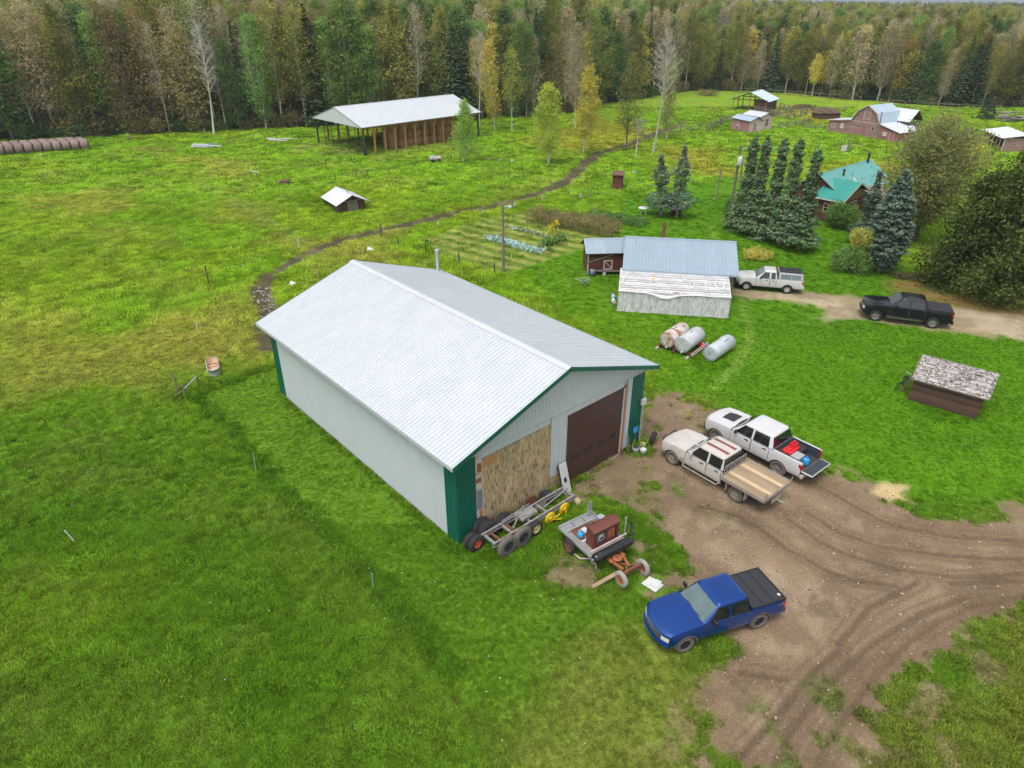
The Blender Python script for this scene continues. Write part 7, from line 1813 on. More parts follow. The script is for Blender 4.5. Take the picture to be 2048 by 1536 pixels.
# posts
def post(name, label, px, py, row, r_, mat, cap=None, cat='post', sq=False, lean=(0, 0)):
    H = max(.4, rise(px, py, row)); t = MB()
    if sq: t.span((-r_, -r_, -.1), (r_, r_, H))
    else: t.cyl((0, 0, -.1), (0, 0, H), r_, r_ * .9, 7)
    o = t.build(name, mat, loc=base(px, py), rot=(lean[0], lean[1], RND.uniform(0, 3))); return tag(o, label, cat)
for k, (px, py, row, lb) in enumerate(((1085, 402, 391, 'rightmost white stake along the muddy track'), (1029, 416, 405, 'second white stake from the right along the muddy track'), (966, 430, 419, 'third white stake from the right along the muddy track'),
        (877, 453, 440, 'white stake where the muddy track nears the garden'), (598, 494, 476, 'white stake left of the muddy track bend'), (487, 536, 528, 'tiny white stake in the left pasture'), (395, 658, 645, 'white stake by the long golden grass'),
        (1161, 398, 386, 'white stake beside the low gate'), (410, 268, 256, 'white stake behind the metal sheets'), (512, 280, 270, 'white stake left of the second sheet pile'), (233, 287, 278, 'white stake by the rusty implement'), (84, 317, 305, 'white stake leaning in front of the bales'))):
    post('white_stake', lb, px, py, row, .055, M['white_plastic'])
post('white_stake', 'thick white stake leaning in the near left field', 150, 1083, 1056, .035, M['white_plastic'], lean=(0, -.25))
t = thing('marker_stake', 'tiny marker stake with orange and blue tape in the near field', 'stake', base(147, 1016), 0)
q = MB(); q.cyl((0, 0, 0), (0, 0, .28), .012, n=5); q.build('stick', M['old_wood'], t)
q = MB(); q.box((0, 0, .30), (.05, .05, .06)); q.build('orange_tape', M['orange_red'], t); q = MB(); q.box((0, 0, .235), (.045, .045, .05)); q.build('blue_tape', M['sky_plastic'], t)
post('rusty_pipe', 'rusty pipe post standing in the left pasture', 418, 568, 530, .06, M['rust_post'])
for k, (px, py, row, lb) in enumerate(((797, 490, 474, 'first garden fence post from the left'), (852, 508, 487, 'second garden fence post from the left'), (918, 526, 504, 'third garden fence post from the left'), (989, 545, 525, 'garden fence post beside the yard pole'))): post('fence_post', lb, px, py, row, .06, M['tpost'])
for k, (px, py, row, lb) in enumerate(((671, 360, 343, 'leftmost dark post of the pasture fence'), (714, 357, 340, 'second dark post of the pasture fence'), (735, 353, 338, 'third dark post of the pasture fence'), (778, 350, 340, 'fourth dark post of the pasture fence'), (830, 338, 325, 'fifth dark post of the pasture fence'), (903, 322, 309, 'dark post left of the young poplar'), (1018, 358, 344, 'dark post below the white stones'), (1046, 360, 346, 'dark post right of the white stones'))): post('fence_post', lb, px, py, row, .05, M['tpost'])
post('fence_post', 'grey wooden post standing in the muddy track', 763, 474, 445, .09, M['old_wood']); post('fence_post', 'pale wooden post behind the workshop ridge', 639, 557, 540, .07, M['plank'])
post('fence_post', 'thin brown stake on the lawn behind the workshop', 1081, 556, 536, .03, M['plank'])
post('fence_post', 'thin grey rod beside the long workshop wall', 512, 942, 905, .022, M['galv'], lean=(.05, 0)); post('fence_post', 'thin grey rod farther down the mown strip', 747, 1178, 1142, .022, M['galv'], lean=(.08, 0))
post('fence_post', 'grey post right of the two lawn spruces', 1432, 402, 337, .08, M['pole'], lean=(0, .02)); post('fence_post', 'short red marker post under the spruces', 1459, 446, 428, .10, M['orange_red'])
post('fence_post', 'dark pole behind the house roof', 1694, 304, 272, .09, M['pole']); post('fence_post', 'tall dark pole leaning in front of the red barn', 1753, 283, 224, .10, M['pole'], lean=(0, .06))
post('fence_post', 'bare pole rising behind the spruce tops', 1622, 338, 283, .07, M['pole'])
# notice board
t = thing('notice_board', 'white board between two dark posts behind the house', 'sign', base(1686, 306), .2)
q = MB(); q.box((0, 0, .75), (1.0, .06, .9)); q.build('board', M['white_plastic'], t)
for x in (-.6, .6): q = MB(); q.cyl((x, 0, -.1), (x, 0, 2.0), .05, n=6); q.build('post', M['pole'], t)
# gate remains left of the workshop
t = thing('broken_gate', 'broken rail gate of dark posts left of the workshop', 'gate', (0, 0, 0))
for (px, py, row) in ((356, 784, 747), (371, 794, 770), (399, 773, 752)):
    p = at(px, py); q = MB(); q.cyl((p.x, p.y, -.1), (p.x, p.y, rise(px, py, row)), .05, n=6); q.build('post', M['pole'], t)
q = MB(); q.tube([at(369, 777, .6), at(393, 752, .75)], .035, 6); q.build('rail', M['galv'], t)
q = MB(); q.tube([at(350, 792, .1), at(369, 778, .5)], .03, 6); q.build('fallen_rail', M['pole'], t)
t = thing('rail_stand', 'small white rail on two posts in the left pasture', 'stand', (0, 0, 0))
for (px, py, row) in ((503, 352, 340), (515, 358, 345)):
    p = at(px, py); q = MB(); q.cyl((p.x, p.y, 0), (p.x, p.y, rise(px, py, row)), .06, n=6); q.build('post', M['pole'], t)
q = MB(); q.tube([at(501, 341, .95), at(516, 345, .95)], .06, 6); q.build('rail', M['white_plastic'], t)
t = thing('low_gate', 'low wooden gate of grey rails near the outhouse', 'gate', (0, 0, 0))
for (px, py) in ((1137, 392), (1161, 396), (1182, 390)):
    p = at(px, py); q = MB(); q.cyl((p.x, p.y, 0), (p.x, p.y, .8), .06, n=6); q.build('post', M['grey_wood'], t)
for z in (.35, .65): q = MB(); q.tube([at(1137, 392, z) * 1, at(1161, 396, z), at(1182, 390, z)], .04, 5); q.build('rail', M['grey_wood'], t)
# scrap heap, implement, sheets, cart
t = thing('scrap_frame', 'rusty machine frame heaped with brown scrap in the pasture', 'scrap', base(571, 368), .2)
for k in range(7):
    q = MB(); a = k * .9; q.beam((-.9 + .2 * k, -.25 + .1 * (k % 3), .30 + .05 * (k % 2)), (-.5 + .2 * k, .35, .55), .12, .10); q.build('scrap_bar', M['rust'] if k % 2 else M['thatch'], t)
q = MB(); q.beam((-1.1, 0, .25), (1.1, 0, .25), .1, .1); q.beam((-1.0, -.3, .12), (1.0, .3, .12), .1, .1); q.build('frame', M['rust'], t)
q = MB(); q.tube([(.5, -.1, .2), (.3, -.1, 2.2)], .025, 5); q.build('rod', M['tpost'], t); q = MB(); q.cyl((.4, -.5, -.3), (.4, -.5, .5), .05, n=6); q.build('leg', M['tpost'], t)
q = MB(); q.beam((-.8, -1.0, .05), (-.2, -1.3, .05), .12, .06); q.build('white_bar', M['white_plastic'], t)
t = thing('hay_rake', 'rusty horse-drawn implement at the forest edge', 'implement', base(266, 282), .2)
q = MB(); q.beam((-.5, 0, .5), (2.2, .2, .55), .1, .1); q.beam((-.5, -.4, .4), (-.5, .5, .4), .1, .1); q.build('beam', M['rust'], t)
for y in (-.5, .6):
    q = MB(); q.lathe([(.36, -.03), (.42, -.03), (.42, .03), (.36, .03), (.36, -.03)], o=(-.5, y, .42), n=16)
    for i in range(6): q.tube([(-.5, y, .42), (-.5 + .4 * math.cos(i * PI / 3), y, .42 + .4 * math.sin(i * PI / 3))], .02, 4)
    q.build('wheel', M['rust'], t)
q = MB(); q.tube([(-.5, 0, .5), (-.7, 0, 1.4), (-.3, 0, 1.6)], .03, 5); q.build('lever', M['galv'], t)
def sheets(label, px, py, rz, spec):
    t = thing('sheet_pile', label, 'metal sheets', base(px, py), rz)
    for k, (x, y, w, d_, a, mm) in enumerate(spec):
        q = MB(); q.grid(lambda u, v: ((u - .5) * w, (v - .5) * d_, .12 + .09 * k + .02 * math.sin(u * 30)), 24, 1, False); q.build('sheet', M[mm], t, loc=(x, y, .05), rot=(.03 * k, .05, a))
    return t
sheets('flat pile of white metal sheets in the left pasture', 405, 293, .15, ((0, 0, 3.4, 1.9, .05, 'white_plastic'), (2.0, -.3, 2.2, .8, -.2, 'tin'), (-.4, .3, 2.6, 1.2, .0, 'tin'), (1.4, .6, 1.6, .5, .5, 'grey_wrap')))
sheets('second pile of pale metal sheets and boards near the hay shelter', 556, 282, .1, ((0, 0, 3.2, 1.2, .0, 'white_plastic'), (1.2, .5, 2.4, .6, .2, 'tin'), (-1.2, .6, 1.6, .6, -.2, 'tin'), (2.4, -.4, 2.2, .2, -.25, 'trim_pale')))
t = thing('small_trailer', 'little cart with blue and tan load near the hay shelter', 'cart', base(871, 325), .35)
q = MB(); q.box((0, 0, .62), (1.7, 1.0, .30)); q.build('box', M['trim_pale'], t, .04); q = MB(); q.box((-.35, 0, .84), (.8, .8, .16)); q.build('blue_cover', M['tin_blue'], t, .05)
for x in (-.5, .5):
    for y in (-.55, .55): q = MB(); q.lathe([(.001, -.06), (.2, -.06), (.28, -.05), (.28, .05), (.2, .06), (.001, .06)], o=(x, y, .28), n=14); q.build('wheel', M['tyre'], t)
q = MB(); q.tube([(.85, 0, .5), (1.7, 0, .35)], .04, 5); q.build('drawbar', M['rust'], t)
for k, (px, py, sx, lb) in enumerate(((740, 500, 1.0, 'white rag caught on the grass beside the muddy track'), (585, 568, .8, 'white plastic scrap in the grass behind the workshop'))):
    rs = np.random.RandomState(k); q = MB(); q.grid(lambda u, v: ((u - .5) * 1.1 * sx * (1 - .5 * v), (v - .5) * .5 * sx + .2 * u, .06 + .22 * sx * math.sin(PI * u) * v + .04 * math.sin(9 * u + 5 * v)), 10, 6); tag(q.build('white_scrap', M['white_plastic'], loc=base(px, py), rot=(0, 0, .5)), lb, 'scrap')
for k, (px, py, lb) in enumerate(((980, 320, 'leftmost of the white stones in the pasture'), (1000, 322, 'middle white stone in the pasture'), (1024, 323, 'right white stone in the pasture'), (1268, 346, 'white stone left of the lawn spruces'))):
    q = MB(); q.lathe([(.001, -.1), (.3, -.05), (.38, .1), (.26, .26), (.001, .30)], axis='z', n=9); o = q.build('stone', M['rock'], loc=base(px, py), rot=(0, 0, k)); o.scale = (1.2, .8, .9); tag(o, lb, 'stone')
# stock tank
t = thing('stock_tank', 'oval galvanised stock tank with a rusty inside in the pasture', 'stock tank', base(428, 742), R(116))
def oval(r_, z, a=.64, n=28): return [((a if math.cos(2 * PI * i / n) > 0 else -a) * 1.0 + r_ * math.cos(2 * PI * i / n), r_ * math.sin(2 * PI * i / n), z) for i in range(n)]
q = MB(); rr_ = [oval(.34, 0), oval(.36, .3), oval(.36, .58), oval(.385, .58), oval(.385, .61), oval(.345, .61)]; vs = [p for r_ in rr_ for p in r_]; n = 28
q.add(vs, [(k * n + i, k * n + (i + 1) % n, (k + 1) * n + (i + 1) % n, (k + 1) * n + i) for k in range(len(rr_) - 1) for i in range(n)], True); q.build('shell', M['galv'], t)
q = MB(); rr_ = [oval(.344, .60), oval(.33, .12)]; vs = [p for r_ in rr_ for p in r_]; q.add(vs, [(i, (i + 1) % n, n + (i + 1) % n, n + i) for i in range(n)] + [tuple(range(n, 2 * n))], True); q.build('lining', pm('rusty_lining', (.62, .47, .35), (.52, .33, .2), 3, rough=.8), t)
for x in (-.3, .15): q = MB(); q.beam((x, -.34, .50), (x, .34, .50), .03, .03); q.build('brace', M['rust_orange'], t)
# yard: round table, dog house, picnic table
t = thing('garden_table', 'round white garden table on the lawn', 'table', base(1287, 428), 0)
q = MB(); q.lathe([(.001, .70), (.62, .70), (.64, .73), (.62, .76), (.001, .76)], axis='z', n=22); q.build('table_top', M['white_plastic'], t)
for i in range(4): q = MB(); a = i * PI / 2 + .4; q.tube([(.15 * math.cos(a), .15 * math.sin(a), .7), (.42 * math.cos(a), .42 * math.sin(a), 0)], .045, 6); q.build('leg', M['white_plastic'], t)
t = thing('dog_house', 'small grey dog house behind the lawn spruce trunk', 'dog house', base(1350, 430), .1)
q = MB()
q.span((-.55, -.4, 0), (-.5, .4, .75)); q.span((.5, -.4, 0), (.55, .4, .75)); q.span((-.5, .36, 0), (.5, .4, .75)); q.span((-.5, -.4, 0), (-.2, -.36, .75)); q.span((.2, -.4, 0), (.5, -.36, .75)); q.build('wall', M['brown_wood'], t)
q = MB(); q.add([(-.68, -.55, .74), (.68, -.55, .74), (.68, .5, .90), (-.68, .5, .90), (-.68, -.55, .79), (.68, -.55, .79), (.68, .5, .95), (-.68, .5, .95)], [(3, 2, 1, 0), (4, 5, 6, 7), (0, 1, 5, 4), (1, 2, 6, 5), (2, 3, 7, 6), (3, 0, 4, 7)]); q.build('roof', M['tin'], t)
t = thing('picnic_table', 'brown picnic table in the shade under the spruces', 'picnic table', base(1568, 486), .05)
for k in range(5): q = MB(); q.span((-1.0, -.36 + k * .15, .72), (1.0, -.23 + k * .15, .76)); q.build('top_board', M['grey_wood'], t)
for y in (-.75, .55): q = MB(); q.span((-1.0, y, .42), (1.0, y + .22, .46)); q.build('seat', M['grey_wood'], t)
for x in (-.75, .75): q = MB(); q.beam((x, -.6, 0), (x, .05, .72), .08, .05); q.beam((x, .65, 0), (x, 0.0, .72), .08, .05); q.beam((x, -.65, .40), (x, .7, .40), .05, .08); q.build('trestle', M['brown_wood'], t)

# poles
H = rise(1007, 543, 408); p = base(1007, 543)
t = thing('yard_pole', 'grey wooden yard light pole at the garden corner', 'pole', p, 0)
q = MB(); q.cyl((0, 0, -.1), (0, 0, H), .12, .09, 9); q.build('pole', M['pole'], t)
q = MB(); q.tube([(0, 0, H - .25), (.25, -.1, H - .1), (.55, -.2, H - .12)], .03, 6); q.build('arm', M['galv'], t); q = MB(); q.lathe([(.001, .14), (.1, .12), (.2, 0), (.16, -.05), (.001, -.06)], axis='z', o=(.6, -.22, H - .15), n=14); q.build('lamp', M['galv'], t)
H = rise(1462, 442, 290); p = base(1458, 442)
t = thing('utility_pole', 'utility pole with a white transformer behind the spruces', 'pole', p, 0)
q = MB(); q.cyl((0, 0, -.1), (0, 0, H), .15, .11, 9); q.build('pole', M['pole'], t)
q = MB(); q.lathe([(.001, 0), (.24, 0), (.26, .05), (.26, .75), (.2, .85), (.001, .88)], o=(.0, -.40, H - 1.9), axis='z', n=16); tr_ = q.build('transformer', M['white_plastic'], t); q = MB(); q.cyl((-.1, -.4, H - 1.03), (-.1, -.4, H - .8), .04, n=8); q.cyl((.1, -.4, H - 1.03), (.1, -.4, H - .8), .04, n=8); q.build('bushing', M['grey_plastic'], tr_)
q = MB(); q.tube([(0, 0, H - .4), (.5, -.1, H - .2), (1.3, -.2, H - .3)], .035, 6); q.build('lamp_arm', M['galv'], t); q = MB(); q.box((1.4, -.2, H - .33), (.35, .2, .12)); q.build('lamp', M['galv'], t, .03)
post('fence_post', 'slanting brace pole beside the utility pole', 1474, 432, 312, .08, M['pole'], cat='pole', lean=(0, .06))

# corral of log rails
def rails(label, pts, n=4, Hh=1.2, mat='grey_wood'):
    t = thing('rail_fence', label, 'fence', (0, 0, 0)); W_ = [at(*p) for p in pts]
    for a, c in zip(W_[:-1], W_[1:]):
        L = (c - a).length; m_ = max(1, round(L / 2.6))
        for i in range(m_ + 1):
            p = a + (c - a) * i / m_; q = MB(); q.cyl((p.x, p.y, -.1), (p.x, p.y, Hh + RND.uniform(-.1, .25)), .08, n=6); q.build('post', M[mat], t)
        for i in range(m_):
            for k in range(n):
                z = .2 + k * (Hh - .25) / (n - 1); p0 = a + (c - a) * (i / m_ - .02); p1 = a + (c - a) * ((i + 1) / m_ + .02); q = MB(); q.tube([(p0.x, p0.y, z + RND.uniform(-.06, .06)), (p1.x, p1.y, z + RND.uniform(-.06, .06))], .06, 5); q.build('rail', M[mat], t)
rails('tumbledown log rail fence left of the pink sheds', [(1412, 263), (1440, 250), (1462, 243)])
rails('log corral rails between the pink sheds and the barn', [(1535, 232), (1575, 240), (1612, 232)])
rails('near corral rail panel in front of the gap', [(1556, 258), (1590, 255), (1617, 248)])
rails('low corral rails running up to the barn wing', [(1606, 256), (1630, 260), (1650, 262)], 3, .9)
rails('tangled corral rails behind the farther pink shed', [(1508, 224), (1545, 232), (1583, 226), (1560, 217)])
rails('far corral rails behind the barn gap', [(1583, 224), (1625, 228), (1690, 226)], 3)
rails('long broken fence line crossing the pasture', [(1290, 278), (1340, 266), (1400, 258)], 2, .7)
rails('post fence along the foot of the right woods', [(1470, 184), (1600, 192), (1720, 202)], 2, 1.0)
rails('post fence below the right end of the woods', [(1760, 208), (1860, 216), (2000, 222)], 2, 1.0)
t = thing('calf_shed', 'low dark log calf shed inside the corral', 'shed', base(1632, 240), fr((1632, 240), (1678, 240))[1])
LL = fr((1632, 240), (1678, 240))[2]
boards(t, 'log', M['brown_wood'], 0, LL, 0, .1, 1.2, 6, .14, .02); boards(t, 'log', M['brown_wood'], 0, 2.4, 0, .1, 1.2, 6, .14, .02, 'y'); boards(t, 'log', M['brown_wood'], 0, 2.4, LL, .1, 1.2, 6, .14, .02, 'y')
for i in range(10): q = MB(); q.beam((i * LL / 9, -.3, 1.28), (i * LL / 9, 2.7, 1.55), LL / 9.3, .06); q.build('roof_board', M['brown_wood'], t)
for i in range(34):
    p = at(1992 + 52 * RND.random() ** .8, 246 - 12 * RND.random()); a = RND.uniform(-.5, .5) + .2; L = RND.uniform(1.4, 3.0); lv = RND.randint(0, 3)
    q = MB(); q.cyl((-L / 2, 0, 0), (L / 2, 0, 0), .17, .14, 7); o = q.build('pile_log', M['shingle'] if i % 3 else M['grey_wood'], loc=(p.x, p.y, .16 + .27 * lv), rot=(0, RND.uniform(-.12, .12), a))
    tag(o, 'weathered grey log heaped in the pile at the far right pasture', 'log', 'logs in the far right pile')

# garden
def plant(name, label, p, lm, n, r_, h_, leaf, seed, group=None, cat='plant', name2='leaves'):
    rs = np.random.RandomState(seed); C = rs.randn(n, 3) * np.array([r_ * .45, r_ * .45, h_ * .25]) + np.array([0, 0, h_ * .5]); C[:, 2] = np.abs(C[:, 2])
    o = link(name, leaf_mesh(name, C, leaf, rs, lm), loc=(p.x, p.y, 0)); return tag(o, label, cat, group)
Lc = leafmat('leaf_cabbage', [(.10, .19, .15), (.15, .25, .20), (.08, .16, .10)], 3, .2, .02, .2)
a, c = at(976, 477), at(1080, 506)
for i in range(26): p = a + (c - a) * i / 25 + Vector((RND.uniform(-.15, .15), RND.uniform(-.3, .3), 0)); plant('cabbage_plant', f'{nth(i)} blue green cabbage from the left in the garden row', p, Lc, 46, .5, .42, .30, 200 + i, 'cabbages in the garden row', 'cabbage')
a, c = at(1016, 456), at(1096, 474)
for i in range(14): p = a + (c - a) * i / 13 + Vector((RND.uniform(-.15, .15), RND.uniform(-.2, .2), 0)); plant('onion_plant', f'{nth(i)} withering grey green plant from the left in the upper garden row', p, Lc if i % 2 else L_['scrub'], 26, .45, .3, .22, 240 + i, 'withering plants in the upper garden row')
for i in range(5):
    p = at(1090 + 8 * i, 492 - 3 * i); plant('squash_plant', f'{nth(i)} broad green squash plant from the left under the sunflowers', p, L_['shrub'], 110, .6, .6, .40, 260 + i, 'squash plants under the sunflowers')
for i in range(5):
    p = at(1097 + 4 * i, 481 - (i % 2) * 3); t = thing('sunflower', f'{nth(i)} yellow sunflower from the left in the garden', 'sunflower', (p.x, p.y, 0), i, 'sunflowers in the garden')
    q = MB(); q.tube([(0, 0, 0), (.05, 0, 1.2 + .15 * i)], .02, 5); q.build('stem', L_['shrub'], t)
    rs = np.random.RandomState(i); link('flower_head', leaf_mesh('flower_head', rs.randn(14, 3) * .12 + np.array([.05, -.05, 1.25 + .15 * i]), .22, rs, M['yellow']), t)
    link('leaves', leaf_mesh('leaves', rs.randn(24, 3) * np.array([.2, .2, .35]) + np.array([0, 0, .7]), .28, rs, L_['lime']), t)
rs = np.random.RandomState(300)
def hedge(name, label, pa, pb, wid, h_, n, lm, leaf, cat):
    a, c = at(*pa), at(*pb); o = thing(name, label, cat, a, 0); d_ = c - a
    U = rs.rand(n); C = np.array([d_.x, d_.y, 0])[None] * U[:, None]; lat__ = np.array([-d_.y, d_.x, 0]) / d_.length
    C += lat__[None] * ((rs.rand(n) - .5) * wid)[:, None]; hh = h_ * (.75 + .5 * fbm(U * 30, rs.rand(n) * 3, 1.5, 2, 3)); C[:, 2] = hh * np.sqrt(rs.rand(n)); link('foliage', leaf_mesh('foliage', C, leaf, rs, lm), o)
    s_ = MB()
    for i in range(90): u = rs.rand(); b2 = a + d_ * u + Vector(lat__) * (rs.rand() - .5) * wid - a; s_.tube([b2, b2 + Vector((rs.randn() * .12, rs.randn() * .12, h_ * (.7 + .4 * rs.rand())))], .012, 3)
    s_.build('canes', M['bark_grey'], o); return o
hedge('raspberry_hedge', 'tall brown raspberry canes behind the garden', (1062, 441), (1232, 473), 3.2, 1.35, 5200, L_['brown'], .20, 'hedge')
hedge('bean_row', 'leafy dark green bean row behind the raspberry canes', (1175, 432), (1292, 452), 2.6, .6, 2600, L_['shrub'], .20, 'plant row')
for k, (px, py, lb) in enumerate(((859, 482, 'first'), (888, 490, 'second'), (913, 478, 'third'), (938, 489, 'fourth'), (966, 494, 'fifth'), (994, 503, 'sixth'), (1023, 512, 'seventh'), (1084, 492, 'last'))): post('garden_stake', f'{lb} small white garden stake from the left', px, py + 4, py - 4, .03, M['white_plastic'], cat='stake')

# stones in the muddy bend: too many and small to pick apart
rs = np.random.RandomState(9); q = MB()
for i in range(110):
    u = rs.rand(); p = Vector((*MUD[1], 0)) * (1 - u) + Vector((*MUD[3], 0)) * u + Vector((rs.randn() * .45, rs.randn() * .5, 0)); r_ = rs.uniform(.03, .09)
    q.box((p.x, p.y, -.06 + r_ * .4), (r_ * 2, r_ * 1.5, r_), Matrix.Rotation(rs.rand() * 6, 3, 'Z') @ Matrix.Rotation(rs.randn() * .3, 3, 'X'))
tag(q.build('stream_stones', M['rock'], bevel=.02), 'pale stones scattered in the muddy bend behind the workshop', None, kind='stuff')
q = MB()
for i in range(170):
    d_ = rs.uniform(13, 40); x = rs.uniform(-.78, .25) * d_; y = d_
    u, v = (x - SX) * math.cos(SA) + (y - SY) * math.sin(SA), -(x - SX) * math.sin(SA) + (y - SY) * math.cos(SA)
    if -.5 < u < SW + .5 and -.5 < v < SL + .5: continue
    if x > 3: continue
    r_ = rs.uniform(.008, .02); q.box((x, y,   .09 + rs.rand() * .04), (r_ * 2, r_ * 2, r_), Matrix.Rotation(rs.rand() * 3, 3, 'Z'))
tag(q.build('clover_flowers', M['white_plastic']), 'tiny white clover heads sprinkled over the near grass', None, kind='stuff')
# ------------------------------------------------------------------ grass
def grass_material():
    m = bpy.data.materials.new('grass_blades'); m.use_nodes = True; n, l = m.node_tree.nodes, m.node_tree.links
    n.remove(n['Principled BSDF']); at_ = n.new('ShaderNodeAttribute'); at_.attribute_name = 'tint'; at_.attribute_type = 'INSTANCER'
    oi = n.new('ShaderNodeObjectInfo'); r = n.new('ShaderNodeMapRange'); r.inputs['To Min'].default_value = .42; r.inputs['To Max'].default_value = 1.72; l.new(oi.outputs['Random'], r.inputs[0])
    v = n.new('ShaderNodeVectorMath'); v.operation = 'SCALE'; l.new(at_.outputs['Color'], v.inputs[0]); l.new(r.outputs[0], v.inputs['Scale'])
    d = n.new('ShaderNodeBsdfDiffuse'); t = n.new('ShaderNodeBsdfTranslucent'); mx = n.new('ShaderNodeMixShader'); mx.inputs[0].default_value = .45
    l.new(v.outputs[0], d.inputs[0]); l.new(v.outputs[0], t.inputs[0]); l.new(d.outputs[0], mx.inputs[1]); l.new(t.outputs[0], mx.inputs[2]); l.new(mx.outputs[0], n['Material Output'].inputs['Surface'])
    return m
GM = grass_material()
def tuft(seed, nb, r_, h_, wd):
    rs = np.random.RandomState(seed); V = []
    for i in range(nb):
        a = rs.rand() * 6.28; q = r_ * math.sqrt(rs.rand()); b0 = np.array([math.cos(a) * q, math.sin(a) * q, 0]); dr = rs.randn(2) * .5; hh = h_ * (.6 + .6 * rs.rand())
        tip = b0 + np.array([dr[0] * hh, dr[1] * hh, hh * .85]); s_ = np.array([-dr[1], dr[0], 0]); s_ = s_ / (np.linalg.norm(s_) + 1e-6) * wd; mid = b0 * .45 + tip * .55 + np.array([0, 0, hh * .12])
        V += [b0 - s_, b0 + s_, mid + s_ * .8, mid - s_ * .8, mid - s_ * .8, mid + s_ * .8, tip + s_ * .15, tip - s_ * .15]
    me = raw_quads('grass_tuft', np.array(V), GM); o = bpy.data.objects.new('grass_tuft', me); return o
TS = [tuft(1, 32, .15, .085, .009), tuft(2, 30, .15, .12, .009), tuft(3, 40, .42, .17, .018), tuft(4, 34, .55, .22, .03)]
rs = np.random.RandomState(77)
def sample(n, y0, y1, xl=-.80, xr_=.80):
    y = np.sqrt(rs.uniform(y0 * y0, y1 * y1, n)); return rs.uniform(-1, 1, n) * (.66 * y + 9), y
EXCL = [(at(1305, 1170), .75), (at(740, 500), .5), (at(585, 568), .5), (at(428, 742), .8), (at(405, 293), 2.2), (at(556, 282), 2.0), (wt.matrix_basis @ Vector((1.1, 1.0, 0)), 1.2)]
X, Y, V_ = [], [], []
for n_, y0, y1, kinds in ((90000, 10, 24, (0, 1)), (110000, 24, 46, (0, 1)), (52000, 46, 85, (2, 2)), (36000, 85, 165, (3, 3))):
    x, y = sample(n_, y0, y1); X.append(x); Y.append(y); V_.append(np.where(rs.rand(n_) < .5, kinds[0], kinds[1]))
X, Y, V_ = np.concatenate(X), np.concatenate(Y), np.concatenate(V_)
col, bare, rut_, mud_, lawn_, stp_, tall_, wood_ = gfields(X, Y)
u_, v_ = (X - SX) * math.cos(SA) + (Y - SY) * math.sin(SA), -(X - SX) * math.sin(SA) + (Y - SY) * math.cos(SA)
Z_ = surf(X, Y, bare, rut_, mud_, lawn_, stp_)
keep = ~((u_ > -.05) & (u_ < SW + .05) & (v_ > -.03) & (v_ < SL + .03)) & (rs.rand(len(X)) > np.maximum(bare * 1.12, mud_ * 1.6)) & ((sd(X, Y, GARDEN) < -.2) | (rs.rand(len(X)) < .12)) & (wood_ < .6)
gl_x = (X - gp_.x) * math.cos(ga_) + (Y - gp_.y) * math.sin(ga_); gl_y = -(X - gp_.x) * math.sin(ga_) + (Y - gp_.y) * math.cos(ga_)
keep &= ~((gl_x > -.1) & (gl_x < 9) & (gl_y > -.1) & (gl_y < 10.2))
for tr_o, hw_, hl_ in ((flat, 1.0, 3.0), (sil, 1.05, 3.2), (blue, .95, 2.9), (blk, 1.05, 3.2), (nis, .95, 2.9)):
    c_, s_ = math.cos(tr_o.rotation_euler[2]), math.sin(tr_o.rotation_euler[2]); dx, dy = X - tr_o.location.x, Y - tr_o.location.y; keep &= ~((np.abs(dx * c_ + dy * s_) < hl_) & (np.abs(-dx * s_ + dy * c_) < hw_))
Z_ = Z_[keep]; X, Y, V_, col, lawn_, stp_, tall_, bare = X[keep], Y[keep], V_[keep], col[keep], lawn_[keep], stp_[keep], tall_[keep], bare[keep]
for e_, r_ in EXCL:
    k_ = np.hypot(X - e_[0], Y - e_[1]) > r_; Z_ = Z_[k_]; X, Y, V_, col, lawn_, stp_, tall_, bare = X[k_], Y[k_], V_[k_], col[k_], lawn_[k_], stp_[k_], tall_[k_], bare[k_]
short = np.maximum(lawn_, stp_)
size = (1.0 - .45 * short + .55 * tall_ * (1 - short * .3)) * rs.uniform(.65, 1.25, len(X)) * (1 - .4 * bare)
wd_ = np.maximum(np.abs(np.stack([(X - SX) * math.cos(SA) + (Y - SY) * math.sin(SA) - SW / 2, -(X - SX) * math.sin(SA) + (Y - SY) * math.cos(SA) - SL / 2])) - np.array([[SW / 2], [SL / 2]]), 0)
size = size * (1 + 1.3 * sstep(.45, .1, np.hypot(wd_[0], wd_[1]))) * (1 + .6 * sstep(.60, .72, fbm(X, Y, 1.1, 2, 91)) * (1 - short * .9))
for e_, r_ in ((t3.location, 1.6), (SHED.matrix_basis @ Vector((1.8, 0, 0)), 2.2)):
    size = size * (1 + .6 * sstep(r_, r_ * .6, np.hypot(X - e_[0], Y - e_[1])))
tint = np.concatenate([np.clip(col * 1.5, 0, 1), np.ones((len(X), 1))], 1)
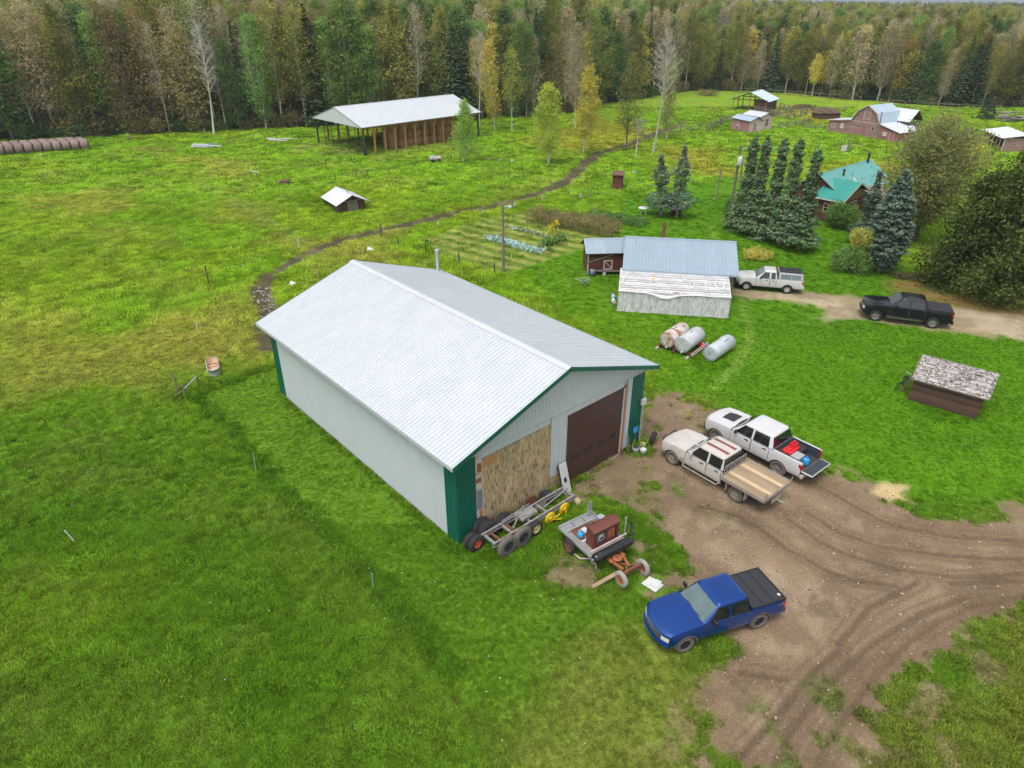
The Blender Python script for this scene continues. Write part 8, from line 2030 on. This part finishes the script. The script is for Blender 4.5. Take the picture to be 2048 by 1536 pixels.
gr = scatter('grass', np.stack([X, Y, Z_ - .012], 1), {'variant': ('INT', V_.astype(np.int32)), 'size': ('FLOAT', size.astype(np.float32)), 'turn': ('FLOAT', (rs.rand(len(X)) * 6.28).astype(np.float32)), 'lean': ('FLOAT', (rs.randn(len(X)) * .1).astype(np.float32)), 'tint': ('FLOAT_COLOR', tint.astype(np.float32))},
             [[o] for o in TS], 'rough pasture and lawn grass round the workshop')

# gravel on the yard and the drive
def pebble(seed, r_):
    rs = np.random.RandomState(seed); q = MB(); q.lathe([(.001, -.4 * r_), (.8 * r_, -.2 * r_), (r_, .1 * r_), (.6 * r_, .45 * r_), (.001, .5 * r_)], axis='z', n=6); q.v = [(x * (1 + .3 * rs.rand()), y * (.7 + .3 * rs.rand()), z) for x, y, z in q.v]
    return bpy.data.objects.new('pebble', q.mesh('pebble', GV))
GV = pm('gravel', (.30, .24, .175), (.2, .155, .11), 8, rough=.95, vary=.45)
PB = [pebble(1, .03), pebble(2, .045), pebble(3, .07)]
x, y = sample(12000, 10, 34); xb2, yb2 = sample(7000, 42, 62); X, Y = np.concatenate([x, xb2]), np.concatenate([y, yb2])
_, bare, rut_, *_r = gfields(X, Y); k_ = (rs.rand(len(X)) < bare * (1 - rut_ * .8)) & ~((Y > 20) & (X < 1)); X, Y = X[k_], Y[k_]
scatter('gravel', np.stack([X, Y, zt(X, Y) + .004], 1), {'variant': ('INT', rs.choice(3, len(X), p=[.62, .3, .08]).astype(np.int32)), 'size': ('FLOAT', rs.uniform(.5, 1.3, len(X)).astype(np.float32)), 'turn': ('FLOAT', (rs.rand(len(X)) * 6.28).astype(np.float32)), 'lean': ('FLOAT', (rs.randn(len(X)) * .3).astype(np.float32))},
        [[o] for o in PB], 'loose gravel strewn over the dirt yard and the drive')

# thin damp air over the farm
q = MB(); q.span((-1900, -60, -1.2), (1900, 2400, 28)); hz_ = q.build('haze', None); tag(hz_, 'thin pale haze over the whole farm and forest', None, kind='stuff')
hm_ = bpy.data.materials.new('haze_air'); hm_.use_nodes = True; hn = hm_.node_tree.nodes; hn.remove(hn['Principled BSDF'])
pv = hn.new('ShaderNodeVolumePrincipled'); pv.inputs['Color'].default_value = (.86, .92, 1.0, 1); pv.inputs['Density'].default_value = .00017
hm_.node_tree.links.new(pv.outputs[0], hn['Material Output'].inputs['Volume']); hz_.data.materials.append(hm_)
